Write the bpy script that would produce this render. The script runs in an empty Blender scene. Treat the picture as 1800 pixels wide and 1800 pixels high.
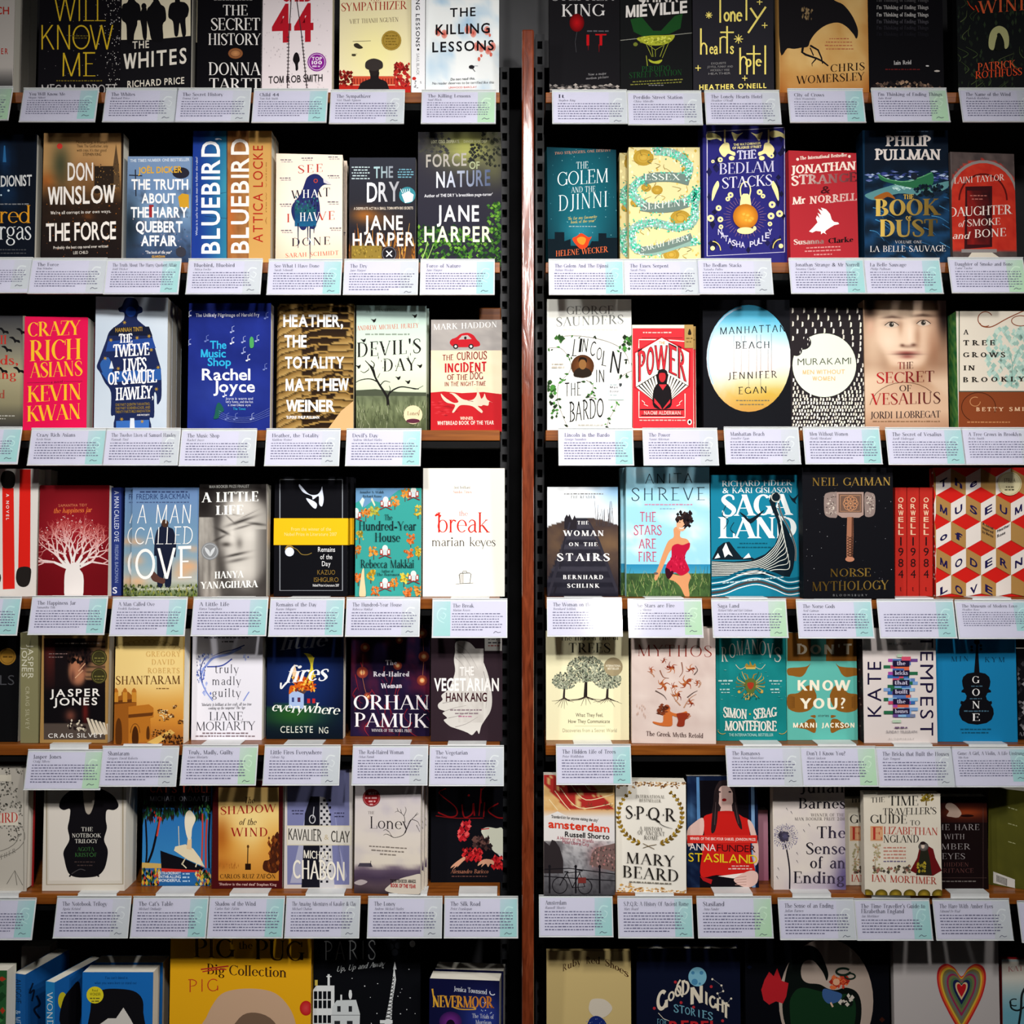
import bpy, math, random
from mathutils import Matrix, Vector
from mathutils.geometry import tessellate_polygon
SC = bpy.context.scene
COL = SC.collection
# ------------------------------------------------------------------ camera, world, lights, exposure
D, S, ZC = 2.05, 1.04e-3, 1.35        # camera distance to the book fronts, metres per photo pixel there, eye height
cam = bpy.data.cameras.new('camera'); camo = bpy.data.objects.new('camera', cam); COL.objects.link(camo)
camo.location = (0, -D, ZC); camo.rotation_euler = (math.pi/2, 0, 0)
cam.sensor_width = 36; cam.lens = 36*D/(1800*S); cam.clip_start = .05
SC.camera = camo
SC.view_settings.view_transform = 'Standard'; SC.view_settings.look = 'None'
SC.view_settings.gamma = 1; SC.view_settings.use_curve_mapping = False
SC.view_settings.exposure = -.52
wd = bpy.data.worlds.new('world'); SC.world = wd; wd.use_nodes = True
wd.node_tree.nodes['Background'].inputs[0].default_value = (.95, .97, 1, 1)
wd.node_tree.nodes['Background'].inputs[1].default_value = .03
def spot(x, y, z, tx, tz, power, size=.05, ang=62, blend=.9, col=(1, .972, .945)):
    l = bpy.data.lights.new('track_or_fill_spot', 'SPOT'); l.energy = power; l.shadow_soft_size = size
    l.spot_size = math.radians(ang); l.spot_blend = blend; l.color = col
    o = bpy.data.objects.new('track_or_fill_spot', l); COL.objects.link(o); o.location = (x, y, ZC+z)
    o.rotation_euler = (Vector((tx, 0, ZC+tz))-o.location).to_track_quat('-Z', 'Y').to_euler()
spot(.34, -1.62, .68, .20, -.06, 96, .05, 88, 1)
spot(-.34, -1.60, .86, -.28, -.22, 96, .06, 88, 1)
spot(.03, -1.60, 1.10, .03, .40, 40, .04, 60, 1)
spot(2.30, -1.75, .95, -.62, -.1, 150, .07, 46, 1)  # unseen fill spot, added to brighten the left bay's page edges
spot(-1.20, -1.5, .90, -.48, -.2, 66, .07, 110, 1)
spot(1.25, -1.5, .90, .40, -.05, 66, .07, 110, 1)
# ------------------------------------------------------------------ materials
def lin(c):
    c /= 255.
    return c/12.92 if c <= .04045 else ((c+.055)/1.055)**2.4
def rgb(c):
    if isinstance(c, str):
        if len(c) == 3: c = ''.join(k+k for k in c)
        c = (int(c[:2], 16), int(c[2:4], 16), int(c[4:6], 16))
    return tuple(min(.86, 1.02*lin(max(0, min(255, k)))**1.07) for k in c)+(1,)
def mat(name, col=None, rough=.5, metal=0, spec=.4, attr=False, coat=0):
    m = bpy.data.materials.new(name); m.use_nodes = True; p = m.node_tree.nodes['Principled BSDF']
    p.inputs['Roughness'].default_value = rough; p.inputs['Metallic'].default_value = metal
    p.inputs['Specular IOR Level'].default_value = spec; p.inputs['Coat Weight'].default_value = coat
    if attr:
        a = m.node_tree.nodes.new('ShaderNodeVertexColor'); a.layer_name = 'Col'
        m.node_tree.links.new(a.outputs[0], p.inputs['Base Color'])
    elif col: p.inputs['Base Color'].default_value = rgb(col)
    return m
def noisy(m, c1, c2, scale, detail=4, stretch=(1, 1, 1), bump=0, dist=0):
    nt = m.node_tree; p = nt.nodes['Principled BSDF']
    tc = nt.nodes.new('ShaderNodeTexCoord'); mp = nt.nodes.new('ShaderNodeMapping'); n = nt.nodes.new('ShaderNodeTexNoise')
    r = nt.nodes.new('ShaderNodeValToRGB'); mp.inputs['Scale'].default_value = stretch
    n.inputs['Scale'].default_value = scale; n.inputs['Detail'].default_value = detail; n.inputs['Distortion'].default_value = dist
    r.color_ramp.elements[0].color = rgb(c1); r.color_ramp.elements[1].color = rgb(c2)
    r.color_ramp.elements[0].position = .3; r.color_ramp.elements[1].position = .7
    nt.links.new(tc.outputs['Object'], mp.inputs[0]); nt.links.new(mp.outputs[0], n.inputs['Vector'])
    nt.links.new(n.outputs[0], r.inputs[0]); nt.links.new(r.outputs[0], p.inputs['Base Color'])
    if bump:
        b = nt.nodes.new('ShaderNodeBump'); b.inputs['Strength'].default_value = bump; b.inputs['Distance'].default_value = .002
        nt.links.new(n.outputs[0], b.inputs['Height']); nt.links.new(b.outputs[0], p.inputs['Normal'])
    return m
M_PRINT = mat('printed_cover', rough=.5, spec=.025, attr=True)
M_FOIL = mat('foil_print', rough=.28, metal=.75, attr=True)
M_CARD = mat('printed_card', rough=.6, spec=.3, attr=True)
M_PAGE = noisy(mat('page_edges', rough=.9, spec=.1), 'e0d6c4', 'f4eee2', 60, 3, (1, 30, .15))
M_WOOD = noisy(mat('shelf_wood', rough=.34, spec=.22), '6a3812', '945720', 9, 6, (.6, 14, 14), .05, .6)
M_DIV = noisy(mat('divider_wood', rough=.17, spec=1.0), '5c2612', '8a4326', 22, 8, (5, 5, .7), .3, 1.2)
M_BLACK = noisy(mat('black_metal', rough=.6, spec=.1), '060607', '0a0a0b', 30)
M_UPR = noisy(mat('upright_steel', rough=.5, spec=.4), '26272a', '303135', 40)
M_WALL = noisy(mat('wall_paint', rough=.9, spec=.1), '2a2a2c', '343436', 12)
M_PIER = noisy(mat('grey_paint', rough=.9, spec=.1), '5e5e60', '68686a', 9)
M_FLOOR = noisy(mat('floor_carpet', rough=.95, spec=.05), '1c1a19', '2a2725', 60)
M_TONG = noisy(mat('holder_plastic', rough=.4, spec=.5), 'c9cbcb', 'd8d9d8', 20)
M_SLEEVE = bpy.data.materials.new('clear_sleeve'); M_SLEEVE.use_nodes = True
nt = M_SLEEVE.node_tree; nt.nodes.clear()
_o = nt.nodes.new('ShaderNodeOutputMaterial'); _m = nt.nodes.new('ShaderNodeMixShader'); _t = nt.nodes.new('ShaderNodeBsdfTransparent')
_g = nt.nodes.new('ShaderNodeBsdfGlossy'); _f = nt.nodes.new('ShaderNodeFresnel'); _g.inputs['Roughness'].default_value = .07
_t.inputs[0].default_value = (.97, .98, .98, 1); _f.inputs[0].default_value = 1.45
_q = nt.nodes.new('ShaderNodeMath'); _q.operation = 'MULTIPLY'; _q.inputs[1].default_value = .6
nt.links.new(_f.outputs[0], _q.inputs[0]); nt.links.new(_q.outputs[0], _m.inputs[0]); nt.links.new(_t.outputs[0], _m.inputs[1]); nt.links.new(_g.outputs[0], _m.inputs[2])
nt.links.new(_m.outputs[0], _o.inputs[0])
# ------------------------------------------------------------------ object helpers
class MB:
    """collects boxes and coloured polygons for ONE mesh"""
    def __init__(s): s.v = []; s.f = []; s.c = []; s.m = []
    def poly(s, pts, col, faces=None, mi=0):
        b = len(s.v); s.v += pts
        s.c += col if isinstance(col, list) else [col]*len(pts)
        for f in (faces or [tuple(range(len(pts)))]): s.f.append(tuple(b+i for i in f)); s.m.append(mi)
    def box(s, x0, x1, y0, y1, z0, z1, col=(1, 1, 1, 1), mi=0):
        p = [(x, y, z) for x in (x0, x1) for y in (y0, y1) for z in (z0, z1)]
        s.poly(p, col, [(0, 1, 3, 2), (4, 6, 7, 5), (0, 4, 5, 1), (2, 3, 7, 6), (0, 2, 6, 4), (1, 5, 7, 3)], mi)
    def build(s, name, mats, parent=None, bevel=0):
        me = bpy.data.meshes.new(name); me.from_pydata(s.v, [], s.f)
        for m in (mats if isinstance(mats, list) else [mats]): me.materials.append(m)
        a = me.color_attributes.new('Col', 'FLOAT_COLOR', 'POINT')
        a.data.foreach_set('color', [k for c in s.c for k in c])
        me.polygons.foreach_set('material_index', s.m)
        me.update()
        o = bpy.data.objects.new(name, me); COL.objects.link(o); o.parent = parent
        if bevel:
            b = o.modifiers.new('bevel', 'BEVEL'); b.width = bevel; b.segments = 2; b.limit_method = 'ANGLE'
        return o
def empty(name, loc, rot=(0, 0, 0)):
    o = bpy.data.objects.new(name, None); COL.objects.link(o); o.location = loc; o.rotation_euler = rot
    o.empty_display_size = .02
    return o
def tag(o, label=None, cat=None, group=None, kind=None):
    if label: o['label'] = label
    if cat: o['category'] = cat
    if group: o['group'] = group
    if kind: o['kind'] = kind
    return o
def at(px, py, Y=0.):
    k = (D+Y)/D
    return Vector(((px-900)*S*k, Y, ZC+(900-py)*S*k))
# ------------------------------------------------------------------ lettering: own roman letters drawn from strokes, and the built-in sans
GL = {}
for _l in """A76:t 8 0 38 100 b;T 68 0 38 100 b;t 20 34 56 34
B68:T 16 0 16 100;t 4 100 36 100;t 4 0 36 0;t 16 52 36 52;A 34 76 24 24 -90 90;A 34 26 30 26 -90 90
C72:A 42 50 38 50 45 315;t 70 72 70 96
D80:T 16 0 16 100;t 4 100 36 100;t 4 0 36 0;A 36 50 38 50 -90 90
E62:T 16 0 16 100;t 4 100 54 100;t 4 0 56 0;t 16 52 44 52;t 54 80 54 100;t 56 0 56 22;t 44 42 44 62
F58:T 16 0 16 100 b;t 4 100 52 100;t 16 50 42 50;t 52 80 52 100;t 42 40 42 60
G80:A 42 50 38 50 45 330;t 70 72 70 96;T 70 6 70 44 e
H82:T 18 0 18 100 be;T 64 0 64 100 be;t 18 52 64 52
I36:T 18 0 18 100 be
J46:T 30 10 30 100 e;P 30 16 100 24 -4 70 8 -6 60
K78:T 18 0 18 100 be;t 20 44 62 100 e;T 34 58 68 0 e
L60:T 18 0 18 100 be;t 6 0 56 0;t 56 0 56 24
M98:t 14 0 16 100 b;T 16 100 48 0;t 48 0 80 100;T 82 0 80 100 be
N84:t 16 0 16 100 be;T 16 100 66 0;t 66 0 66 100 e
O84:A 42 50 38 50 0 360
P64:T 18 0 18 100 be;t 6 100 36 100;t 18 46 36 46;A 34 73 27 27 -90 90
Q84:A 42 50 38 50 0 360;T 44 14 78 -18
R76:T 18 0 18 100 be;t 6 100 36 100;t 18 48 36 48;A 34 74 26 26 -90 90;T 36 48 68 0 e
S58:P 50 76 30 46 92 40 30 99 35 13 90 60 11 74 95 28 54 115 46 36 110 51 22 80 42 5 50 28 0 35 12 6 40 7 26 30
T70:T 35 0 35 100 b;t 6 100 64 100;t 6 78 6 100;t 64 78 64 100
U80:T 16 30 16 100 e;t 64 30 64 100 e;P 16 34 100 22 8 80 40 1 50 58 8 45 64 34 36
V76:T 8 100 38 0 b;t 38 0 68 100 e
W108:T 6 100 30 0 b;t 30 0 54 100;T 54 100 78 0;t 78 0 102 100 e
X74:T 10 100 64 0 be;t 10 0 64 100 be
Y72:T 8 100 36 46 b;t 36 46 64 100 e;T 36 0 36 48 b
Z66:t 8 100 56 100;T 56 100 10 0;t 8 0 58 0;t 8 80 8 100;t 58 0 58 22
a54:P 12 52 45 22 64 45 34 62 55 41 50 95 41 10 100 50 1 50;P 41 40 40 22 36 50 10 18 95 20 1 60 34 8 40 41 16 30
b60:T 14 0 14 104 e;A 32 33 25 33 0 360
c50:A 29 33 25 33 45 320
d60:A 26 33 24 33 0 360;T 46 0 46 104 be
e54:A 28 33 25 33 0 318;t 6 36 52 36
f38:T 16 0 16 84 b;P 16 82 100 22 100 60 38 96 60;t 4 66 34 66
g56:A 27 42 22 24 0 360;A 27 -12 25 19 0 360;P 15 24 40 11 14 50 26 5 50;t 42 62 54 67
h62:T 14 0 14 104 be;P 14 44 35 30 65 60 46 46 100;T 46 0 46 50 b
i30:T 14 0 14 66 be;O 14 90 9
j30:T 16 -14 16 66 e;P 16 -8 100 10 -28 60 0 -26 50;O 16 90 9
k60:T 14 0 14 104 be;t 14 28 46 66 e;T 26 38 54 0 e
l30:T 14 0 14 104 be
m94:T 14 0 14 66 be;P 14 44 35 30 65 60 46 46 100;T 46 0 46 50 b;P 46 44 35 62 65 60 78 46 100;T 78 0 78 50 b
n62:T 14 0 14 66 be;P 14 44 35 30 65 60 46 46 100;T 46 0 46 50 b
o56:A 28 33 25 33 0 360
p60:T 14 -32 14 66 be;A 32 33 25 33 0 360
q60:A 26 33 24 33 0 360;T 46 -32 46 66 b
r44:T 14 0 14 66 be;P 14 42 35 26 63 60 40 58 95
s44:P 36 50 30 32 62 45 20 66 40 9 58 75 12 46 100 26 32 115 36 18 100 30 3 50 18 0 40 8 6 45 6 18 30
t38:T 16 10 16 88;P 16 14 100 22 1 60 36 6 40;t 4 66 34 66
u62:T 14 14 14 66 e;P 14 20 100 26 1 60 46 20 35;T 46 0 46 66 be
v56:T 6 66 28 0 b;t 28 0 50 66 e
w82:T 4 66 22 0 b;t 22 0 40 66;T 40 66 58 0;t 58 0 76 66 e
x54:T 8 66 46 0 be;t 8 0 46 66 be
y56:T 6 66 28 0 b;t 50 66 20 -32 b
z50:t 6 66 42 66;T 42 66 8 0;t 6 0 44 0""".split('\n'):
    _h, _b = _l.split(':'); GL[_h[0]] = (int(_h[1:])/100, [q.split() for q in _b.split(';')])
FONTS = {'GX': (.18, .17, 0), 'R': (.13, .045, 1), 'RB': (.2, .07, 1.2), 'RL': (.085, .035, .8), 'SL': (.19, .13, 1.5), 'G': (.10, .10, 0), 'GT': (.06, .06, 0),
         'GM': (.14, .13, 0), 'GB': (.2, .18, 0), 'RH': (.15, .03, 1)}
GC = {}
def cat_rom(pts, n=6):
    out = []
    for i in range(len(pts)-1):
        p0, p1, p2, p3 = pts[max(0, i-1)], pts[i], pts[i+1], pts[min(len(pts)-1, i+2)]
        for k in range(n):
            u = k/n
            out.append(tuple(.5*((2*b)+(c-a)*u+(2*a-5*b+4*c-d)*u*u+(3*b-a-3*c+d)*u**3) for a, b, c, d in zip(p0, p1, p2, p3)))
    out.append(pts[-1])
    return out
def band(pts):   # pts: (x, y, half width) -> verts, quads
    v = []; f = []
    for i, (x, y, w) in enumerate(pts):
        a, b = pts[max(0, i-1)], pts[min(len(pts)-1, i+1)]
        dx, dy = b[0]-a[0], b[1]-a[1]; l = math.hypot(dx, dy) or 1
        v += [(x-dy/l*w, y+dx/l*w), (x+dy/l*w, y-dx/l*w)]
        if i: f.append((2*i-2, 2*i-1, 2*i+1, 2*i))
    return v, f
def roman(ch, font):
    T, t, sf = FONTS[font]; adv, ops = GL[ch]; out = []
    Q = [(0, 1, 2, 3)]
    for o in ops:
        k = o[0]; n = [float(q)/100 for q in o[1:] if q[0] in '-0123456789']; fl = o[-1] if o[-1][0] in 'be' else ''
        if k in 'Tt':
            x0, y0, x1, y1 = n; w = (T if k == 'T' else t)/2
            if y0 == y1: out.append(([(x0, y0-w if y0 > .9 else y0), (x1, y0-w if y0 > .9 else y0), (x1, y0+w), (x0, y0+w)], Q))
            else:
                if abs(x1-x0) > .02: w *= math.hypot(x1-x0, y1-y0)/abs(y1-y0)
                if not sf and x0 == x1 and k == 't' and abs(y1-y0) < .3: continue
                out.append(([(x0-w, y0), (x0+w, y0), (x1+w, y1), (x1-w, y1)], Q))
                if sf:
                    for c, x, y, s in (('b', x0, y0, 1 if y1 > y0 else -1), ('e', x1, y1, 1 if y0 > y1 else -1)):
                        if c in fl:
                            L = w+.075*sf; h = t*s
                            out.append(([(x-L, y), (x+L, y), (x+w, y+h*1.2), (x-w, y+h*1.2)], Q))
        elif k == 'A':
            cx, cy, rx, ry = n[:4]; a0, a1 = n[4]*100, n[5]*100; N = max(6, int(abs(a1-a0)/14)); v = []; f = []
            for i in range(N+1):
                a = math.radians(a0+(a1-a0)*i/N); c, s = math.cos(a), math.sin(a)
                v += [(cx+rx*c, cy+ry*s), (cx+max(.02, rx-T)*c, cy+max(.02, ry-t)*s)]
                if i: f.append((2*i-2, 2*i-1, 2*i+1, 2*i))
            out.append((v, f))
        elif k == 'P':
            p = [(n[i], n[i+1], (t+(T-t)*max(0, n[i+2]-.3)/.7)/2) for i in range(0, len(n), 3)]
            out.append(band(cat_rom(p)))
        elif k == 'O':
            r = max(n[2], T*.62); v = [(n[0]+r*math.cos(q*.6283), n[1]+r*math.sin(q*.6283)) for q in range(10)]
            out.append((v, [tuple(range(10))]))
    return adv, out
_cap = {}
def sans(ch, off):
    c = bpy.data.curves.new('glyph', 'FONT'); c.body = ch; c.offset = off; c.dimensions = '2D'; c.fill_mode = 'FRONT'; c.resolution_u = 3
    o = bpy.data.objects.new('glyph', c); me = o.to_mesh()
    v = [(p.co.x, p.co.y) for p in me.vertices]; f = [tuple(p.vertices) for p in me.polygons]
    o.to_mesh_clear(); bpy.data.objects.remove(o); bpy.data.curves.remove(c)
    return v, f
def glyph(ch, font, wt):
    k = (ch, font, wt)
    if k not in GC:
        if font == 'S' and ch in 'MW' and wt > .01: GC[k] = roman(ch, 'GX')
        elif font == 'S' or ch not in GL:
            if wt not in _cap: _cap[wt] = max(p[1] for p in sans('H', wt)[0])
            h = _cap[wt]
            v, f = sans(ch, wt*.5 if ch in 'MWmw' else wt)
            if not v: GC[k] = (.42, []); return GC[k]
            x0 = min(p[0] for p in v); x1 = max(p[0] for p in v)
            GC[k] = ((x1-x0)/h+.13, [([((p[0]-x0)/h+.065, p[1]/h) for p in v], f)])
        else: GC[k] = roman(ch, font)
    return GC[k]
WT = {'S': 0, 'SB': .016, 'SH': .028, 'ST': -.008}
# ------------------------------------------------------------------ printing on a plane of a real cover, spine or card
RND = random.Random(7)
class Canvas:
    def __init__(s, mb, M, o, ux, uy, W, H):
        s.mb, s.W, s.H = mb, W, H; s.o, s.ux, s.uy = Vector(o), Vector(ux), Vector(uy); s.n = s.ux.cross(s.uy)
        Mi = M.inverted(); s.c = Mi @ Vector((0, -D, ZC)); R = Mi.to_3x3()
        s.dx, s.dy, s.dz = R @ Vector((S, 0, 0)), R @ Vector((0, D, 0)), R @ Vector((0, 0, -S))
        s.k = (s.o-s.c).dot(s.n); s.z = 2e-5
    def uv(s, px, py):
        d = s.dx*(px-900)+s.dy+s.dz*(py-900)
        q = s.c+d*(s.k/d.dot(s.n))-s.o
        return min(s.W, max(0, q.dot(s.ux))), min(s.H, max(0, q.dot(s.uy)))
    def put(s, pts, col, faces, mi=0, dz=0):
        z = s.z+dz; out = []
        for p in pts:
            u, v = s.uv(*p); out.append(tuple(s.o+s.ux*u+s.uy*v+s.n*z))
        s.mb.poly(out, [rgb(c) for c in col] if isinstance(col, list) else rgb(col), faces, mi)
    def up(s): s.z += 3e-5
    def r(s, x0, y0, x1, y1, c, c2=None, hor=0, mi=0):
        c2 = c2 or c; s.up()
        s.put([(x0, y1), (x1, y1), (x1, y0), (x0, y0)], [c, c2, c2, c] if hor else [c2, c2, c, c], None, mi)
    def p(s, pts, c, mi=0):
        if isinstance(pts, str): pts = [tuple(float(k) for k in q.split(',')) for q in pts.split()]
        s.up(); f = tessellate_polygon([[Vector((x, -y, 0)) for x, y in pts]])
        ff = []
        for a, b, d in f:
            ar = (pts[b][0]-pts[a][0])*(pts[d][1]-pts[a][1])-(pts[d][0]-pts[a][0])*(pts[b][1]-pts[a][1])
            ff.append((a, b, d) if ar < 0 else (a, d, b))
        s.put(pts, c, ff, mi)
    def cur(s, pts, c, mi=0):    # smooth closed outline
        if isinstance(pts, str): pts = [tuple(float(k) for k in q.split(',')) for q in pts.split()]
        q = cat_rom([pts[-1]]+pts+[pts[0], pts[1]], 4)[4:-5]
        s.p(q, c, mi)
    def e(s, cx, cy, rx, ry, c, c2=None, n=20, mi=0):
        s.up(); q = [(cx+rx*math.cos(-6.28318*i/n), cy+ry*math.sin(-6.28318*i/n)) for i in range(n)]
        s.put([(cx, cy)]+q, [c2 or c]+[c]*n, [(0, i+1, (i+1) % n+1) for i in range(n)], mi)
    def ring(s, cx, cy, rx, ry, w, c, a0=0, a1=360, mi=0):
        n = max(8, int(abs(a1-a0)/12))
        s.l([(cx+rx*math.cos(math.radians(a0+(a1-a0)*i/n)), cy+ry*math.sin(math.radians(a0+(a1-a0)*i/n))) for i in range(n+1)], w, c, mi=mi)
    def l(s, pts, w, c, w2=None, sm=0, mi=0, up=1):
        if isinstance(pts, str): pts = [tuple(float(k) for k in q.split(',')) for q in pts.split()]
        if sm: pts = cat_rom(pts, 5)
        n = len(pts)-1; w2 = w if w2 is None else w2
        v, f = band([(x, y, (w+(w2-w)*i/n)/2) for i, (x, y) in enumerate(pts)])
        if up: s.up()
        s.put(v, c, f, mi, RND.random()*1e-5)
    def many(s, polys, mi=0):     # polys that do not matter in order: [(pts, col)]
        s.up()
        for i, (pts, c) in enumerate(polys): s.put(pts, c, None, mi, (i % 9)*3e-6)
    def dab(s, x0, y0, x1, y1, n, cols, a, b=None, mi=0, dens=None):   # scatter of small diamonds
        q = []
        for i in range(n):
            x, y = RND.uniform(x0, x1), RND.uniform(y0, y1)
            if dens and not dens(x, y): continue
            h = RND.uniform(.5, 1)*a; w = RND.uniform(.5, 1)*(b or a)
            q.append(([(x, y+h), (x+w, y), (x, y-h), (x-w, y)], RND.choice(cols)))
        s.many(q, mi)
    def g(s, x0, y0, x1, y1, nx, ny, fn):   # soft picture: a grid of colours
        s.up(); pts = []; col = []; f = []
        for j in range(ny+1):
            for i in range(nx+1):
                x, y = x0+(x1-x0)*i/nx, y0+(y1-y0)*j/ny
                pts.append((x, y)); col.append(fn(x, y))
        for j in range(ny):
            for i in range(nx): a = j*(nx+1)+i; f.append((a, a+nx+1, a+nx+2, a+1))
        s.put(pts, col, f)
    def t(s, txt, x0, x1, yb, h, c, f='S', tr=0, sh=0, bow=0, rot=0, c2=None, mi=0, wob=0):
        wt = WT.get(f, 0); fo = 'S' if f in WT else f
        yl, yr = yb if isinstance(yb, tuple) else (yb, yb)
        if txt == 'I' and not rot: m = (x0+x1)/2; q = h*(.09 if fo == 'S' or 'G' in fo else .17); x0, x1 = m-q, m+q
        X = 0; it = []
        for ch in txt:
            a, ps = glyph(ch, fo, wt)
            it.append((X, ps)); X += a+tr
        xs = [X0+p[0] for X0, ps in it for v, _ in ps for p in v]
        if not xs: return
        lo, w = min(xs), max(xs)-min(xs) or 1
        s.up(); ca = rgb(c)
        for gi, (X0, ps) in enumerate(it):
            wy = RND.uniform(-wob, wob)
            for k, (v, fc) in enumerate(ps):
                q = []; cc = []
                for gx, gy in v:
                    u = (X0+gx-lo)/w; b = yl+(yr-yl)*u-bow*(1-(2*u-1)**2)+wy
                    if rot == 0: q.append((x0+(x1-x0)*u+sh*gy*h, b-gy*h))
                    elif rot > 0: q.append((b-gy*h, x0+(x1-x0)*u))
                    else: q.append((b+gy*h, x0+(x1-x0)*u))
                    if c2: cc.append(mix(c, c2, u))
                s.put(q, cc if c2 else c, fc, mi, min(k, 6)*4e-6)
    def w(s, x0, x1, y, h, c, d=None, ctr=0, slope=0):    # one line of print too small to read
        q = []; x = x0
        if ctr: m = (x0+x1)/2; hw = (x1-x0)/2*RND.uniform(.75, 1); x, x1 = m-hw, m+hw; x0 = x
        while x < x1-2:
            e = min(x1, x+RND.uniform(2.2, 6.5)*max(.6, h/2)); yy = y+slope*(x-x0); y2 = y+slope*(e-x0)
            k = h*RND.uniform(.75, 1)
            q.append(([(x, yy), (e, y2), (e, y2-k), (x, yy-k)], c)); x = e+max(h*.62, 1.5)
        s.many(q)
def unhex(c):
    if not isinstance(c, str): return c
    if len(c) == 3: c = ''.join(k+k for k in c)
    return (int(c[:2], 16), int(c[2:4], 16), int(c[4:6], 16))
def mix(a, b, u):
    u = max(0, min(1, u)); a, b = unhex(a), unhex(b)
    return tuple(p+(q-p)*u for p, q in zip(a, b))
def ramp(stops, u):
    for (a, ca), (b, cb) in zip(stops, stops[1:]):
        if u <= b: return mix(ca, cb, (u-a)/(b-a))
    return unhex(stops[-1][1])
def EX(v): return math.exp(min(50, v))
def gs(x, y, cx, cy, rx, ry): return math.exp(-((x-cx)/rx)**2-((y-cy)/ry)**2)
def _h(i, j): 
    n = (i*374761393+j*668265263) & 0xffffffff; n = ((n ^ (n >> 13))*1274126177) & 0xffffffff
    return ((n ^ (n >> 16)) & 0xffff)/65535
def vn(x, y):
    i, j = math.floor(x), math.floor(y); u, v = x-i, y-j; u, v = u*u*(3-2*u), v*v*(3-2*v)
    return (_h(i, j)*(1-u)+_h(i+1, j)*u)*(1-v)+(_h(i, j+1)*(1-u)+_h(i+1, j+1)*u)*v
def fbm(x, y): return .55*vn(x, y)+.3*vn(2.1*x+9, 2.1*y)+.15*vn(4.3*x, 4.3*y+5)
# ------------------------------------------------------------------ shelves: apparent y of each front edge in the photograph
F = .042                                   # how far the shelf edge stands out before the book fronts
EDGE = {1: 162, 2: 461, 3: 756, 4: 1052, 5: 1309, 6: 1571, 7: 1926}
ZS = {k: at(900, v, -F).z for k, v in EDGE.items()}
XL = (at(-330, 0).x, at(879, 0).x); XR = (at(958, 0).x, at(2140, 0).x)
ROWN = {1: 'top', 2: 'second', 3: 'third', 4: 'fourth', 5: 'fifth', 6: 'sixth', 7: 'lowest'}
BAYN = {0: 'left', 1: 'right'}
def bay(px): return BAYN[0 if px < 925 else 1]
def gname(kind, row, px): return '%s on the %s shelf of the %s bay' % (kind, ROWN[row], bay(px))
PITCH = {}
# ------------------------------------------------------------------ the setting and the bookcase
mb = MB(); mb.box(-3, 3, .285, .335, 0, 3.0); tag(mb.build('wall_back', M_WALL), kind='structure')
mb = MB(); mb.box(at(876, 0, .12).x, at(966, 0, .12).x, .12, .284, at(0, 119, .12).z, 3.0); tag(mb.build('wall_middle', M_PIER), kind='structure')
mb = MB(); mb.box(-3, 3, -3.2, .285, -.04, 0); tag(mb.build('floor', M_FLOOR), kind='structure')
for row in range(1, 8):
    for k, (xa, xb) in enumerate((XL, XR)):
        r = empty('shelf', ((xa+xb)/2, -F, ZS[row]))
        tag(r, 'brown timber shelf board, %s from the top, in the %s bay' % (['first', 'second', 'third', 'fourth', 'fifth', 'sixth', 'seventh'][row-1], BAYN[k]), 'shelf', 'timber shelves of the bookcase')
        h = (xb-xa)/2
        mb = MB(); mb.box(-h, h, 0, .30, -.019, 0); mb.build('board', M_WOOD, r, .0012)
        mb = MB(); mb.box(-h, h, .004, .30, -.031, -.0192); mb.build('dark_underside', M_BLACK, r)  # black sheet added so the shaded underside of the board stays dark
def upright(x, ztop, label):
    r = empty('slotted_upright', (x, .09, 0)); tag(r, label, 'upright', 'slotted shelf uprights')
    mb = MB(); w = .0085; g = .0048; z = 0
    mb.box(-w, -g, 0, .03, 0, ztop); mb.box(g, w, 0, .03, 0, ztop); mb.box(-w, w, .03, .18, 0, ztop)
    while z < ztop: mb.box(-g, g, 0, .03, z, min(ztop, z+.0145)); z += .0292
    mb.build('slotted_face', M_UPR, r)
upright(at(887, 0, .09).x, at(0, 118, .09).z, 'black slotted steel upright beside the ends of the left bay shelves')
upright(at(949, 0, .09).x, at(0, 60, .09).z, 'black slotted steel upright beside the ends of the right bay shelves')
r = empty('divider_panel', (at(928, 0, -.06).x, -.06, 0))
tag(r, 'tall glossy red-brown timber divider standing between the two bays', 'divider')
mb = MB(); zt = at(0, 51, -.06).z; mb.box(-.0107, .0107, 0, .034, 0, zt); mb.build('timber_edge', M_DIV, r, .003)
mb = MB(); mb.box(-.009, .009, .034, .34, 0, zt-.004); mb.build('black_side_panel', M_BLACK, r)
r = empty('plinth', (0, .0, 0)); tag(r, 'black plinth under both bays of the bookcase', 'plinth')
mb = MB(); mb.box(XL[0], XL[1]-.004, -.03, .28, 0, .09); mb.box(XR[0]+.004, XR[1], -.03, .28, 0, .09); mb.build('kick_board', M_BLACK, r)
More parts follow.
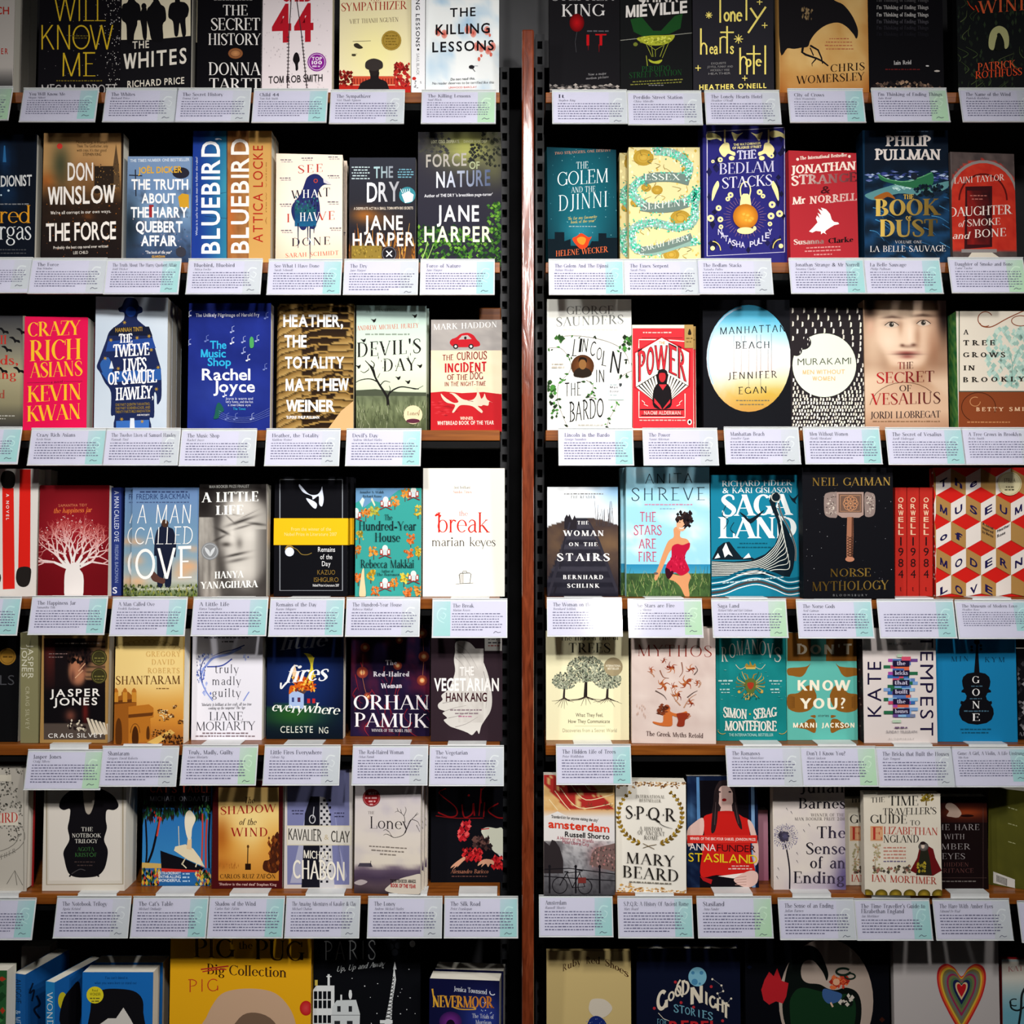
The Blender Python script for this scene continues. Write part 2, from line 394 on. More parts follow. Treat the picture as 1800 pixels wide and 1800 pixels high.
# ------------------------------------------------------------------ books
BOOKS = {}
def lab(s): return s
class Book: pass
def B(row, label, x0, y0, x1, base, t=28, yb=None, dep=0, yaw=0, lean=3, hard=False, n=0, dx=0, gap=1.5, spine=None, page=None, cover=None, roll=0, dz=0):
    """a book standing face out: x0, x1, y0 are its edges and its top as seen in the photograph, t its thickness in mm"""
    zb = ZS[row]+.0004+dz
    Y = dep/1000
    if yb: Y = D*(((ZC-zb)/S)/(yb-900)-1) if abs(yb-900) > 60 else Y
    k = (D+Y)/D; yw, le = math.radians(yaw), math.radians(lean)
    xm = (x0+x1)/2
    W = (x1-x0)*S*k/max(.3, math.cos(yw))
    loc = Vector(((xm-900)*S*k, Y, zb))
    M = Matrix.Translation(loc) @ Matrix.Rotation(yw, 4, 'Z') @ Matrix.Rotation(-le, 4, 'X')
    # height: where the sight line of y0 meets the plane of the cover
    d = Vector(((xm-900)*S, D, (900-y0)*S)); c = Vector((0, -D, ZC)); nrm = M.to_3x3() @ Vector((0, -1, 0))
    q = M.inverted() @ (c+d*((loc-c).dot(nrm)/d.dot(nrm)))
    H = q.z
    t /= 1000
    r = empty('hardback_book' if hard else 'paperback_book', loc, (0, 0, 0)); r.rotation_mode = 'XYZ'
    r.rotation_euler = (-le, 0, yw)
    M = Matrix.Translation(loc) @ r.rotation_euler.to_matrix().to_4x4()
    tag(r, label, 'book', gname('books', row, xm))
    bt = .0026 if hard else .0006; ov = .003 if hard else .0003
    mb = MB(); bc = rgb(base); sc = rgb(spine or base)
    mb.box(-W/2, W/2, 0, bt, 0, H, bc); mb.box(-W/2, W/2, t-bt, t, 0, H, sc); mb.box(-W/2, -W/2+bt, bt, t-bt, 0, H, sc)
    pg = MB(); pg.box(-W/2+bt, W/2-ov, bt, t-bt, ov, H-ov)
    b = Canvas(mb, M, (-W/2, 0, 0), (1, 0, 0), (0, 0, 1), W, H)
    b.sp = Canvas(mb, M, (-W/2, t, 0), (0, -1, 0), (0, 0, 1), t, H)
    b.root, b.mb, b.W3, b.t3, b.n_, b.label, b.gap, b.dxm, b.pg, b.row = r, mb, W, t, n, label, gap, dx*S, pg, row
    b.M = M; b.bt = bt; b.ov = ov; b.page = page; b.extra = []
    return b
def SB(row, label, x0, y0, x1, base, yb=None, dep=0, yaw=0, lean=0, depth=125, hard=False, cover=None):
    """a book standing spine out"""
    zb = ZS[row]+.0004; Y = dep/1000
    if yb: Y = D*(((ZC-zb)/S)/(yb-900)-1)
    k = (D+Y)/D; xm = (x0+x1)/2; yw = math.radians(yaw)
    W = (x1-x0)*S*k/max(.3, math.cos(yw)); loc = Vector(((xm-900)*S*k, Y, zb)); H = (ZC+(900-y0)*S*k)-zb
    r = empty('paperback_book', loc, (-math.radians(lean), 0, yw)); tag(r, label, 'book', gname('books', row, xm))
    M = Matrix.Translation(loc) @ r.rotation_euler.to_matrix().to_4x4(); dp = depth/1000; bt = .0006
    mb = MB(); bc = rgb(base); cc = rgb(cover or base)
    mb.box(-W/2, W/2, 0, bt, 0, H, bc); mb.box(-W/2, -W/2+bt, bt, dp, 0, H, bc); mb.box(W/2-bt, W/2, bt, dp, 0, H, cc)
    pg = MB(); pg.box(-W/2+bt, W/2-bt, bt, dp-.0004, .0003, H-.0003)
    b = Canvas(mb, M, (-W/2, 0, 0), (1, 0, 0), (0, 0, 1), W, H)
    b.fc = Canvas(mb, M, (W/2, 0, 0), (0, 1, 0), (0, 0, 1), dp, H)
    b.root, b.mb, b.W3, b.t3, b.n_, b.label, b.gap, b.dxm, b.pg, b.row = r, mb, W, dp, 0, label, 0, 0, pg, row
    b.page = None; b.extra = []
    return b
def done(b):
    cover = b.mb.build('cover', [M_PRINT, M_FOIL], b.root)
    pages = b.pg.build('page_block', b.page or M_PAGE, b.root)
    parts = [cover, pages]
    for nm, m, mt in b.extra: parts.append(m.build(nm, mt, b.root))
    R = b.root.rotation_euler.to_matrix()
    for k in range(1, b.n_+1):
        c = b.root.copy(); COL.objects.link(c)
        c.location = b.root.location + R.to_3x3() @ Vector((0, 0, 0)) + Matrix.Rotation(b.root.rotation_euler.z, 3, 'Z') @ Vector((b.dxm*k, (b.t3*1.004+b.gap/1000)*k, 0))
        c['label'] = ('%s copy behind the ' % (['next', 'third', 'rearmost', 'last'][k-1]))+b.label
        for p in parts:
            q = p.copy(); COL.objects.link(q); q.parent = c
    return b
def disc(b, cx, cy, r, name, col, fn=None):
    """a round sticker: a part of its own"""
    mb = MB(); c = Canvas(mb, b.M, (-b.W3/2, -2e-4-b.z, 0), (1, 0, 0), (0, 0, 1), b.W, b.H)
    c.e(cx, cy, r, r, col)
    if fn: fn(c)
    b.extra.append((name, mb, [M_PRINT, M_FOIL])); return c
# ---- top shelf, left bay
b = B(1, 'pale grey book with red capitals, cut off by the frame', -110, -48, 22, 'b9b3ad', t=31, n=2)
b.t('CH', -8, 16, 25, 13, 'b0342c', 'SB'); b.t('ER', 2, 14, 95, 10, 'b0342c', 'SB', tr=.3); b.g(-110, 110, 22, 178, 6, 8, lambda x, y: mix('b9b3ad', '2a2a2c', (y-118)/40)); done(b)
b = B(1, 'black book with thin yellow capitals and white specks along one side', 66, -52, 211, '141217', t=24)
b.dab(168, -20, 211, 176, 330, ['cfc9c4', '8d8788', 'e6e2dd'], 1.3, 1.1, dens=lambda x, y: RND.random() < ((x-165)/46)**1.5)
b.dab(75, -20, 190, 176, 30, ['8d8788'], .8)
b.t('WILL', 95, 186, 37, 44, 'd0b02c', 'GT', tr=-.06); b.t('KNOW', 73, 199, 87, 43, 'd0b02c', 'GT', tr=-.08); b.t('ME', 110, 168, 134, 41, 'd0b02c', 'GT', tr=-.05)
b.w(96, 185, 143, 2, '7a6a22', ctr=1); b.t('MEGAN ABBOTT', 73, 206, 166, 17, 'b9b4b2', 'G', tr=-.05)
b.w(128, 155, 64, 2, '6a5c20'); b.w(130, 153, 68, 2, '6a5c20'); done(b)
b = B(1, 'black and cream book with silhouettes of four walking figures', 211, -50, 335, '17161a', t=27, n=1, dx=5)
b.r(211, -50, 335, 70, 'd9d0b6'); b.p('211,75 335,63 335,180 211,180', '17161a')
for q in ('224,4 230,-12 238,2 246,10 248,34 242,36 241,44 236,60 234,74 224,76 222,44 215,36 212,24 216,8', '250,14 253,9 257,14 258,20 258,66 252,68 249,48 246,28',
          '264,10 270,2 278,0 283,8 290,14 292,34 286,44 286,72 268,72 262,50 257,30 259,16', '298,10 306,4 324,4 332,14 330,28 326,34 327,60 321,64 316,40 313,62 307,62 304,38 296,30'): b.cur(q, '141316')
for x, y in ((229, -5), (253, 11), (274, 1), (312, 2)): b.e(x, y, 4.5, 5.5, '141316')
b.t('THE', 233, 262, (86, 84), 13, 'd9d2c4', 'SB', tr=.1); b.t('WHITES', 217, 328, (122, 111), 27, 'ded8cc', 'SB', tr=.12); b.t('RICHARD PRICE', 224, 324, (154, 147), 11.5, 'd9d2c4', 'SB', tr=.05); done(b)
b = B(1, 'black book with tall white roman capitals and a bronze coin', 345, -45, 460, '100f13', t=30)
for s, x0, x1, y, h in (('THE', 392, 435, 27, 18), ('SECRET', 371, 457, 53, 21), ('HISTORY', 366, 459, 79, 20), ('DONNA', 367, 459, 132, 22), ('TARTT', 368, 458, 158, 20)): b.t(s, x0, x1, y, h, 'dedad6', 'R', tr=-.03)
b.w(374, 448, 1, 2.5, '8a8684', ctr=1); b.e(414, 94, 13, 9.5, '7a4a2c', 'c08a5a'); b.ring(414, 94, 9, 6, .8, '5a3420'); done(b)
b = B(1, 'off-white book with big red numerals and railway tracks', 458, -50, 583, 'ded4d6', t=24)
b.dab(458, -20, 583, 170, 90, ['c9bfc2', 'bfb4b8'], 2.2, 1.4); b.t('CHILD', 496, 548, 2, 22, 'a81f2c', 'SH', tr=-.04); b.t('44', 478, 551, (73, 71), 65, 'b01e2c', 'SH', tr=-.02)
b.l('512,-4 508,60 505,160', 1.6, '3c3034'); b.l('521,-4 530,60 540,160', 1.6, '3c3034')
b.many([([(504+i*.03, 66+i*6), (509, 66+i*6), (509, 64.6+i*6), (504, 64.6+i*6)], '3c3034') for i in range(16)]); b.many([([(529+i*.55, 66+i*6), (533+i*.6, 66+i*6), (533+i*.6, 64.6+i*6), (529+i*.55, 64.6+i*6)], '3c3034') for i in range(16)])
b.cur('517,96 521,92 525,96 527,106 524,112 524,122 520,124 519,114 515,106', '1c181b'); b.t('TOM ROB SMITH', 472, 567, (147, 143), 12.5, '2a2226', 'SB', tr=-.02)
def _s(c): c.ring(557, 109, 14, 14, 1, 'd9c4dc'); c.t('TOP', 548, 566, 106, 6, 'e6d9e6', 'SH'); c.t('100', 548, 566, 113, 6, 'e6d9e6', 'SH'); c.w(549, 566, 118, 3, 'd0b4d4')
disc(b, 557, 109, 16.5, 'round_sticker', '86248e', _s); done(b)
b = B(1, 'pale yellow book with a soldier seen from behind and a gold seal', 596, -48, 722, 'e6dda9', t=27)
b.g(596, -48, 722, 176, 8, 12, lambda x, y: mix('e2d8b4', 'ebe2a4', gs(x, y, 660, 90, 50, 60)))
b.t('THE', 650, 669, (2, 1), 6, 'a4553c', 'R'); b.t('SYMPATHIZER', 600, 716, (20, 16), 14.5, 'a23626', 'R', tr=-.02); b.t('VIET THANH NGUYEN', 614, 700, (42, 38), 8, '7a6a56', 'R', tr=-.02)
b.r(596, 150, 722, 178, 'b52a22'); b.r(620, 134, 696, 149, 'c8543a'); b.many([([(622+i*5, 148), (624+i*5, 148), (624+i*5, 138), (622+i*5, 138)], '8c2a22') for i in range(15)])
b.dab(596, 126, 620, 152, 60, ['7c1f1c', 'a02a24', '5c1614'], 4); b.dab(694, 112, 720, 152, 80, ['a8282a', '7c1f1c', 'c03a30'], 4.5)
b.cur('628,76 634,80 638,84 632,86 624,83 622,78', '3a3428'); b.l('620,73 652,72', .7, '3a3428'); b.e(622, 97, 4, 2.2, '4a4434'); b.l('618,95 628,95', .5, '4a4434')
b.cur('630,178 632,150 642,142 651,138 651,126 666,126 666,138 676,142 682,150 684,178', '231f20'); b.e(657.5, 122, 9, 12, '2a2423'); b.cur('642,118 644,108 657,103 671,108 673,118 668,122 657,125 646,122', '3a3432')
disc(b, 688, 71, 17.5, 'gold_seal', 'a5883a', lambda c: (c.ring(688, 71, 14, 14, .8, '7c6426'), [c.w(678, 698, 64+5*i, 2.2, '7c6426') for i in range(4)])); done(b)
b = SB(1, 'white spine of the book with blood specks, beside its front copy', 723, -46, 747, 'e4e4e6', depth=128)
b.t('KILLING LESSONS', -34, 82, 731, 7, '2a2a30', 'SB', rot=-1, tr=.12); b.e(735, 87, 2, 2, '222'); b.t('SAUL BLACK', 94, 132, 732, 5, '77777c', 'S', rot=-1); b.e(728, 138, 3.5, 3, 'c23028'); b.dab(728, 142, 740, 156, 8, ['77777c'], 2); done(b)
b = B(1, 'white and pale blue book with black capitals smeared in red', 748, -48, 877, 'dfe5e8', t=26)
b.g(748, -48, 877, 178, 14, 22, lambda x, y: mix('e4e7e6', '93b9d6', max(0, fbm(x/34, y/40)-.48)*2.6+.5*gs(x, y, 760, 118, 14, 26)))
b.t('THE', 791, 836, (30, 28), 15.5, '16151a', 'SB', tr=.14)
for x, y in ((770, 56), (781, 60), (822, 52), (832, 58), (856, 54), (846, 84), (858, 88), (866, 82), (838, 82)): b.e(x, y, 5.5, 8, 'dda296', 'c23a26')
for x, y, r in ((842, 104, 2.5), (846, 98, 2), (863, 96, 2.5), (861, 62, 2)): b.e(x, y, r, r*1.5, 'd06a5a')
b.t('KILLING', 766, 861, (61, 58), 17.5, '1a161a', 'SB', tr=.1); b.t('LESSONS', 760, 868, (92, 88), 17.5, '16151a', 'SB', tr=.1)
b.e(829, 118, 5, 3.5, '26252a'); b.l('830,120 835,126', 1.2, '26252a'); b.l('832,116 840,116', 1, '9a9aa4')
b.t('Do not read this.', 792, 835, (142, 140), 4.5, '3a3f48', 'SB', sh=.1); b.t('No reader deserves to be terrified like this', 760, 868, (149, 147), 4.5, '3a3f48', 'S', sh=.1); b.t('LINWOOD BARCLAY', 789, 838, (156, 155), 3.5, 'c84a4a', 'S'); done(b)
# ---- top shelf, right bay
b = B(1, 'black book with a red balloon beside the divider', 966, -50, 1090, '1b1a1d', t=38)
b.t('STEPHEN', 970, 1080, 1, 18, '9c9a9a', 'R', tr=-.02); b.t('KING', 987, 1064, (29, 28), 21, 'd2cfcd', 'R', tr=-.02); b.e(1014, 40, 13, 16, '5c0c10', 'b0161c'); b.l('1014,56 1011,74 1013,92', .5, '55555a')
b.w(1032, 1070, 56, 3, '55555a'); b.t('IT', 1031, 1066, 80, 19, 'b3161c', 'GM', tr=.15); b.l('1053,78 1053,92', 1.4, '8c1016', w2=.3); b.l('1034,80 1034,88', 1, '8c1016', w2=.3)
b.t('Now a major', 1034, 1066, (133, 131), 4, '8d8b8c', 'R'); b.t('motion picture', 1030, 1070, (140, 137), 4, '8d8b8c', 'R')
b.dab(964, 149, 1086, 166, 130, ['8a8480', 'a89f98', '55504e', '3c3838'], 3, 6); done(b)
b = B(1, 'black book with a yellow-green airship and heavy white capitals', 1091, -48, 1217, '191a1b', t=38)
b.t('CHINA', 1120, 1192, 3, 22, 'c9c4bf', 'SH'); b.p('1108,34 1128,30 1148,54 1162,54 1186,28 1200,24 1196,50 1176,60 1130,64 1114,56', '1f4a24'); b.t('MIÉVILLE', 1100, 1208, (31, 22), 21, 'd9d4cf', 'SH', tr=-.05)
b.l('1090,71 1218,58', 1.2, '8a8a80'); b.cur('1119,68 1140,63 1170,62 1186,62 1178,74 1158,80 1136,78', 'a3a836'); b.dab(1125, 65, 1180, 76, 60, ['7c842a', 'c9cc5a'], 2, 3)
for q in ('1136,78 1146,100', '1145,80 1148,100', '1152,88 1152,100', '1168,78 1160,100', '1176,74 1164,102', '1138,78 1152,88 1166,80'): b.l(q, .8, '9aa03a')
b.cur('1140,104 1150,108 1164,105 1158,112 1144,110', 'a3a836'); b.l('1136,98 1138,116', 1.5, '8a9034'); b.e(1117, 78, 4, 3.5, '6e7630')
b.t('PERDIDO', 1128, 1178, (126, 124), 9, '1d4a26', 'R'); b.t('STREET STATION', 1106, 1198, (138, 132), 10, '1d4a26', 'R'); b.w(1112, 1200, 145, 2, '7a7a3a', slope=-.05); b.w(1108, 1198, 150, 2, '7a7a3a', slope=-.05); b.w(1140, 1168, 151, 2, '77777a'); done(b)
b = B(1, 'charcoal book with stretched yellow art deco letters and stars', 1219, -48, 1361, '2b2a30', t=26)
Y = 'f0dc78'
b.l('1266,-8 1266,40', 3, Y); b.t('one', 1272, 1305, 38, 26, Y, 'GM', tr=-.08); b.l('1312,-10 1312,36', 3, Y); b.l('1319,14 1331,32', 3.4, Y); b.l('1346,12 1315,58', 3.4, Y)
b.l('1232,50 1232,96', 3, Y); b.ring(1237, 86, 5, 10, 2.6, Y, 180, 360); b.l('1242,80 1242,96', 2.6, Y); b.t('ea', 1247, 1262, 95, 20, Y, 'GM', tr=-.05); b.l('1266,94 1266,66', 2.6, Y); b.ring(1272, 70, 6, 5, 2.4, Y, 180, 320); b.l('1278,46 1278,94', 3, Y); b.l('1266,57 1290,57', 2.6, Y); b.t('s', 1283, 1290, 94, 18, Y, 'GM')
b.l('1301,84 1301,131', 3, Y); b.ring(1307, 112, 6, 12, 2.6, Y, 180, 360); b.l('1313,110 1313,131', 2.6, Y); b.t('o', 1310, 1321, 118, 22, Y, 'GM'); b.l('1325,80 1325,131', 3, Y); b.l('1312,95 1337,95', 2.6, Y); b.t('e', 1328, 1339, 117, 20, Y, 'GM'); b.l('1345,80 1345,131', 3, Y)
for x, y, r in ((1246, 27, 6), (1344, 45, 5), (1298, 69, 8), (1227, 120, 5), (1309, 138, 4.5), (1335, 4, 5)):
    for k in range(4 if r > 5 else 2): a = k*3.1416/(4 if r > 5 else 2); b.l([(x-r*math.cos(a), y-r*math.sin(a)), (x+r*math.cos(a), y+r*math.sin(a))], 1.5, Y)
for i, (s, x0, x1) in enumerate((('EXQUISITE', 1250, 1276), ('JOYFUL, FUNNY AND', 1243, 1288), ('WICKEDLY WISE', 1248, 1282), ('HEATHER', 1245, 1284))): b.t(s, x0, x1, (114+i*6, 113+i*6), 3.6, '8a8888', 'S')
b.t("HEATHER O'NEILL", 1229, 1347, (158, 155), 8.5, Y, 'SH', tr=.12); done(b)
b = B(1, 'sandy book with a large black crow gripping by its claws', 1371, -48, 1528, 'd3aa6a', t=30)
b.g(1371, -48, 1528, 178, 18, 24, lambda x, y: mix(mix('dfc084', 'b98442', fbm(x/22, y/26)*.8), 'a3622a', max(0, (y-120)/70)+max(0, (abs(x-1450)-62)/40)))
b.cur('1371,-48 1440,-46 1462,-4 1482,8 1497,26 1507,48 1508,62 1505,68 1500,60 1488,47 1474,40 1458,42 1444,49 1432,60 1424,72 1420,82 1408,84 1396,86 1384,85 1371,89', '1c1a1d')
b.dab(1410, 14, 1428, 34, 26, ['8c7656', '6a583e'], 4, 2); b.l('1412,78 1410,92 1416,96 1436,103 1446,108 1456,116', 4.5, '1c1a1d', w2=2.5); b.l('1424,80 1438,88 1444,102 1446,112', 3.6, '1c1a1d', w2=2); b.l('1434,104 1427,112 1428,117', 2.6, '1c1a1d', w2=.6); b.l('1424,84 1430,98', 2, '1c1a1d')
for i, (x0, x1) in enumerate(((1458, 1492), (1452, 1500), (1450, 1498), (1452, 1500))): b.w(x0, x1, 69+6*i, 2, 'b06a4a')
b.t('CHRIS', 1460, 1520, (127, 123), 13.5, '2a1a12', 'R', tr=.06); b.t('WOMERSLEY', 1399, 1520, (148, 141), 14, '2a1a12', 'R', tr=.02); done(b)
b = B(1, 'black book with a title line repeated and fading down its cover', 1529, -46, 1660, '121115', t=24)
for y, c in ((3, '5a585a'), (16, 'b5b2b0'), (29, 'c9c6c4'), (41, '55535a'), (52, '302f36'), (63, '222128')): b.t("I'm Thinking of Ending Things", 1541, 1632, y, 6.5, c, 'R')
b.t('Iain Reid', 1571, 1602, (114, 113), 7, 'cfcccb', 'R'); b.w(1556, 1620, 123, 2, '6a2020', ctr=1)
b.dab(1529, 140, 1656, 176, 260, ['5c4a40', '8a7060', '3a302c', 'a3886f', '241e1e'], 3.5, 4, dens=lambda x, y: y > 142+abs(x-1585)*.12); b.e(1630, 116, 3, 1.2, 'cfcccb'); b.e(1647, 125, 5, 1.6, 'c0b8b0'); done(b)
b = B(1, 'dark mossy book with orange lettering cut off by the frame', 1685, -50, 1824, '17191a', t=44)
b.dab(1683, -40, 1824, 170, 160, ['222a20', '2c3826', '1d2420'], 6, 3)
for i in range(34):
    x, y = RND.choice([(RND.uniform(1686, 1712), RND.uniform(0, 150)), (RND.uniform(1750, 1824), RND.uniform(80, 150)), (RND.uniform(1690, 1820), RND.uniform(140, 170))])
    b.l([(x, y), (x+RND.uniform(-10, 10), y-8), (x+RND.uniform(-18, 18), y-20)], 1.3, RND.choice(['4a5a36', '5c6640', '36432c']), w2=.4, sm=1)
b.t('WIND', 1718, 1812, (25, 17), 22, 'c85a36', 'R', tr=.05); b.l('1712,18 1704,10 1700,2', 2, 'c8401f', w2=.6); b.l('1720,22 1714,10', 2, 'c8401f')
b.cur('1738,84 1738,66 1744,52 1756,46 1768,52 1773,66 1772,82 1766,86 1764,72 1758,60 1754,60 1750,72 1746,88', 'a9a878'); b.cur('1749,88 1752,66 1755,60 1759,66 1764,86', '1a1c18'); b.e(1755, 62, 3, 3.5, '1a1c18')
b.t('PATRICK', 1718, 1785, (125, 119), 13, 'd65a36', 'R', tr=-.02); b.t('ROTHFUSS', 1714, 1796, (139, 132), 12.5, 'd6502c', 'R', tr=-.02); done(b)
# ---- second shelf, left bay
b = B(2, 'navy thriller with white condensed capitals and an orange name, cut by the frame', -72, 236, 60, '0d1522', t=27)
b.g(-72, 236, 60, 470, 10, 16, lambda x, y: mix('0c131f', '1c4a7a', .7*gs(x, y, 8, 275, 12, 26)+.5*gs(x, y, 12, 340, 16, 26))); b.l('8,256 8,285', 2.2, '2f6a9c', w2=6)
b.t('ACCORDIONIST', -52, 56, (330, 326), 19, 'cfd0d0', 'SB', tr=-.04); b.e(15, 335, 2, 2, 'c0d4e0'); b.e(2, 343, 1.5, 1.5, 'c0d4e0'); b.t('Fred', -22, 54, 392, 30, 'd29326', 'RL', tr=-.04); b.t('Vargas', -42, 55, 421, 34, 'd4d6d6', 'RL', tr=-.04); b.w(-40, 52, 360, 2.5, '77797c'); b.w(-40, 46, 440, 2, '4a4c50'); b.w(-40, 46, 446, 2, '4a4c50'); done(b)
b = B(2, 'brown city-dusk thriller with large white condensed capitals', 72, 234, 213, '2a1e18', t=30)
def _f(x, y):
    c = ramp([(0, 'b08a5c'), (.22, 'b88f5c'), (.42, '8a6238'), (.52, '3c2a1c'), (.7, '2a1e18'), (1, '1c1616')], (y-234)/238)
    c = mix(c, '3c4432', .9*gs(x, y, 107, 290, 17, 36)); c = mix(c, 'c06a2a', .7*gs(x, y, 82, 318, 14, 14)+.5*gs(x, y, 156, 380, 9, 6)); c = mix(c, '6a4632', .5*gs(x, y, 150, 300, 30, 20)); return mix(c, '120e10', .55*fbm(x/14, y/14)*min(1, max(0, (y-300)/40)))
b.g(72, 234, 213, 472, 30, 50, _f); b.p('198,330 199,290 202,268 204,252 206,268 209,290 211,330', '5a4630'); b.r(166, 292, 200, 340, '2e241c'); b.dab(160, 288, 212, 345, 90, ['b58a4a', '6a4c2c', '1c1614'], 1.2); b.dab(76, 350, 210, 455, 60, ['8a4a1e', '5c3a22', 'b8722c'], 1.4); b.e(105, 257, 5, 5, 'c23a30')
for i, (x0, x1, s) in enumerate(((134, 188, 'Mesmerizing, a triumph'), (135, 190, 'Think The Godfather, only'), (135, 187, "with cops. It's that good"), (146, 178, 'STEPHEN KING'))): b.t(s, x0, x1, 252+7.3*i, 5, '3a2a1c', 'S')
W = 'e9e2da'
b.t('DON', 119, 164, 317, 31, W, 'SB', tr=-.02); b.t('WINSLOW', 84, 203, (360, 356), 31, W, 'SB', tr=-.02); b.t("We're all corrupt in our own ways.", 89, 195, (377, 374), 5.5, 'd5cdc4', 'SB'); b.t('THE FORCE', 81, 204, (424, 420), 31, W, 'SB', tr=-.04); b.t('Probably the best cop novel ever written', 94, 190, (438, 435), 5, 'd5cdc4', 'SB'); b.t('LEE CHILD', 129, 155, (447, 446), 5, 'd5cdc4', 'S'); done(b)
b = B(2, 'blue painted book with six stacked lines of heavy white capitals', 221, 275, 335, '5c7ea6', t=34)
def _f(x, y):
    c = ramp([(0, '7c94b4'), (.3, '6f8cb0'), (.5, '7c9ab8'), (.75, '4a6284'), (1, '26344e')], (y-275)/196)
    c = mix(c, '1e2a34', .95*gs(x, y, 228, 400, 18, 55)); return mix(c, '2a2c38', .8*max(0, fbm(x/12, y/12)-.5)*2*(y > 330))
b.g(221, 275, 335, 472, 24, 40, _f); b.l('227,308 250,309', 2, '2a2c38'); b.l('238,298 239,345', 2, '2a2c38'); b.e(318, 304, 15, 10, '2a2a36'); b.r(262, 360, 270, 382, '9a2c30'); b.p('313,346 320,340 332,342 332,366 316,364', 'c9992e')
b.dab(230, 380, 330, 450, 40, ['8a7c8c', 'b4a8ac', '3a3c58'], 2, 1.2)
b.t('THE TIMES NUMBER ONE BESTSELLER', 229, 333, (285, 283), 5.2, 'd4dce4', 'SB'); b.t('JOËL DICKER', 243, 320, (305, 303), 11, 'd8a83a', 'SH', tr=-.03)
for s, x0, x1, y, h in (('THE TRUTH', 231, 331, 333, 18), ('ABOUT', 249, 309, 357, 17), ('THE HARRY', 230, 330, 382, 18), ('QUEBERT', 239, 321, 408, 19), ('AFFAIR', 248, 311, 432, 18)): b.t(s, x0, x1, y, h, 'f0eeee', 'SH', tr=-.06)
b.t('"The book of the year"', 256, 302, 446, 5, 'e6e4e4', 'SB'); b.t('GUARDIAN', 267, 290, 453, 4, 'd8a83a', 'SB')
disc(b, 318, 443, 9, 'round_sticker', '3a3a44'); done(b)
b = B(2, 'half blue, half tan book with its title running upwards', 336, 230, 475, 'b98d52', t=30, n=1)
b.g(336, 230, 400, 472, 12, 20, lambda x, y: mix(mix('1f3c8c', '2e7c98', (x-350)/48), '4aa0b0', .5*gs(x, y, 398, 330, 14, 40)))
b.g(400, 230, 437, 472, 8, 24, lambda x, y: mix(mix('7a4a2c', 'b08048', fbm(x/10, y/16)), 'c0622a', .6*gs(x, y, 405, 380, 8, 60))); b.r(437, 230, 475, 472, 'c39857'); b.l('399,230 399,472', 1.6, '4a3428'); b.l('360,380 398,384', .6, '1f2c50'); b.l('360,345 398,338', .6, '1f2c50')
b.t('BLUEBIRD', 446, 248, 386, 32, 'ececec', 'SB', rot=1, tr=.05); b.t(',', 246, 243, 384, 30, 'ececec', 'SB', rot=1); b.t('BLUEBIRD', 445, 244, 437, 31, 'e8e2dc', 'SB', rot=1, tr=.05); b.t('ATTICA LOCKE', 426, 256, 462, 17, 'a8261e', 'S', rot=1, tr=.12)
b.t('When is it safe for a black man to follow the rules?', 414, 276, 347.5, 3.6, 'c4cce0', 'S', rot=1); b.w(467, 468, 300, 2, 'a8763c'); b.t('A new voice', 395, 285, 469, 2.6, '9a6a34', 'S', rot=1); done(b)
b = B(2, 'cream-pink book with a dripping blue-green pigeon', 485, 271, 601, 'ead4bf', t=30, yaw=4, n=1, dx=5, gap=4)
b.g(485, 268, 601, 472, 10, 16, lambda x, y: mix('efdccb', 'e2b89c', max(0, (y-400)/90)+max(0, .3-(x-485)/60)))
b.t('SEE', 524, 567, (305, 302), 14, 'b23c34', 'R', tr=.16); b.t('DONE', 513, 580, (433, 430), 14, '2a2430', 'R', tr=.12); b.t('SARAH SCHMIDT', 502, 595, (453, 448), 7.5, 'c8583e', 'R', tr=.06)
b.t('WHAT', 511, 580, (350, 345), 15, '2a2430', 'R', tr=.12); b.t('I HAVE', 504, 588, (391, 386), 15, 'b23c34', 'R', tr=.12)
b.cur('535,324 540,312 550,306 560,307 568,314 576,320 582,325 570,325 562,332 559,342 562,360 562,378 557,392 553,402 546,402 542,396 536,404 530,404 524,396 516,386 512,372 514,360 522,350 530,338', '232a5c')
b.g(518, 352, 556, 398, 10, 14, lambda x, y: ramp([(0, '2c2c5e'), (.3, '1f5a5c'), (.6, '1a4468'), (1, '1c5c80')], (y-352)/46+.25*(fbm(x/5, y/5)-.5))); b.dab(520, 345, 558, 372, 60, ['1c1c44', '2f7a74', '35357a'], 3, 1.6)
for x, y, e in ((524, 392, 436), (541, 398, 424), (545, 400, 456), (552, 396, 410)): b.l([(x, y), (x, e)], 2.4, '1e3050', w2=1)
b.p('568,314 576,318 583,325 576,324 569,321', 'c9c4c8'); b.ring(555, 318, 3, 3, 1.4, 'b5442c')
b.t('HA', 532, 560, (348, 347), 14, 'e8e6e2', 'R', tr=.12); b.t('HAV', 527, 562, (389, 388), 15, 'e8e6e2', 'R', tr=.1); b.t('N', 541, 553, 431, 13, 'c9d4da', 'R')
for x, y in ((493, 282), (530, 279), (577, 277), (492, 314), (576, 310), (492, 360), (576, 356), (494, 406), (580, 402)): b.w(x, x+20, y, 2, '77707a'); b.w(x+2, x+22, y+3.4, 1.6, 'a09aa0')
done(b)
b = B(2, 'slate book with burning grass and a round teal sticker', 613, 277, 730, '2c2d35', t=27)
b.g(613, 277, 730, 472, 24, 40, lambda x, y: mix(mix('33353e', '26242a', (y-277)/150), 'a8672a', .75*gs(x, y, 640, 378, 22, 12)+.3*gs(x, y, 668, 385, 30, 14)+.9*max(0, (y-415)/70)*(.4+fbm(x/8, y/10))))
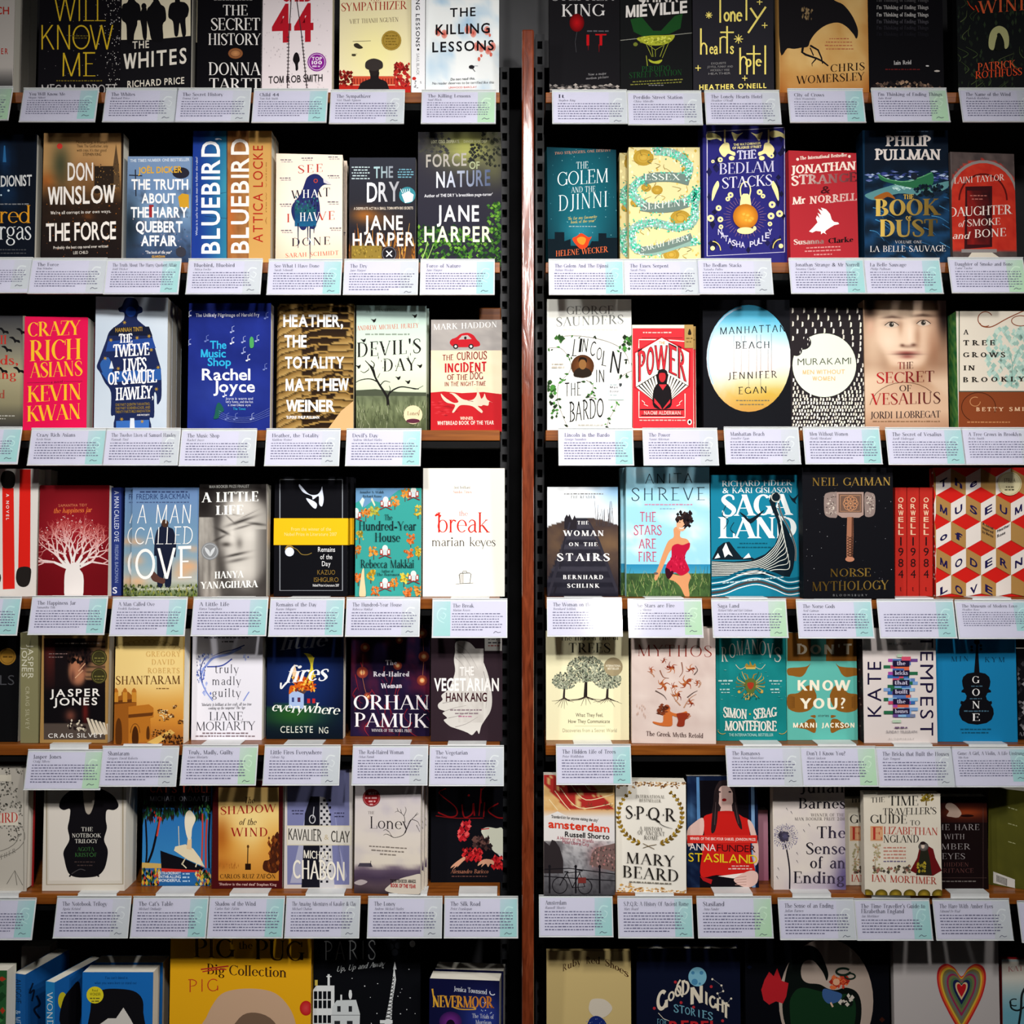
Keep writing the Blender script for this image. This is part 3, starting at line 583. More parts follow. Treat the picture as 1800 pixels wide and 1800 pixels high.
for i in range(110):
    x = RND.uniform(612, 730); y = RND.uniform(420, 470); b.l([(x, y), (x+RND.uniform(-5, 5), y-RND.uniform(10, 30))], 1, RND.choice(['d9912e', 'a8621f', '5c3a1c', 'e6b45a']), w2=.3, up=0)
b.t('THE', 657, 691, (313, 312), 20, 'a9c9cc', 'SB', tr=.04, c2='8a8e98'); b.t('DRY', 645, 702, (355, 353), 34, 'e6e8ea', 'SB', tr=-.02, c2='9c9ca2')
for i in range(5): b.w(618, 650, 295+5*i, 2.2, 'b9c9cc', ctr=1)
for i in range(4): b.w(698, 728, 299+4.5*i, 2.2, '6fa0b0', ctr=1)
b.t('A DESPERATE ACT IN A SMALL TOWN WITH BIG SECRETS', 622, 726, (369, 368), 4.6, 'd0c4b4', 'SB'); b.t('JANE', 640, 708, 404, 25, 'efe8e2', 'SB', tr=.08); b.t('HARPER', 620, 728, (434, 432), 24, 'efe0d0', 'SB', tr=.1)
b.r(618, 432, 671, 458, '8a7434'); b.dab(620, 434, 668, 452, 30, ['6a5822', 'a8903c'], 3, 1.5)
disc(b, 684, 446, 13.5, 'round_black_sticker', '232126', lambda c: (c.ring(684, 446, 12, 12, .8, '77757a'), c.l('679,441 689,451', 2, 'e6e6e6'), c.l('689,441 679,451', 2, 'e6e6e6')))
disc(b, 716, 343, 14.5, 'round_teal_sticker', '3a8490', lambda c: (c.p('706,342 718,336 727,342 725,354 712,357', 'dfe8ea'), [c.l([(708+3*i, 340), (704+4*i, 332)], .9, 'dfe8ea') for i in range(5)])); done(b)
b = B(2, 'dark forest thriller with green foliage along its foot', 734, 232, 881, '302f38', t=30, n=0)
b.g(734, 232, 881, 472, 28, 44, lambda x, y: mix(mix('3a3840', '2b2a36', (y-232)/200), 'a9ab60', .95*gs(x, y, 820, 258, 50, 34)+.3*gs(x, y, 870, 300, 20, 30)))
b.dab(845, 232, 881, 292, 70, ['3a3c30', '2a2c28', '4c4e3c'], 4); b.dab(824, 254, 844, 286, 30, ['2a2c2c', '36382e'], 4); b.dab(734, 232, 790, 270, 40, ['3c3c40', '45453e'], 5)
b.dab(734, 396, 881, 472, 460, ['2f5a24', '4a7a2c', '1f3a22', '6fa03a', '24302a', '3c6a2c'], 4.5, dens=lambda x, y: y > 408+12*math.sin(x/13)-20*(x < 775)); b.dab(858, 355, 881, 410, 60, ['4a7a34', '2f5a24', '6fa03a'], 4); b.l('740,460 748,440 752,425', 1.4, 'a9c07a'); b.l('752,455 762,430', 1.2, '9ab868')
b.t('LOST. COLD. DESPERATE.', 758, 808, (252, 251), 5, 'd0cfb0', 'SB'); b.t('DANGER RUNS DEEP', 815, 856, 251, 4.6, 'c4c49c', 'SB'); b.t('FORCE', 749, 820, (294, 291), 22, 'a9a49c', 'SB', tr=.06); b.t('OF', 825, 843, 297, 13, 'a9b08c', 'SB'); b.t('NATURE', 767, 862, (330, 326), 28, 'dfe2ea', 'SB', tr=.05, c2='55607c')
b.t("Author of THE DRY 'a breathless page-turner'", 746, 866, (347, 344), 5.2, 'd9d9de', 'SB'); b.t('JANE', 768, 842, 389, 28, 'f0f0ee', 'SB', tr=.1); b.t('HARPER', 746, 864, 425, 27, 'e4ecc4', 'SB', tr=.08); done(b)
# ---- second shelf, right bay
b = B(2, 'dark teal book with a glowing orange fire over a city skyline', 963, 261, 1086, '12464e', t=27, yaw=7)
b.g(962, 255, 1088, 472, 20, 34, lambda x, y: mix(mix('17606c', '0d2a34', 1.1*(((x-1025)/90)**2+((y-350)/150)**2)), '2a7c8c', .8*gs(x, y, 1020, 405, 26, 20)))
b.dab(966, 262, 1084, 440, 55, ['8cc0c4', '5a9aa4'], .9)
b.p('962,446 962,420 975,420 975,408 992,408 992,424 1003,420 1003,432 1036,432 1040,424 1052,424 1052,410 1066,410 1066,418 1088,418 1088,472 962,472', '0b1a22')
b.cur('1006,420 1014,415 1022,410 1034,417 1040,416 1036,424 1032,434 1022,438 1014,432', 'c8421f'); b.cur('1014,420 1022,416 1030,420 1026,430 1018,428', 'e8862c')
b.t('TWO STRANGERS. ONE DESTINY', 975, 1074, (272, 266), 4.6, 'b5836a', 'R'); T = 'd9e6e4'
b.t('THE', 1013, 1034, (297, 296), 12, T, 'RL', tr=-.02); b.t('GOLEM', 980, 1069, (327, 320), 24, T, 'RL', tr=-.02); b.t('AND THE', 1004, 1046, (339, 337), 10, T, 'RL'); b.t('DJINNI', 982, 1067, (371, 363), 27, T, 'RL', tr=.02)
b.t("'By far my favourite", 998, 1049, (387, 383), 5, 'c0b060', 'R', sh=.15); b.t("book of the year'", 1003, 1046, (393, 390), 5, 'c0b060', 'R', sh=.15); b.w(1000, 1048, 399, 2, '8aa0a0'); b.t('HELENE WECKER', 977, 1069, (451, 443), 10, 'd2683c', 'R', tr=.02); done(b)
b = B(2, 'pale yellow floral book with a glittering green serpent ribbon', 1106, 259, 1232, 'd8cc98', t=30, n=1, dx=-13, gap=2)
b.dab(1106, 259, 1232, 470, 90, ['d4bc6a', 'c8a84e', 'efe4b4'], 5, 3)
for x, y, r in ((1131, 277, 18), (1201, 276, 9), (1196, 384, 18), (1155, 334, 10), (1136, 330, 9), (1117, 357, 9), (1205, 300, 7), (1122, 440, 9), (1180, 448, 14)):
    b.e(x, y, r, r*.8, 'a88a34', 'c4a44a'); [b.ring(x, y, r*k, r*.8*k, .9, 'a8822a') for k in (.4, .7)]
for i in range(60):
    x, y = RND.uniform(1110, 1228), RND.uniform(262, 455); b.l([(x, y), (x+RND.uniform(-8, 8), y-5), (x+RND.uniform(-12, 12), y-9)], 1.2, RND.choice(['8a7434', 'a8903c', '6f6a44']), w2=.4, sm=1, up=0)
RIB = [(1150, 266), (1185, 270), (1210, 290), (1205, 308), (1165, 312), (1125, 318), (1112, 340), (1135, 362), (1165, 364), (1210, 352), (1226, 335), (1222, 360), (1218, 390), (1190, 400), (1150, 392), (1116, 400), (1108, 420), (1120, 438), (1150, 442), (1200, 428), (1224, 425)]
b.l(RIB, 14, '8aa89c', sm=1); b.l('1130,318 1150,312 1185,312 1212,318', 17, '6d8078', sm=1); b.l('1126,363 1150,366 1180,365 1210,356', 16, '6d8078', sm=1); b.l('1124,440 1150,438 1185,428 1216,416', 13, '6d8078', sm=1)
_q = cat_rom(RIB, 12); _pts = []
for x, y in _q:
    for k in range(5): _pts.append((x+RND.gauss(0, 5), y+RND.gauss(0, 5)))
b.many([([(x-1.5, y), (x, y-1.7), (x+1.5, y), (x, y+1.7)], RND.choice(['2fae8c', '5fd6b4', 'b4f0dc', '1f8c74', 'd8f8ec', '3cc49a'])) for x, y in _pts if not ((1135 < x < 1205 and 306 < y < 322) or (1130 < x < 1206 and 356 < y < 374) or (1126 < x < 1214 and 418 < y < 446))])
b.t('THE', 1164, 1184, 271, 7, 'c9d4c8', 'R'); b.t('ESSEX', 1133, 1196, 317, 11, 'd4dcd0', 'R', tr=.05); b.t('SERPENT', 1129, 1208, (370, 361), 12, 'd4dcd0', 'R', tr=.05); b.t('SARAH PERRY', 1127, 1213, (443, 421), 9, 'd4dcd0', 'R', tr=.04); done(b)
b = B(2, 'tall indigo book with golden animals around a glowing lantern', 1237, 221, 1386, '2d2b72', t=32, yaw=6, hard=True)
G = 'f2e2a0'
b.l('1243,232 1243,450 1379,443 1379,224 1243,232', 1.6, 'c9c4d4'); b.dab(1246, 235, 1377, 440, 90, ['1c1c3c', '22224c'], 9, 6, dens=lambda x, y: abs(x-1312) > 48 or y > 425)
for x, y in ((1254, 240), (1366, 236)): b.cur([(x-12, y-5), (x, y-6), (x+12, y), (x+14, y+8), (x+6, y+4), (x-6, y+6), (x-12, y+4)], G)
for sx, x in ((1, 1276), (-1, 1349)):
    b.l([(x-sx*2, 228), (x-sx*2, 250), (x+sx*2, 256)], 3, G); b.cur([(x-sx*4, 252), (x+sx*5, 252), (x+sx*8, 264), (x+sx*16, 268), (x+sx*15, 274), (x+sx*4, 270), (x-sx*2, 276), (x-sx*8, 272), (x-sx*12, 262)], G); b.e(x+sx*10, 278, 5, 4, G)
for sx, x in ((1, 1290), (-1, 1336)): b.cur([(x-sx*4, 232), (x+sx*6, 236), (x+sx*16, 233), (x+sx*8, 240), (x+sx*2, 248), (x-sx*2, 240)], G)
for sx, x in ((1, 1256), (-1, 1364)): b.cur([(x+sx*5, 318), (x+sx*8, 326), (x+sx*3, 338), (x-sx*3, 352), (x-sx*5, 350), (x-sx*3, 332)], G)
for x, y, r in ((1266, 281, 4.5), (1356, 274, 4.5), (1253, 284, 3), (1284, 343, 5), (1279, 350, 4), (1335, 338, 5), (1341, 345, 4), (1263, 366, 5), (1357, 360, 6), (1266, 386, 5), (1355, 380, 6), (1267, 399, 4), (1353, 394, 4), (1249, 384, 6), (1370, 376, 6)): b.e(x, y, r, r, G); b.e(x, y, r*.35, r*.35, '4a4690')
for k in range(40):
    a = k*.157; b.l([(1309+26*math.cos(a), 382+26*math.sin(a)), (1309+(34+4*(k % 2))*math.cos(a), 382+(34+4*(k % 2))*math.sin(a))], .7, '8a6a8c', up=0)
b.ring(1310, 336, 9, 16, 2.2, G, 180, 360); b.l('1301,336 1302,346', 2.2, G); b.l('1319,336 1317,346', 2.2, G)
b.t('THE WATCHMAKER', 1289, 1337, (257, 254), 4.2, G, 'SH'); b.t('OF FILIGREE STREET', 1287, 1338, (263, 260), 4.2, G, 'SH'); b.t('THE', 1295, 1329, (281, 279), 15, 'c4c2da', 'SL', tr=-.04); b.t('BEDLAM', 1264, 1361, (307, 302), 19, 'c4c2da', 'R', tr=-.02); b.t('STACKS', 1269, 1357, (332, 326), 19, 'd2d0e2', 'R', tr=-.02)
b.p('1300,361 1302,346 1306,341 1314,341 1318,346 1320,361', G); b.e(1310, 381, 22, 22, 'b06a1c', 'f0a83a', n=28); [b.e(1300+RND.uniform(0, 22), 372+RND.uniform(0, 18), 5, 4, 'e0902a', 'f4b850') for i in range(6)]; b.e(1310, 406, 15, 6, G); b.e(1326, 402, 3, 4, G)
for i, ch in enumerate('NATASHA PULLEY'):
    u = i/13; a = math.radians(146-112*u); b.t(ch, 1309+53*math.cos(a)-3.6, 1309+53*math.cos(a)+3.6, 379+52*math.sin(a)+5, 10, 'c9c6dc', 'SB')
b.ring(1252, 441, 14, 16, 1.6, 'd9c66a', -90, 0); b.e(1252, 437, 4, 4, G); b.ring(1372, 437, 14, 16, 1.6, 'd9c66a', 180, 270); b.e(1372, 433, 4, 4, G); done(b)
b = B(2, 'brick red book with a white flying raven', 1388, 267, 1512, 'a92d35', t=42, yaw=7)
P = 'ead9cc'
b.t('The International Bestseller', 1406, 1489, (281, 275), 6, P, 'RB'); b.e(1402, 280, 2.5, 2.5, P); b.e(1493, 275, 2.5, 2.5, P)
b.t('JONATHAN', 1391, 1505, (307, 298), 15, P, 'SL', tr=-.02, wob=1.2); b.t('STRANGE', 1391, 1506, (325, 319), 16, P, 'SL', tr=.02, wob=1.2, c2='5c2026'); b.t('&', 1442, 1459, 340, 13, '4a161c', 'SB', sh=.2); b.t('Mr NORRELL', 1392, 1506, (360, 353), 13, P, 'SL', wob=1, c2='c9a09a')
b.p('1422,407 1429,400 1437,391 1434,384 1436,379 1441,384 1437,374 1444,378 1438,367 1446,371 1443,365 1452,368 1459,376 1462,386 1466,390 1473,391 1475,394 1466,396 1458,401 1452,405 1450,408 1453,412 1447,409 1443,412 1443,407 1434,406 1428,409', 'efe8e2')
b.t('Susanna', 1395, 1448, (430, 428), 9, 'e2cfc4', 'RB', c2='8a6a64'); b.t('Clarke', 1456, 1500, (428, 425), 9, '241215', 'RB'); b.w(1412, 1482, 437, 2.4, 'cf8f8c', ctr=1, slope=-.04); b.w(1410, 1484, 443, 2.4, 'cf8f8c', ctr=1, slope=-.04); b.w(1430, 1464, 449, 2.4, 'cf8f8c', ctr=1, slope=-.04); done(b)
b = B(2, 'deep blue book with a small green boat on stormy waves', 1520, 229, 1671, '123049', t=40, hard=True)
b.g(1520, 229, 1671, 472, 34, 54, lambda x, y: mix(mix('10202f', '1d4a72', .5+.5*math.sin((y+16*math.sin(x/19)+30*fbm(x/22, y/30))/6)), '0c1826', .75*(y < 330)*(1-max(0, (y-290)/40))+.2))
for i in range(36):
    x, y = RND.uniform(1522, 1660), RND.uniform(345, 460); w = RND.uniform(14, 34); b.l([(x, y), (x+w*.5, y+RND.uniform(2, 8)), (x+w, y+RND.uniform(6, 20))], RND.uniform(.8, 2), RND.choice(['2f6c9c', '0d1c2c', '4a8cb8', '16405f']), w2=.3, sm=1, up=0)
b.dab(1522, 300, 1668, 318, 60, ['6f7fb0', '2c3a6a', 'a9b8d0', '3a4684'], 2.2, 7); b.cur('1520,344 1535,336 1560,328 1590,320 1612,318 1622,330 1650,322 1671,318 1671,326 1650,338 1620,344 1580,340 1540,352', '5a8a8c'); b.dab(1570, 318, 1618, 334, 60, ['b8d4d0', '8ab4b0'], 3, 6)
b.cur('1544,306 1556,314 1584,320 1610,316 1632,304 1640,306 1640,322 1628,334 1600,330 1566,322 1548,316', '2c6a48'); b.l('1544,306 1560,315 1590,319 1620,311 1638,303', 1.6, '5a9a6c', sm=1); b.e(1607, 310, 6, 6, '1c2430'); b.cur('1536,348 1550,340 1562,338 1574,350 1560,346 1548,352', '9a5a22')
b.dab(1606, 326, 1671, 345, 60, ['0d1a22', '16283a'], 5); b.w(1575, 1632, 232, 2, '46586c')
C = 'd5ccc6'; Gd = 'c4a24a'
b.t('PHILIP', 1556, 1636, 257, 18, C, 'SL', tr=-.03); b.t('PULLMAN', 1537, 1654, 281, 18.5, C, 'SL', tr=-.04); b.t('THE', 1588, 1606, 350, 8, Gd, 'RB'); b.t('BOOK', 1539, 1655, (380, 378), 29, 'd4b45c', 'RB', tr=-.04, c2='6a5424'); b.t('OF', 1592, 1602, 386, 6, Gd, 'RB'); b.t('DUST', 1547, 1648, (416, 415), 29, 'd4b45c', 'RB', tr=-.02, c2='54441f')
b.t('VOLUME ONE', 1573, 1620, 428, 5, 'c0bcbc', 'R', tr=.05); b.t('LA BELLE SAUVAGE', 1529, 1662, (443, 442), 10.5, 'd0ccca', 'R', tr=.02); done(b)
b = B(2, 'grey and red book with an arched red doorway', 1673, 269, 1791, '5c5250', t=38, yaw=6, n=1, dx=3)
b.g(1673, 262, 1791, 472, 26, 44, lambda x, y: mix(mix('6a5c58', '3c3434', fbm(x/12, y/12)), mix('a8281f', 'c8402c', fbm(x/9, y/9)), 1 if (y > 345 or ((x-1728)/62)**2+((y-345)/64)**2 < 1) and abs(x-1728) < 60 and y < 440 else 0))
b.ring(1728, 348, 60, 64, 5, '8c8480', 180, 360); b.ring(1728, 352, 42, 46, 3, '5c1614', 180, 360); b.p('1695,438 1697,328 1744,327 1744,434', '3a1418'); b.g(1700, 335, 1740, 430, 8, 14, lambda x, y: mix('8c1f1c', '2a1216', fbm(x/9, y/20)+(x-1722)/60)); b.r(1690, 438, 1752, 444, '8c8684'); b.p('1702,452 1708,444 1744,444 1756,452', 'd0c8b8')
b.t('LAINI TAYLOR', 1677, 1766, (323, 317), 11, 'dcc9be', 'R', tr=-.02); b.t('DAUGHTER', 1668, 1780, (381, 376), 16, 'e0d2c8', 'R', tr=-.04); b.t('of', 1684, 1694, 399, 11, 'dcc9be', 'R', sh=.25); b.t('SMOKE', 1700, 1758, (398, 395), 12, 'dcc9be', 'R', tr=-.02); b.t('and', 1674, 1704, 420, 12, 'dcc9be', 'R', sh=.25); b.t('BONE', 1713, 1768, (418, 415), 14, 'e0d2c8', 'R'); b.w(1705, 1735, 345, 2, 'b06a60'); b.w(1708, 1730, 351, 2, 'b06a60'); done(b)
# ---- third shelf, left bay
b = B(3, 'grey and cream book with black birds in flight, cut by the frame', -84, 555, 40, '8c8878', t=24)
b.g(-84, 555, 40, 760, 12, 20, lambda x, y: mix(ramp([(0, '3c3c40'), (.25, '77756a'), (.5, 'a8a080'), (.75, '8a8468'), (1, '26262a')], (y-555)/205), '2a2a30', max(0, (-x-10)/140)))
for x, y in ((6, 581), (26, 597), (12, 613), (4, 650), (33, 650), (38, 582)): b.cur([(x-10, y-4), (x-3, y-5), (x+2, y), (x+8, y+1), (x+9, y+6), (x+3, y+4), (x, y+6), (x-3, y)], '141416')
b.t('All', -16, 12, 605, 15, 'b8362c', 'R'); b.t('Birds,', -34, 32, 641, 16, 'b8362c', 'R'); b.t('Singing', -50, 30, 666, 16, 'b8362c', 'R'); b.t('Wyld', -36, 9, 700, 14, '9a4a3c', 'R'); b.w(-60, 26, 732, 2, 'b0aea4'); b.w(-60, 10, 737, 2, 'b0aea4'); done(b)
b = B(3, 'hot pink book with yellow roman capitals', 42, 557, 150, 'd5144f', t=42, yaw=5)
Y = 'e8b52c'
for s, x0, x1, y, h in (('CRAZY', 49, 142, (592, 588), 25), ('RICH', 52, 143, (635, 631), 36), ('ASIANS', 52, 145, (664, 660), 26), ('KEVIN', 48, 142, (707, 702), 28), ('KWAN', 47, 141, (741, 736), 27)): b.t(s, x0, x1, y, h, Y, 'RH', tr=-.03)
b.l('48,673 88,672', .7, '8a1438'); b.l('112,671 145,670', .7, '8a1438'); b.t('a novel', 89, 110, (674, 673), 5, '7a1034', 'R', sh=.2); done(b)
b = B(3, 'pale blue book with a blue man in hat and coat', 167, 522, 291, 'c0cad4', t=40, yaw=5, n=2)
b.g(165, 515, 293, 760, 8, 14, lambda x, y: mix('c9d2da', 'b2bfcc', fbm(x/40, y/50)))
N = '1d2850'
b.cur('208,542 214,538 219,527 225,523 236,524 242,530 244,537 250,541 250,549 243,552 241,560 246,566 258,576 266,586 272,610 278,632 283,652 284,695 280,708 276,710 275,694 271,692 271,732 263,735 262,756 204,756 202,731 195,729 195,690 184,672 176,655 170,645 175,630 186,600 193,582 212,567 218,560 218,550 210,548', N)
b.cur('176,640 190,628 198,650 186,662', '2f5c9c'); b.p('190,600 268,594 274,612 186,618', '26468a'); b.p('178,655 283,648 283,668 190,672', '2c5a9c'); b.p('204,740 262,738 262,756 204,756', '3a6ab0'); b.p('200,575 262,574 268,590 190,590', '141a30'); b.e(230, 548, 9, 9, '24489a'); b.p('228,756 229,735 236,735 237,756', 'cfd6dc'); b.p('196,634 192,648 200,648', 'cfd6dc')
for x, y in ((219, 567), (195, 598), (241, 594), (262, 591), (266, 615), (185, 630), (208, 648), (278, 646), (214, 737), (275, 684), (250, 741)):
    b.many([([(x-4*math.cos(k), y-4*math.sin(k)), (x+math.sin(k), y-math.cos(k)), (x+4*math.cos(k), y+4*math.sin(k)), (x-math.sin(k), y+math.cos(k))], 'a8893a') for k in (0, 1.05, 2.1)])
W = 'e2e2e6'
b.t('HANNAH TINTI', 203, 250, (584, 582), 7.5, 'a8893a', 'SB'); b.t('THE', 209, 233, (603, 602), 15, W, 'SL', tr=-.05); b.t('TWELVE', 199, 263, (628, 624), 21, W, 'SL', tr=-.07); b.t('LIVES', 216, 258, (653, 651), 22, W, 'SL', tr=-.05); b.t('OF SAMUEL', 190, 276, (677, 672), 22, W, 'SL', tr=-.07); b.t('HAWLEY,', 203, 270, (704, 700), 22, W, 'SL', tr=-.06)
for i, s in enumerate(('ONE PART QUENTIN TARANTINO,', 'ONE PART SCHEHERAZADE, AND', 'TWENTY PARTS WILD INNOVATION')): b.t(s, 203, 264, (714+6.3*i, 712+6.3*i), 4.6, '8a7434', 'SB', tr=-.03)
b.t('ANN PATCHETT', 241, 263, 731, 3, W, 'SB'); done(b)
b = B(3, 'royal blue book with floating music notes', 329, 533, 474, '1f2e80', t=26)
b.g(329, 533, 474, 760, 14, 22, lambda x, y: mix(mix('24348a', '182468', fbm(x/30, y/30)), '3a4ea0', .5*gs(x, y, 390, 690, 60, 30)))
b.t('The Unlikely Pilgrimage of Harold Fry', 344, 456, (557, 556), 6, 'e2e4ee', 'SB'); K = '2fa8d0'
b.t('The', 369, 398, 613, 14, K, 'SB', tr=-.06); b.t('Music', 353, 397, 628, 14, K, 'SB', tr=-.06); b.t('Shop', 365, 406, 643, 14, K, 'SB', tr=-.06); b.t('Rachel', 355, 440, 668, 20, 'ececf2', 'SB', tr=-.06); b.t('Joyce', 375, 448, 689, 20, 'ececf2', 'SB', tr=-.06)
for x, y in ((408, 584), (363, 600), (332, 607), (408, 604), (428, 621), (395, 697), (414, 737), (399, 737), (443, 737), (428, 602), (436, 634), (468, 560), (452, 600), (333, 557), (466, 650)):
    c = RND.choice(['d9dcea', '9aa4cc', '6a78b4']); b.e(x-2, y, 2, 1.5, c); b.l([(x, y), (x, y-9), (x+4, y-11)], .9, c); b.e(x+2.4, y-2, 1.6, 1.3, c)
b.cur('439,598 442,592 446,596 446,610 440,611', '4a9a5a'); b.cur('380,716 384,708 390,712 394,722 388,726 384,735 376,736 378,728', '1f5a50')
for k in range(4): b.l([(385, 722+4*k), (405, 732+3*k), (440, 733+3*k), (474, 718+4*k)], .5, '6a78b4', sm=1)
for i, s in enumerate(('Joyce is warm and', 'very funny, and she has', 'a merciless eye')): b.t(s, 397+4*(i == 2), 445-4*(i == 2), 703+5.6*i, 4.4, 'c4c9e0', 'S')
b.t('The Times', 410, 432, 721, 4.4, K, 'S'); done(b)
b = B(3, 'golden striped book with white heavy capitals', 489, 534, 621, '8a6a34', t=15, n=2, dx=-5, gap=1)
def _f(x, y):
    q = (y+.16*x+9*math.sin(x/40)+14*fbm(x/50, y/50)); a = (q % 12.5)/12.5
    d = fbm(x/30+3, y/34) > .47 and x > 530
    return mix('20150f' if d else '7c5e30', 'b89a60' if not d else '3a2814', a) if a < .8 else unhex('3c2c16' if not d else 'a8864a')
b.g(489, 534, 621, 760, 40, 110, _f); b.p('575,756 600,722 621,705 621,757', 'd0a878'); W = 'efefee'
for s, x0, x1, y, h in (('HEATHER,', 498, 603, 574, 21), ('THE', 500, 539, 610, 21), ('TOTALITY', 501, 605, 647, 20), ('MATTHEW', 502, 613, (687, 686), 21), ('WEINER', 503, 589, 723, 20)): b.t(s, x0, x1, y, h, W, 'SH', tr=-.05)
b.t("'SUPERB' PHILIP PULLMAN", 503, 561, 736, 5, W, 'SB'); done(b)
b = B(3, 'pale green book with a bare black tree in a field', 626, 537, 749, 'c3cfba', t=25, yaw=3, n=1, dx=4)
def _f(x, y):
    c = ramp([(0, '9ab4b4'), (.15, 'b9ccc0'), (.5, 'd5dcc6'), (.69, 'c3cbb2'), (.71, '6a7258'), (.8, '77805e'), (1, '4c5338')], (y-534)/226)
    return mix(c, '39402c', .8*max(0, fbm(x/4, y/16)-.45)*(y > 695)*2)
b.g(624, 530, 752, 760, 30, 50, _f); b.p('626,686 660,684 700,689 751,690 751,696 626,696', '4a5040'); T = '1c1a18'
b.t('A NEW', 643, 660, (550, 549), 4, '6a7a72', 'R'); b.t('UNSETTLING', 666, 700, (548, 547), 5, '6a7a72', 'R'); b.t('ANDREW MICHAEL HURLEY', 627, 736, (581, 576), 8, 'c0523c', 'R', tr=.02); b.w(642, 720, (589), 3, '8a9488', ctr=1)
b.t("DEVIL'S", 628, 740, (628, 620), 25, '201e1c', 'R', tr=.06); b.t('DAY', 674, 732, (653, 651), 22, '201e1c', 'R', tr=.1); b.dab(628, 605, 735, 652, 36, ['2a2826', 'c9d2c0'], 4, .8)
for q, w in (('682,713 681,700 676,690 668,678 660,664 655,652 650,642', 5), ('681,704 684,692 694,684 706,680 722,682 736,684', 3.2), ('672,684 664,672 650,666 634,668 626,672', 2.4), ('660,664 656,648 648,640 642,634', 2.6), ('655,650 658,640 652,634', 2), ('668,678 676,670 686,672', 1.8), ('684,692 686,684 684,678', 1.6), ('722,682 732,684 744,678', 1.4), ('648,650 640,655 634,652', 1.4), ('664,664 668,656', 1.2)): b.l(q, w, T, w2=w*.45, sm=1)
for x, y in ((657, 563), (729, 555), (639, 598), (700, 664), (738, 643), (717, 671), (630, 644)): b.cur([(x-5, y-2), (x, y-1), (x+4, y-3), (x+3, y+2), (x, y+4), (x-2, y+1)], T)
for i in range(120):
    x, y = RND.uniform(628, 748), RND.uniform(712, 757); b.l([(x, y), (x+RND.uniform(-4, 4), y-RND.uniform(6, 16))], .8, RND.choice(['39402c', '8a9270', 'a9ad8c', '50583c']), w2=.3, up=0)
disc(b, 726, 729, 16.5, 'round_sticker', 'd9c8a4', lambda c: (c.e(726, 740, 12, 4, '5a2c3c'), c.t('Loney', 716, 738, 730, 7, '77604a', 'R'), c.l('734,726 738,720 736,730', .8, '77604a'))); done(b)
b = B(3, 'grey, cream and red book with a little red car and upside-down dog', 757, 562, 882, 'd9c6ae', t=24)
b.g(757, 562, 882, 617, 10, 8, lambda x, y: mix('8c8886', 'b0aaa4', fbm(x/20, y/6))); b.g(757, 616, 882, 692, 8, 8, lambda x, y: mix('ead9bf', 'dcc4a4', fbm(x/30, y/10))); b.p('757,690 780,688 812,691 850,689 882,693 882,762 757,762', 'b5232a'); b.dab(760, 700, 800, 730, 20, ['9c1c24', 'c0343a'], 2, 8)
b.t('MARK HADDON', 762, 873, (580, 575), 10, 'e2e0de', 'R', tr=.04); R = 'b3202a'
b.cur('791,604 793,597 802,593 810,587 822,585 832,589 838,597 843,602 843,608 830,610 800,610', R); b.p('806,597 812,590 822,589 829,596', 'a9a4a0'); b.e(801, 609, 4.5, 4.5, '2a2426'); b.e(828, 609, 4.5, 4.5, '2a2426'); b.e(801, 609, 2.2, 2.2, 'd9d4cc'); b.e(828, 609, 2.2, 2.2, 'd9d4cc'); b.e(818, 594, 2.2, 2.6, '2a2426')
D_ = '7c2026'
b.t('THE', 778, 797, (634, 633), 9.5, D_, 'GM', tr=-.04); b.t('CURIOUS', 803, 856, (633, 631), 13.5, D_, 'GM', tr=-.02); b.t('INCIDENT', 782, 855, (655, 653), 16, R, 'GB', tr=0); b.t('OF THE', 786, 822, 668, 9.5, D_, 'GM', tr=-.04); b.t('DOG', 826, 849, 667, 13, D_, 'GM'); b.t('IN THE NIGHT-TIME', 782, 854, (679, 678), 7.5, D_, 'GM')
C = 'e2c3ae'
b.cur('775,692 784,700 797,708 806,706 796,694 790,691 800,692 814,702 830,703 838,694 838,681 843,693 846,701 850,697 852,692 856,702 866,708 860,706 858,713 850,712 846,714 840,714 848,722 847,726 842,723 830,714 812,712 805,716 798,725 795,724 800,712 786,708 778,701', C); b.l('822,704 832,706', .8, '4a3a3a')
b.t('WINNER', 809, 832, 738, 5.5, C, 'SB'); b.t('WHITBREAD BOOK OF THE YEAR', 769, 868, (747, 746), 6.6, 'ead9cc', 'SB', tr=.05); done(b)
r = empty('wooden_block', at(862, 0, .045)); r.location.z = ZS[3]+.0004; tag(r, 'brown wooden block standing behind the red, grey and cream dog book', 'block')
mb = MB(); h = at(0, 541, .045).z-ZS[3]; mb.box(-.021, .020, 0, .05, 0, h); mb.build('body', M_WOOD, r, .002)
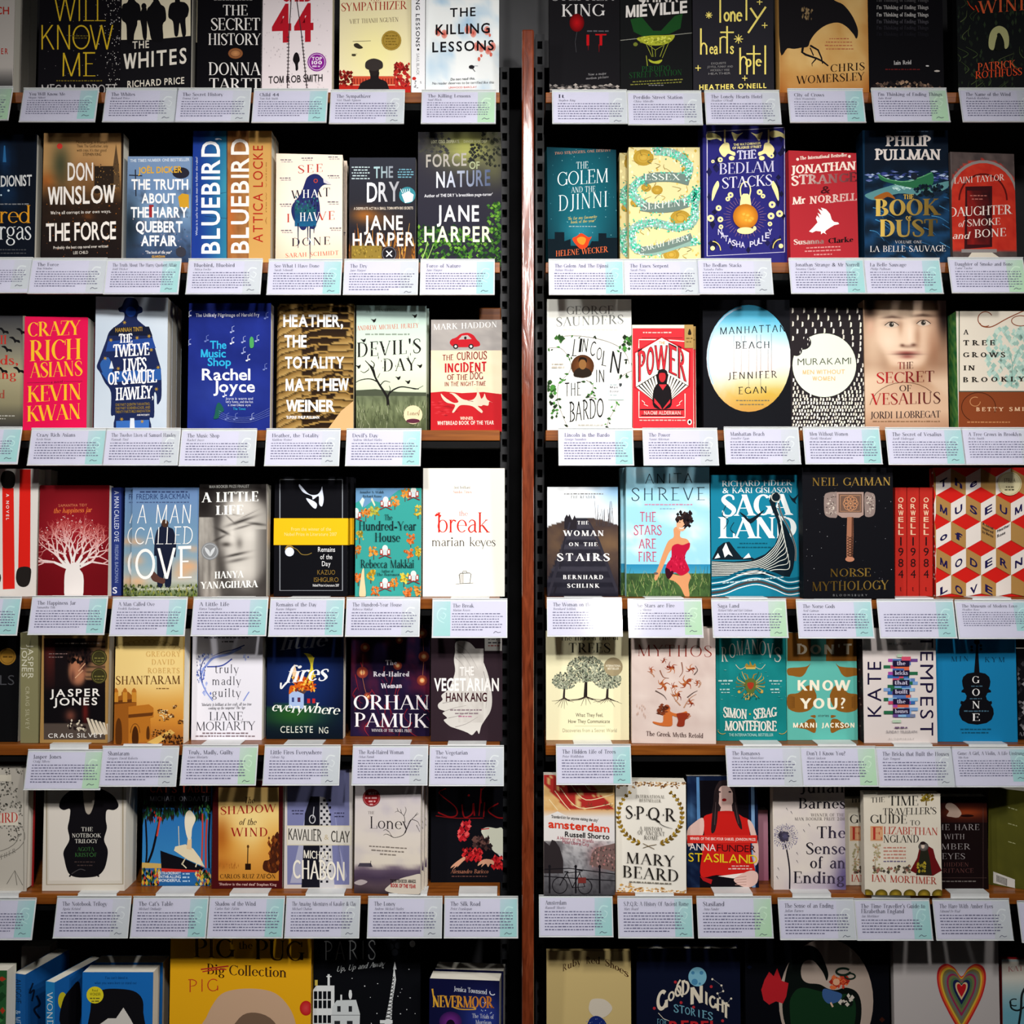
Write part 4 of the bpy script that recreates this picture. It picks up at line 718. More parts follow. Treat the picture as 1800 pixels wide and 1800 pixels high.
# ---- third shelf, right bay
b = B(3, 'white book with ivy tendrils around a small round portrait', 962, 526, 1111, 'f1efe6', t=32, hard=True)
b.t('GEORGE', 996, 1078, (553, 552), 14.5, '8a8a84', 'R', tr=.02); b.t('SAUNDERS', 978, 1096, (574, 569), 16, '7a7c78', 'R', tr=.04); b.w(990, 1088, 581, 2.6, 'cfc8bc')
for i, (ch, x, y, h) in enumerate((('L', 1009, 626, 30), ('I', 1019, 619, 24), ('N', 1027, 619, 24), ('C', 1041, 626, 26), ('O', 1052, 632, 22), ('L', 1061, 642, 26), ('N', 1080, 655, 38))): b.t(ch, x-(.8 if i == 1 else 4.5)-(i == 6)*4, x+(.8 if i == 1 else 4.5)+(i == 6)*4, (y, y+(i > 3)*2), h, '1c1c1c', 'G', sh=.12)
b.t('IN', 1048, 1062, 672, 22, '1c1c1c', 'G'); b.t('THE', 993, 1021, (697, 695), 23, '1c1c1c', 'G', tr=.05); b.t('BARDO', 1001, 1061, (742, 733), 34, '1c1c1c', 'G')
V = ['965,612 985,612 998,626 1004,642 1000,655 992,664 982,675 980,700 985,720 998,752', '975,596 1000,590 1030,592 1060,598 1085,608 1100,622 1106,640', '1086,668 1098,658 1110,652', '1030,668 1042,676 1040,690 1032,696 1048,700', '1066,752 1070,738 1080,720 1086,706']
LF = ['2c4a26', '3c6a30', '1f2c1e', '4a8a3c']
for q in V:
    b.l(q, .9, '8a8478', sm=1); p = cat_rom([tuple(float(k) for k in s.split(',')) for s in q.split()], 3)
    for x, y in p[::1]:
        if RND.random() < .75:
            x += RND.uniform(-5, 5); y += RND.uniform(-5, 5); a = RND.uniform(0, 6.28); r = RND.uniform(2.5, 5)
            b.p([(x+r*math.cos(a), y+r*math.sin(a)), (x+r*.5*math.cos(a+2), y+r*.5*math.sin(a+2)), (x+r*.9*math.cos(a+3.1), y+r*.9*math.sin(a+3.1)), (x+r*.5*math.cos(a+4.3), y+r*.5*math.sin(a+4.3))], RND.choice(LF))
b.dab(962, 670, 976, 700, 22, LF, 5); b.dab(966, 702, 984, 734, 14, LF, 4); b.dab(1094, 592, 1111, 618, 22, LF, 5); b.dab(972, 592, 990, 600, 8, LF, 5)
b.e(1024, 644, 20, 20, '4a2a16', '7a4a26', n=28); b.cur('1008,660 1012,650 1024,646 1036,650 1040,658 1032,663 1016,663', '2a2018'); b.e(1024, 641, 6.5, 9, '8a6238'); b.cur('1017,638 1018,630 1024,628 1031,631 1031,638 1027,633 1020,633', '20140e')
b.r(1069, 670, 1097, 703, 'c4d9d6'); b.r(1071, 672, 1095, 701, 'f0f2ee'); b.t('Man', 1072, 1086, 683, 4, '44484a', 'SB'); b.t('Booker', 1072, 1088, 690, 4, '44484a', 'SB'); b.w(1072, 1084, 678, 2, '9aa'); b.w(1072, 1086, 696, 2, '9aa'); b.p('1088,674 1093,674 1093,678 1090,681 1088,678', '44484a'); b.w(1016, 1060, 748, 2, 'b0aca4'); b.w(970, 992, 641, 2.2, 'c4bcb0'); b.w(970, 992, 647, 3, 'c4bcb0'); done(b)
b = B(3, 'red art deco book with a black and white fan of rays', 1112, 571, 1220, 'e2d6c4', t=14, n=1, dx=7, gap=4)
R = 'c9343c'; K = '1c171a'; C = 'ece4d6'
b.r(1112, 577, 1219, 753, R); b.l('1123,612 1123,597 1160,597', 1.6, C); b.l('1203,600 1163,597', 1.6, C); b.l('1128,594 1200,594', .8, K); b.p('1114,619 1163,591 1214,618 1213,680 1164,708 1115,682', 'b0242c'); b.p('1117,621 1163,594 1211,620 1210,678 1164,705 1118,680', C)
b.p('1118,680 1164,652 1210,678 1164,718', K)
for k in range(7): u = k/7; b.p([(1119+u*36, 681-u*22), (1122+u*36, 679-u*22), (1164, 716), (1160, 712)], C); b.p([(1209-u*36, 679-u*22), (1206-u*36, 677-u*22), (1164, 716), (1168, 712)], C)
for i, (ch, x0, x1, yl, yr, h) in enumerate((('P', 1122, 1134, 672, 664, 50), ('O', 1137, 1149, 662, 655, 48), ('W', 1151, 1173, 650, 650, 42), ('E', 1176, 1189, 654, 661, 46), ('R', 1192, 1206, 663, 671, 50))): b.t(ch, x0-1, x1+1, (yl+1, yr+1), h+2, K, 'GB'); b.t(ch, x0, x1, (yl, yr), h, 'c0303a', 'GM')
b.t('THE', 1158, 1169, 605, 5, 'd0a070', 'SB'); b.cur('1150,716 1148,690 1154,676 1164,670 1176,678 1180,692 1178,716', K); b.p('1158,676 1172,676 1165,686', 'c9343c'); b.e(1164, 662, 6, 10, 'b52a30'); b.cur('1156,660 1157,652 1164,649 1172,652 1173,660 1168,656 1160,656', K); b.p('1150,700 1160,712 1164,720 1170,712 1178,702 1178,708 1164,722 1150,708', R)
b.l('1123,688 1123,734 1204,734 1204,692', 1.6, C); b.l('1125,720 1202,720', 1.6, K); b.l('1127,730 1200,730', 1, K); b.t('NAOMI ALDERMAN', 1132, 1196, 729, 6.5, 'e8b4ac', 'SB'); b.l('1128,704 1133,708 1132,711 1139,714', 1, C); b.l('1199,704 1194,708 1195,711 1189,714', 1, C); b.w(1124, 1205, 740, 2.4, 'e8a8a0'); b.w(1130, 1180, 586, 2.4, 'e8b4ac'); b.e(1212, 742, 4, 5, C); b.e(1212, 742, 2, 3, K)
b.r(1203, 571, 1220, 612, 'a88a54'); b.cur('1209,588 1212,578 1215,588', '2a2018'); b.w(1206, 1217, 596, 2, '6a5430'); b.w(1206, 1217, 602, 2, '6a5430'); done(b)
b = B(3, 'near-black book with a large pale moon-like disc', 1237, 527, 1391, '16171c', t=34, hard=True)
def _f(x, y):
    u = (y-536)/188; c = ramp([(0, '3a96b8'), (.16, '5cb4d0'), (.24, '8cc8da'), (.42, 'd9e2e4'), (.6, 'eed9cf'), (.72, 'd0cfa0'), (.82, 'c9a84a'), (1, 'c0904a')], u)
    return mix(mix(c, 'ead4dc', .7*gs(x, y, 1262, 640, 30, 60)), 'f0ece8', .8*gs(x, y, 1310, 620, 44, 34))
q = [(1316+74*math.cos(i*.157)*r, 630+94*math.sin(i*.157)*r) for r in (1, .8, .6, .4, .2) for i in range(40)]+[(1316, 630)]
b.up(); b.put(q, [_f(*p) for p in q], [(k*40+i, k*40+(i+1) % 40, (k+1)*40+(i+1) % 40, (k+1)*40+i) for k in range(4) for i in range(40)]+[(160+i, 160+(i+1) % 40, 200) for i in range(40)])
b.ring(1316, 630, 72, 91, 3, 'a9c4d8', 150, 260); T = '1c1c22'
b.t('MANHATTAN', 1266, 1380, (588, 583), 12.5, T, 'G', tr=.1); b.t('BEACH', 1293, 1352, (613, 612), 12, T, 'G', tr=.1); b.t('JENNIFER', 1280, 1366, (667, 664), 12, T, 'G', tr=.1); b.t('EGAN', 1298, 1347, (693, 691), 12, T, 'G', tr=.1)
for x, y0, y1 in ((1290, 590, 655), (1303, 590, 655), (1309, 590, 600), (1316, 614, 680), (1330, 588, 655), (1337, 588, 680), (1350, 614, 655), (1356, 586, 655)): b.l([(x, y0), (x, y1)], .5, '55555c')
b.w(1292, 1354, 705, 2, '77705a', ctr=1); b.w(1296, 1350, 712, 2, '77705a', ctr=1); done(b)
b = B(3, 'dark brown book with white dashes and a big pale bitten circle', 1391, 541, 1520, '2b2629', t=22, n=1, dz=0)
q = []
y = 545; k = 0
while y < 756:
    st = max(5.2, 19-(y-545)*.085); hh = max(2.4, 5.2-(y-545)*.014); x = 1394+(k % 2)*st/2
    while x < 1519:
        xx = x+RND.uniform(-1, 1); yy = y+RND.uniform(-1.2, 1.2)
        if ((xx-1449)/59)**2+((yy-642)/58)**2 > 1: q.append(([(xx-1.5, yy+hh), (xx+1.5, yy+hh*.7), (xx+1.7, yy-hh*.7), (xx-1, yy-hh)], RND.choice(['e2ddd4', 'd2ccc0', 'e8e4d0'])))
        x += st
    y += max(6.5, 13-(y-545)*.045); k += 1
b.many(q); b.e(1449, 642, 56, 56, 'e2ead2', n=40); b.e(1411, 602, 15, 13, '2b2629'); b.e(1400, 616, 10, 10, '2b2629'); b.dab(1398, 592, 1425, 622, 10, ['e2ddd4'], 3, 1)
b.t('MURAKAMI', 1402, 1496, (642, 640), 11.5, '4a4a46', 'ST', tr=.04); b.t('MEN WITHOUT', 1411, 1485, (658, 657), 7.5, 'e0b080', 'SB', tr=.05); b.t('WOMEN', 1428, 1468, 669, 7.5, 'e0b080', 'SB', tr=.05); done(b)
b = B(3, 'sepia book with a young face looking out', 1521, 528, 1669, 'c9a88c', t=30, yaw=2)
def _f(x, y):
    c = mix('b08e74', '96745c', fbm(x/40, y/40)); c = mix(c, 'd9bda2', .8*gs(x, y, 1535, 600, 22, 60)+.9*(y > 640)*min(1, (y-640)/30))
    nk = 1/(1+EX((abs(x-1596-(y-650)*.12)-(34+max(0, y-670)*1.1))*.3)); c = mix(c, mix('cfae92', 'b08a6c', gs(x, y, 1620, 655, 30, 30)), nk*(y > 620))
    jaw = ((x-1595)/(56-max(0, y-600)*.30))**2+((y-572)/(84 if y > 572 else 62))**2; f = 1/(1+EX((jaw-1)*9)); c = mix(c, mix('e4c8ae', 'c9a488', max(0, (x-1610)/46)), f)
    c = mix(c, '1f1412', min(1, 1.3*gs(x, y, 1592, 508, 95, 24)+1.1*gs(x, y, 1660, 552, 13, 42)+.95*gs(x, y, 1529, 540, 10, 20)))
    c = mix(c, 'd0a890', .8*gs(x, y, 1530, 575, 8, 16)); c = mix(c, '96684e', .5*gs(x, y, 1613, 592, 6, 24)+.55*gs(x, y, 1641, 612, 12, 36)+.4*gs(x, y, 1583, 575, 5, 14)+.45*gs(x, y, 1592, 648, 28, 7))
    c = mix(c, '3c2620', .75*gs(x, y-.1*abs(x-1568), 1568, 557, 17, 2.4)+.75*gs(x, y-.1*abs(x-1622), 1622, 554, 17, 2.4)); c = mix(c, '5c4034', .5*gs(x, y, 1568, 569, 15, 6)+.5*gs(x, y, 1623, 566, 15, 6)); c = mix(c, '5c382c', .75*gs(x, y, 1586, 607, 4, 2.6)+.75*gs(x, y, 1606, 606, 5, 2.6)+.5*gs(x, y, 1597, 609, 12, 3))
    c = mix(c, '8a4640', .95*gs(x, y, 1594, 620, 19, 3)+.8*gs(x, y, 1595, 627, 13, 3.6)); c = mix(c, '40201e', .9*gs(x, y, 1594, 623, 21, 1.3)); c = mix(c, 'f0dcc8', .5*gs(x, y, 1599, 588, 4, 18)+.35*gs(x, y, 1562, 600, 14, 14)); return mix(c, '8a5c40', max(0, (y-722)/70))
b.g(1519, 524, 1671, 760, 72, 110, _f)
for x, y in ((1567, 571), (1623, 568)):
    b.cur([(x-11, y+1), (x-4, y-4.6), (x+5, y-4.6), (x+12, y+1), (x+4, y+4.6), (x-5, y+4.6)], 'cbb8a6'); b.e(x, y-.4, 4.2, 4.2, '4c4640', '15110f'); b.l([(x-12, y+1), (x-4, y-4.4), (x+5, y-4.4), (x+13, y+1)], 1.3, '241614', sm=1); b.e(x+1.4, y-1.6, .9, .9, 'e6dccf')
b.ring(1590, 720, 62, 48, 1, '6a4634', 190, 320); b.t('THE', 1578, 1605, (649, 648), 12, 'a0302c', 'R', tr=-.04, c2='3a2422'); b.t('SECRET', 1541, 1642, (674, 671), 19, 'b5242a', 'R', c2='5c2422'); b.t('OF', 1581, 1602, 688, 11, '3a2a26', 'R'); b.t('VESALIUS', 1530, 1653, (712, 709), 20, 'b5242a', 'R', tr=.02, c2='4a2422'); b.t('JORDI LLOBREGAT', 1530, 1653, (736, 734), 12, '33262a', 'R', tr=-.03); b.w(1534, 1652, 742, 2.4, '8a6a50'); done(b)
b = B(3, 'cream and brown book with curling flourishes and a green mosaic spine', 1685, 547, 1826, 'dcd3c3', t=40, spine='4a8a54', yaw=0)
b.sp.g(1668, 540, 1686, 758, 6, 30, lambda x, y: mix('2f7a4a', '8ab45c', _h(int(x/3), int(y/7)))); b.l('1686,545 1686,756', 1.6, '3a5c40')
b.dab(1735, 575, 1826, 680, 260, ['b4cfc4', 'a4c4b8', 'c4d6c8', '9cbcb0'], 7, 6, dens=lambda x, y: ((x-1790)/62)**2+((y-625)/58)**2 < 1); b.l('1778,680 1780,640 1772,610', 2.4, '8cb0a4', w2=1); b.l('1780,640 1792,612', 1.6, '8cb0a4')
b.ring(1732, 561, 13, 13, 1.6, '8a4a2c', 60, 330); b.l('1722,568 1728,574 1744,574 1770,560 1800,546', 1.8, '8a4a2c', sm=1); b.ring(1794, 564, 16, 9, 1.5, '8a4a2c', 0, 300)
for s, x1, y in (('A', 1703, 588), ('TREE', 1749, 607), ('GROWS', 1767, 628), ('IN', 1714, 651), ('BROOKLYN', 1818, (672, 670))): b.t(s, 1693, x1, y, 8.5, '2c2622', 'SL', tr=.35 if len(s) > 2 else .2)
b.r(1685, 689, 1826, 758, '854526'); b.l('1685,688 1826,688', 1.6, '4a5a50'); b.t('BETTY SMITH', 1716, 1822, (723, 722), 6.5, 'dcb894', 'SL', tr=.3); b.ring(1714, 706, 9, 8, 1.2, 'c08a5c', 0, 300); b.ring(1720, 716, 30, 26, 1.3, '4a2416', 120, 380); b.w(1700, 1775, 743, 2, 'c08a5c'); done(b)
# ---- fourth shelf, left bay
b = B(4, 'white book with giant red matches standing upright', -62, 824, 63, 'd5d0ca', t=30, n=1, dx=7, gap=8)
R = 'd2261e'; K = '262220'
b.p('5,1036 4,856 24,858 26,1035', R); b.cur('14,827 24,831 27,842 24,856 14,859 5,856 1,842 5,830', K); b.p('35,825 54,825 53,1000 32,1000', R); b.cur('33,998 53,998 54,1015 50,1028 41,1032 32,1028 28,1015', K); b.p('-30,825 -14,825 -16,1000 -34,1000', R); b.e(-18, 1016, 20, 18, K)
b.t('A NOVEL', 868, 914, 11, 5, 'e8dcd4', 'SB', rot=-1, tr=.4); done(b)
b = B(4, 'dark red book with a white branching tree', 66, 853, 189, '74141c', t=22, n=0)
b.g(66, 853, 189, 1050, 14, 20, lambda x, y: mix('6a1018', '96202a', gs(x, y, 127, 930, 60, 60)))
def _br(x, y, a, L, w, d):
    x2, y2 = x+L*math.cos(a), y-L*math.sin(a); b.l([(x, y), ((x+x2)/2+RND.uniform(-2, 2), (y+y2)/2), (x2, y2)], w, mix('e4dcd8', 'c4605c', d/6), w2=w*.6, sm=1, up=0)
    if d < 6 and L > 4:
        for k in range(2 if d else 3): _br(x2, y2, a+RND.uniform(-.75, .75), L*RND.uniform(.62, .86), w*.6, d+1)
b.up()
for a in (2.75, 2.35, 2.0, 1.7, 1.45, 1.1, .75, .42): _br(128+10*math.cos(a), 998, a, 26, 6, 0)
b.dab(68, 905, 186, 990, 150, ['d9a8a4', 'c06a66', 'e4d0cc'], 1.6, dens=lambda x, y: ((x-127)/60)**2+((y-950)/44)**2 < 1)
b.cur('116,1050 113,1030 114,1008 118,994 112,985 120,988 127,993 136,986 146,978 140,990 140,1000 146,1010 147,1030 143,1050', 'e2dcd8'); b.t('SAMANTHA TIDY', 103, 153, (891, 890), 4.6, 'c87a54', 'S', tr=.08); b.t('the happiness jar', 94, 161, (902, 900), 8.5, 'd9783c', 'R', sh=.22, tr=-.02); done(b)
b = SB(4, 'blue spine of the sky-blue book, turned spine outwards', 194, 857, 213, '2c3a78', yb=1047, depth=128)
b.t('A MAN CALLED OVE', 863, 952, 201, 8, 'c9cee0', 'S', rot=-1, tr=.04); b.t('FREDRIK BACKMAN', 958, 1024, 202, 6, '8a96b8', 'S', rot=-1); b.t('S', 198, 206, 1043, 11, 'd9dce8', 'SB'); done(b)
b = B(4, 'sky-blue book with a man in a dark suit seen from behind', 230, 857, 347, '6080a8', t=10, n=1, dx=-17, gap=1)
def _f(x, y):
    c = ramp([(0, '6a86b0'), (.35, '6f90ac'), (.7, '86a4b4'), (.85, 'b0b4ac'), (1, '5a6a3c')], (y-857)/193)
    return mix(c, 'dfa878', .85*gs(x, y, 330, 995, 24, 12)+.7*gs(x, y, 238, 952, 16, 7)+.6*gs(x, y, 242, 985, 12, 9)+.7*gs(x, y, 242, 1022, 14, 8)+.6*gs(x, y, 340, 965, 10, 6)+.5*gs(x, y, 318, 1010, 16, 8))
b.g(230, 857, 347, 1050, 26, 40, _f); b.dab(230, 1028, 347, 1050, 190, ['3c4a24', '6a7a38', '2c381e', '8a8c48'], 4, 2)
b.cur('283,925 284,917 290,913 296,918 296,926 304,930 308,942 310,962 308,980 303,976 302,1000 300,1030 290,1030 289,1000 286,1030 277,1030 276,1000 275,978 271,976 272,950 276,932', '1c2236'); b.e(290, 920, 6, 7, '4a3428'); b.cur('264,1008 270,1004 280,1014 290,1018 288,1026 278,1024 268,1020', '5a3c34'); W = 'efece8'
b.w(246, 330, 866, 3, '3a4a70'); b.t('FREDRIK BACKMAN', 240, 333, (878, 877), 9.5, '2a3c68', 'S'); b.w(240, 332, 884, 2.4, '4a5c80')
b.t('A MAN', 241, 334, 920, 33, W, 'GT', tr=.05, sh=.06); b.t('CALLED', 237, 338, (957, 956), 30, W, 'GT', tr=.02, sh=.05); b.t('OVE', 238, 337, (1019, 1016), 54, W, 'G', tr=.02); b.t("'Warm, funny ... unbearably moving' Daily Mail", 240, 336, (1038, 1036), 5, 'e4e4d4', 'S', sh=.15); done(b)
b = B(4, 'black-and-white book with a face screwed up in feeling', 348, 851, 468, '77736e', t=30)
def _f(x, y):
    c = mix('57534f', '3c3836', fbm(x/26, y/26)); q = ((x-432)/46)**2+((y-945)/84)**2; c = mix(c, mix('c6c1b9', '8e8a83', max(0, (x-440)/40)), 1/(1+EX((q-1)*8)))
    c = mix(c, '24201f', min(1, 1.1*gs(x, y, 358, 880, 22, 40)+.9*gs(x, y, 466, 862, 24, 20)+.5*gs(x, y, 400, 862, 40, 12)))
    hd = 1/(1+EX((abs(x-362-(y-960)*.10)-17)*.5)); c = mix(c, mix('b4afa7', '8a857e', fbm(x/5, y/20)), hd*(y > 910)); c = mix(c, '5c5752', .6*gs(x, y, 368, 1000, 2.4, 44)+.5*gs(x, y, 356, 1010, 2.4, 40)+.6*gs(x, y, 382, 1005, 4, 40))
    for x0, y0, s, L, w, k in ((424, 916, -.34, 22, 2.6, .95), (452, 921, .12, 16, 2.2, .8), (428, 926, -.28, 17, 1.6, .7), (392, 934, .45, 11, 2.6, .9), (386, 946, -.5, 11, 2, .8), (404, 912, .9, 8, 1.6, .6), (414, 975, -.22, 19, 2.2, .95), (416, 985, -.20, 18, 3, .55), (436, 905, -.5, 14, 1.3, .5), (408, 904, .2, 12, 1.2, .4)):
        c = mix(c, '2a2624', k*gs(x, y-s*(x-x0), x0, y0, L, w))
    c = mix(c, '4a4541', .85*gs(x, y, 398, 957, 9, 4)+.5*gs(x, y, 421, 955, 6, 10)+.6*gs(x, y, 390, 990, 8, 30)); c = mix(c, 'e0dbd2', .7*gs(x, y, 408, 940, 5, 16)+.55*gs(x, y, 420, 890, 26, 12)+.5*gs(x, y, 438, 940, 12, 12)+.4*gs(x, y, 420, 1000, 16, 10)); return mix(c, '3a3634', .7*max(0, (x-446)/26)*(y > 930))
b.g(348, 851, 468, 1050, 64, 104, _f); W = 'f2efe8'
b.t('MAN BOOKER PRIZE FINALIST', 368, 438, (858, 857), 5, W, 'SB'); b.t('A LITTLE', 354, 454, (883, 881), 17, W, 'RB', tr=.02); b.t('LIFE', 379, 428, (905, 904), 16, W, 'RB', tr=.04); b.t('HANYA', 377, 429, (1017, 1015), 12, W, 'RB', tr=.04); b.t('YANAGIHARA', 352, 454, (1035, 1032), 12, W, 'RB', tr=.03)
disc(b, 369, 969, 15.5, 'round_silver_sticker', '86888a', lambda c: (c.ring(369, 969, 13, 13, .9, 'b5b8ba'), c.cur('369,978 362,970 360,962 368,968', 'c9ccce'), c.cur('370,978 376,970 378,962 371,968', 'c9ccce'))); done(b)
b = B(4, 'black silver-framed book wrapped in a yellow paper band', 481, 838, 610, '121217', t=26, hard=True, n=1, dx=7, gap=2)
b.l('492,843 492,1038 602,1038 602,843 492,843', 1.8, '8c9096'); W = 'd5dcea'
b.cur('526,851 531,856 540,866 548,870 558,869 564,862 566,855 567,862 569,878 566,890 561,886 560,872 550,878 548,872 534,866 526,856', W); b.cur('538,876 550,880 557,886 555,894 548,890', W); b.e(509, 970, 8, 8, W, 'eef0f4'); b.cur('502,966 508,961 516,964 514,960 506,958 501,964', 'a08040'); b.l('512,961 522,966 530,974 540,975 548,972', 1.2, '8c7438', sm=1)
for s, x0, x1, y in (('Remains', 559, 589, 970), ('of the', 563, 584, 983), ('Day', 566, 581, 995)): b.t(s, x0, x1, y, 8.5, 'e6e6e6', 'S')
b.t('KAZUO', 558, 589, 1010, 8, '8c7034', 'ST', tr=.03); b.t('ISHIGURO', 552, 595, 1023, 8, '8c7034', 'ST', tr=.03); b.t('Nobel Prize in Literature 2017', 550, 596, 1031, 4.4, 'e6e6e6', 'S')
bm = MB(); c = Canvas(bm, b.M, (-b.W3/2-.001, -.0012-b.z, 0), (1, 0, 0), (0, 0, 1), b.W+.002, b.H); z0 = c.uv(545, 958)[1]; z1 = c.uv(545, 911)[1]
bm.box(-b.W3/2-.0008, b.W3/2+.0008, -.0009-b.z, b.t3+.0006, z0, z1, rgb('efb81c'))
c.t('From the winner of the', 512, 582, 933, 6, 'f4d88a', 'S'); c.t('Nobel Prize in Literature 2017', 500, 592, 942, 6, 'f4d88a', 'S'); b.extra.append(('belly_band', bm, [M_PRINT])); done(b)
b = B(4, 'teal patterned book with little houses and orange trees', 624, 858, 740, '3c9c94', t=26)
b.p('624,858 720,858 700,862 672,884 655,880 640,892 632,880 624,884', '6a94b8'); b.many([([(632, 882), (637, 892), (641, 878), (637, 874)], 'c9d4d0'), ([(652, 878), (658, 890), (660, 888), (654, 874)], 'd9d0b8')])
def _tr(x, y, c):
    b.l([(x, y+4), (x, y+14)], 1.4, '5a3c28'); b.dab(x-7, y-9, x+7, y+7, 26, [c, mix(c, '000', .2), mix(c, 'fff', .15)], 3.4, 3)
for x, y, c in ((643, 903, 'd9822c'), (694, 882, 'd9822c'), (712, 868, 'd98a2c'), (659, 900, 'b0a83a'), (632, 942, 'b09a34'), (722, 948, 'd9702c'), (657, 970, 'd98a2c'), (627, 968, 'c9782c'), (718, 975, 'd9702c'), (652, 1012, 'c9a02c'), (693, 1024, 'd9822c'), (710, 1018, 'd9c03a'), (716, 1042, 'd9702c'), (660, 1040, 'd9702c'), (735, 898, 'c9b03a'), (736, 970, 'd9b83a'), (630, 1016, 'd9702c'), (735, 1040, 'd98a2c')): _tr(x, y, c)
for x, y in ((678, 885), (727, 868), (677, 970), (677, 1028), (727, 1015), (626, 905)):
    b.r(x-9, y-5, x+9, y+6, 'a8443c'); b.e(x, y-6, 5, 6, 'd9ddd6'); b.r(x-3.5, y-4, x+3.5, y+6, 'c4cfd0'); b.r(x-8, y-3, x-5, y+3, 'e2e4dc'); b.r(x+5, y-3, x+8, y+3, 'e2e4dc'); b.l([(x-11, y+11), (x, y+6), (x+11, y+11)], 1.6, '8c2c30')
b.cur('632,1048 634,1020 637,1002 640,1000 641,1018 643,1048', 'e0c8a0'); K = '1c2c30'
for s, x0, x1, y, h in (('Jennifer S. Walsh', 633, 675, 867, 4), ('Richard Russo', 638, 671, 874, 4), ('The', 676, 690, 914, 9.5), ('Hundred-Year', 631, 732, 932, 15.5), ('House', 659, 704, 952, 15.5), ('Rebecca Makkai', 634, 728, 998, 14), ('Author of', 670, 692, 1006, 5), ('The Borrower', 662, 703, 1012, 5)): b.t(s, x0, x1, y, h, K, 'R', tr=-.02)
done(b)
b = B(4, 'tall white book with red and black lower-case lettering', 743, 823, 887, 'efebe1', t=32)
R = 'cf3028'
b.t('Just brilliant', 798, 827, 859, 4.6, '4a4644', 'R'); b.t('Sunday Times', 797, 829, 867, 4.6, 'd9604c', 'R'); b.t('the', 807, 822, 907, 9, R, 'RL'); b.t('break', 768, 862, 936, 34, R, 'RL', tr=-.03); b.p('768,902 764,906 766,908 770,906 772,912 776,906', R); b.t('marian keyes', 759, 871, 960, 15.5, '38302e', 'RL', tr=-.02)
b.l('807,1010 809,1026 826,1025 828,1009 825,1007 809,1008 807,1011', 1.1, '3a3a3a'); b.l('814,1008 814,1026', .7, '3a3a3a'); b.l('813,1007 814,1004 820,1004 821,1007', .9, '3a3a3a'); b.l('801,1027 808,1026 832,1025', .7, '3a3a3a'); b.p('808,1010 813,1009 813,1025 810,1025', 'c9c6c0'); done(b)
# ---- fourth shelf, right bay
b = B(4, 'book with weathered wooden steps climbing a grassy hill', 962, 856, 1087, '37333c', t=22)
def _f(x, y):
    sk = mix('e8ecf0', '8ab4d4', gs(x, y, 1085, 856, 36, 34)); hl = 918+.0*x-8*math.sin((x-962)/40)+((x-1030)/60)**2*6
    if y < hl: return sk
    c = mix('5c4a3c', '3a3034', fbm(x/12, y/12)); c = mix(c, '8a6c4c', .6*gs(x, y, 1075, 955, 30, 20)+.4*gs(x, y, 975, 950, 14, 30)); w = 10+(y-905)*.42
    if abs(x-1020) < w: c = mix('44424c', '22212a', (int((y-900)/9.5) % 2)*.6+.3*fbm(x/5, y/3))
    return mix(c, '1a1a24', max(0, (y-990)/90))
b.g(962, 856, 1087, 1050, 44, 70, _f); b.p('992,912 996,904 999,908 1001,903 1006,915 1010,905 1014,916 1014,930 992,930', '2a262c')
b.l('1002,918 990,960 975,1010 962,1048', 3, '34323c', w2=7); b.l('1036,918 1052,950 1070,1000 1086,1040', 2.4, '34323c', w2=7); b.l('994,940 984,1000', 2, '2a2830'); b.l('978,1030 972,1048', 3, '24222a')
for i in range(16): x = RND.uniform(1046, 1084); b.l([(x, 925), (x+RND.uniform(-4, 4), RND.uniform(880, 905))], .9, '4a4244', w2=.4)
W = 'e6e4e2'
b.w(984, 1068, 869, 2, '8a8a8a', ctr=1); b.t('THE READER', 1003, 1047, 876, 4.6, '6a6a6c', 'R', tr=.1)
for s, x0, x1, y, h, tr in (('THE', 1015, 1034, 922, 6, .2), ('WOMAN', 989, 1061, 942, 9.5, .15), ('ON THE', 1000, 1050, 960, 6.5, .2), ('STAIRS', 979, 1072, 986, 13, .2), ('BERNHARD', 990, 1060, 1018, 7, .2), ('SCHLINK', 997, 1054, 1033, 7, .2)): b.t(s, x0, x1, y, h, W, 'RB', tr=tr)
done(b)
b = B(4, 'sky-blue seaside book with a woman in a red swimsuit', 1101, 821, 1249, 'a4d2de', t=28, n=1, dx=-7, hard=True)
b.g(1101, 821, 1249, 993, 20, 24, lambda x, y: mix('9ccfe0', 'e2eef0', max(0, fbm(x/40, y/26)-.5)*2.4+.5*gs(x, y, 1225, 930, 24, 20))); b.r(1101, 992, 1249, 1012, '2a86ae', '4a9cb4')
b.g(1101, 1008, 1249, 1050, 20, 10, lambda x, y: mix('5a7a44', '2c3f28', fbm(x/8, y/8)))
for i in range(150):
    x, y = RND.uniform(1101, 1249), RND.uniform(1012, 1050); b.l([(x, y), (x+RND.uniform(-7, 7), y-RND.uniform(6, 20))], 1, RND.choice(['3c5a30', '6a8a48', '8aa060', '24361f', '9a9a68']), w2=.3, up=0)
S_ = 'cf9468'
b.cur('1184,930 1190,926 1196,932 1196,944 1208,948 1213,958 1208,968 1184,966 1176,972 1170,986 1162,1004 1154,1020 1150,1016 1156,1000 1164,976 1174,952 1184,944', S_); b.cur('1176,1008 1196,1012 1208,1006 1214,1014 1210,1028 1212,1048 1204,1048 1196,1032 1186,1022 1176,1018', S_)
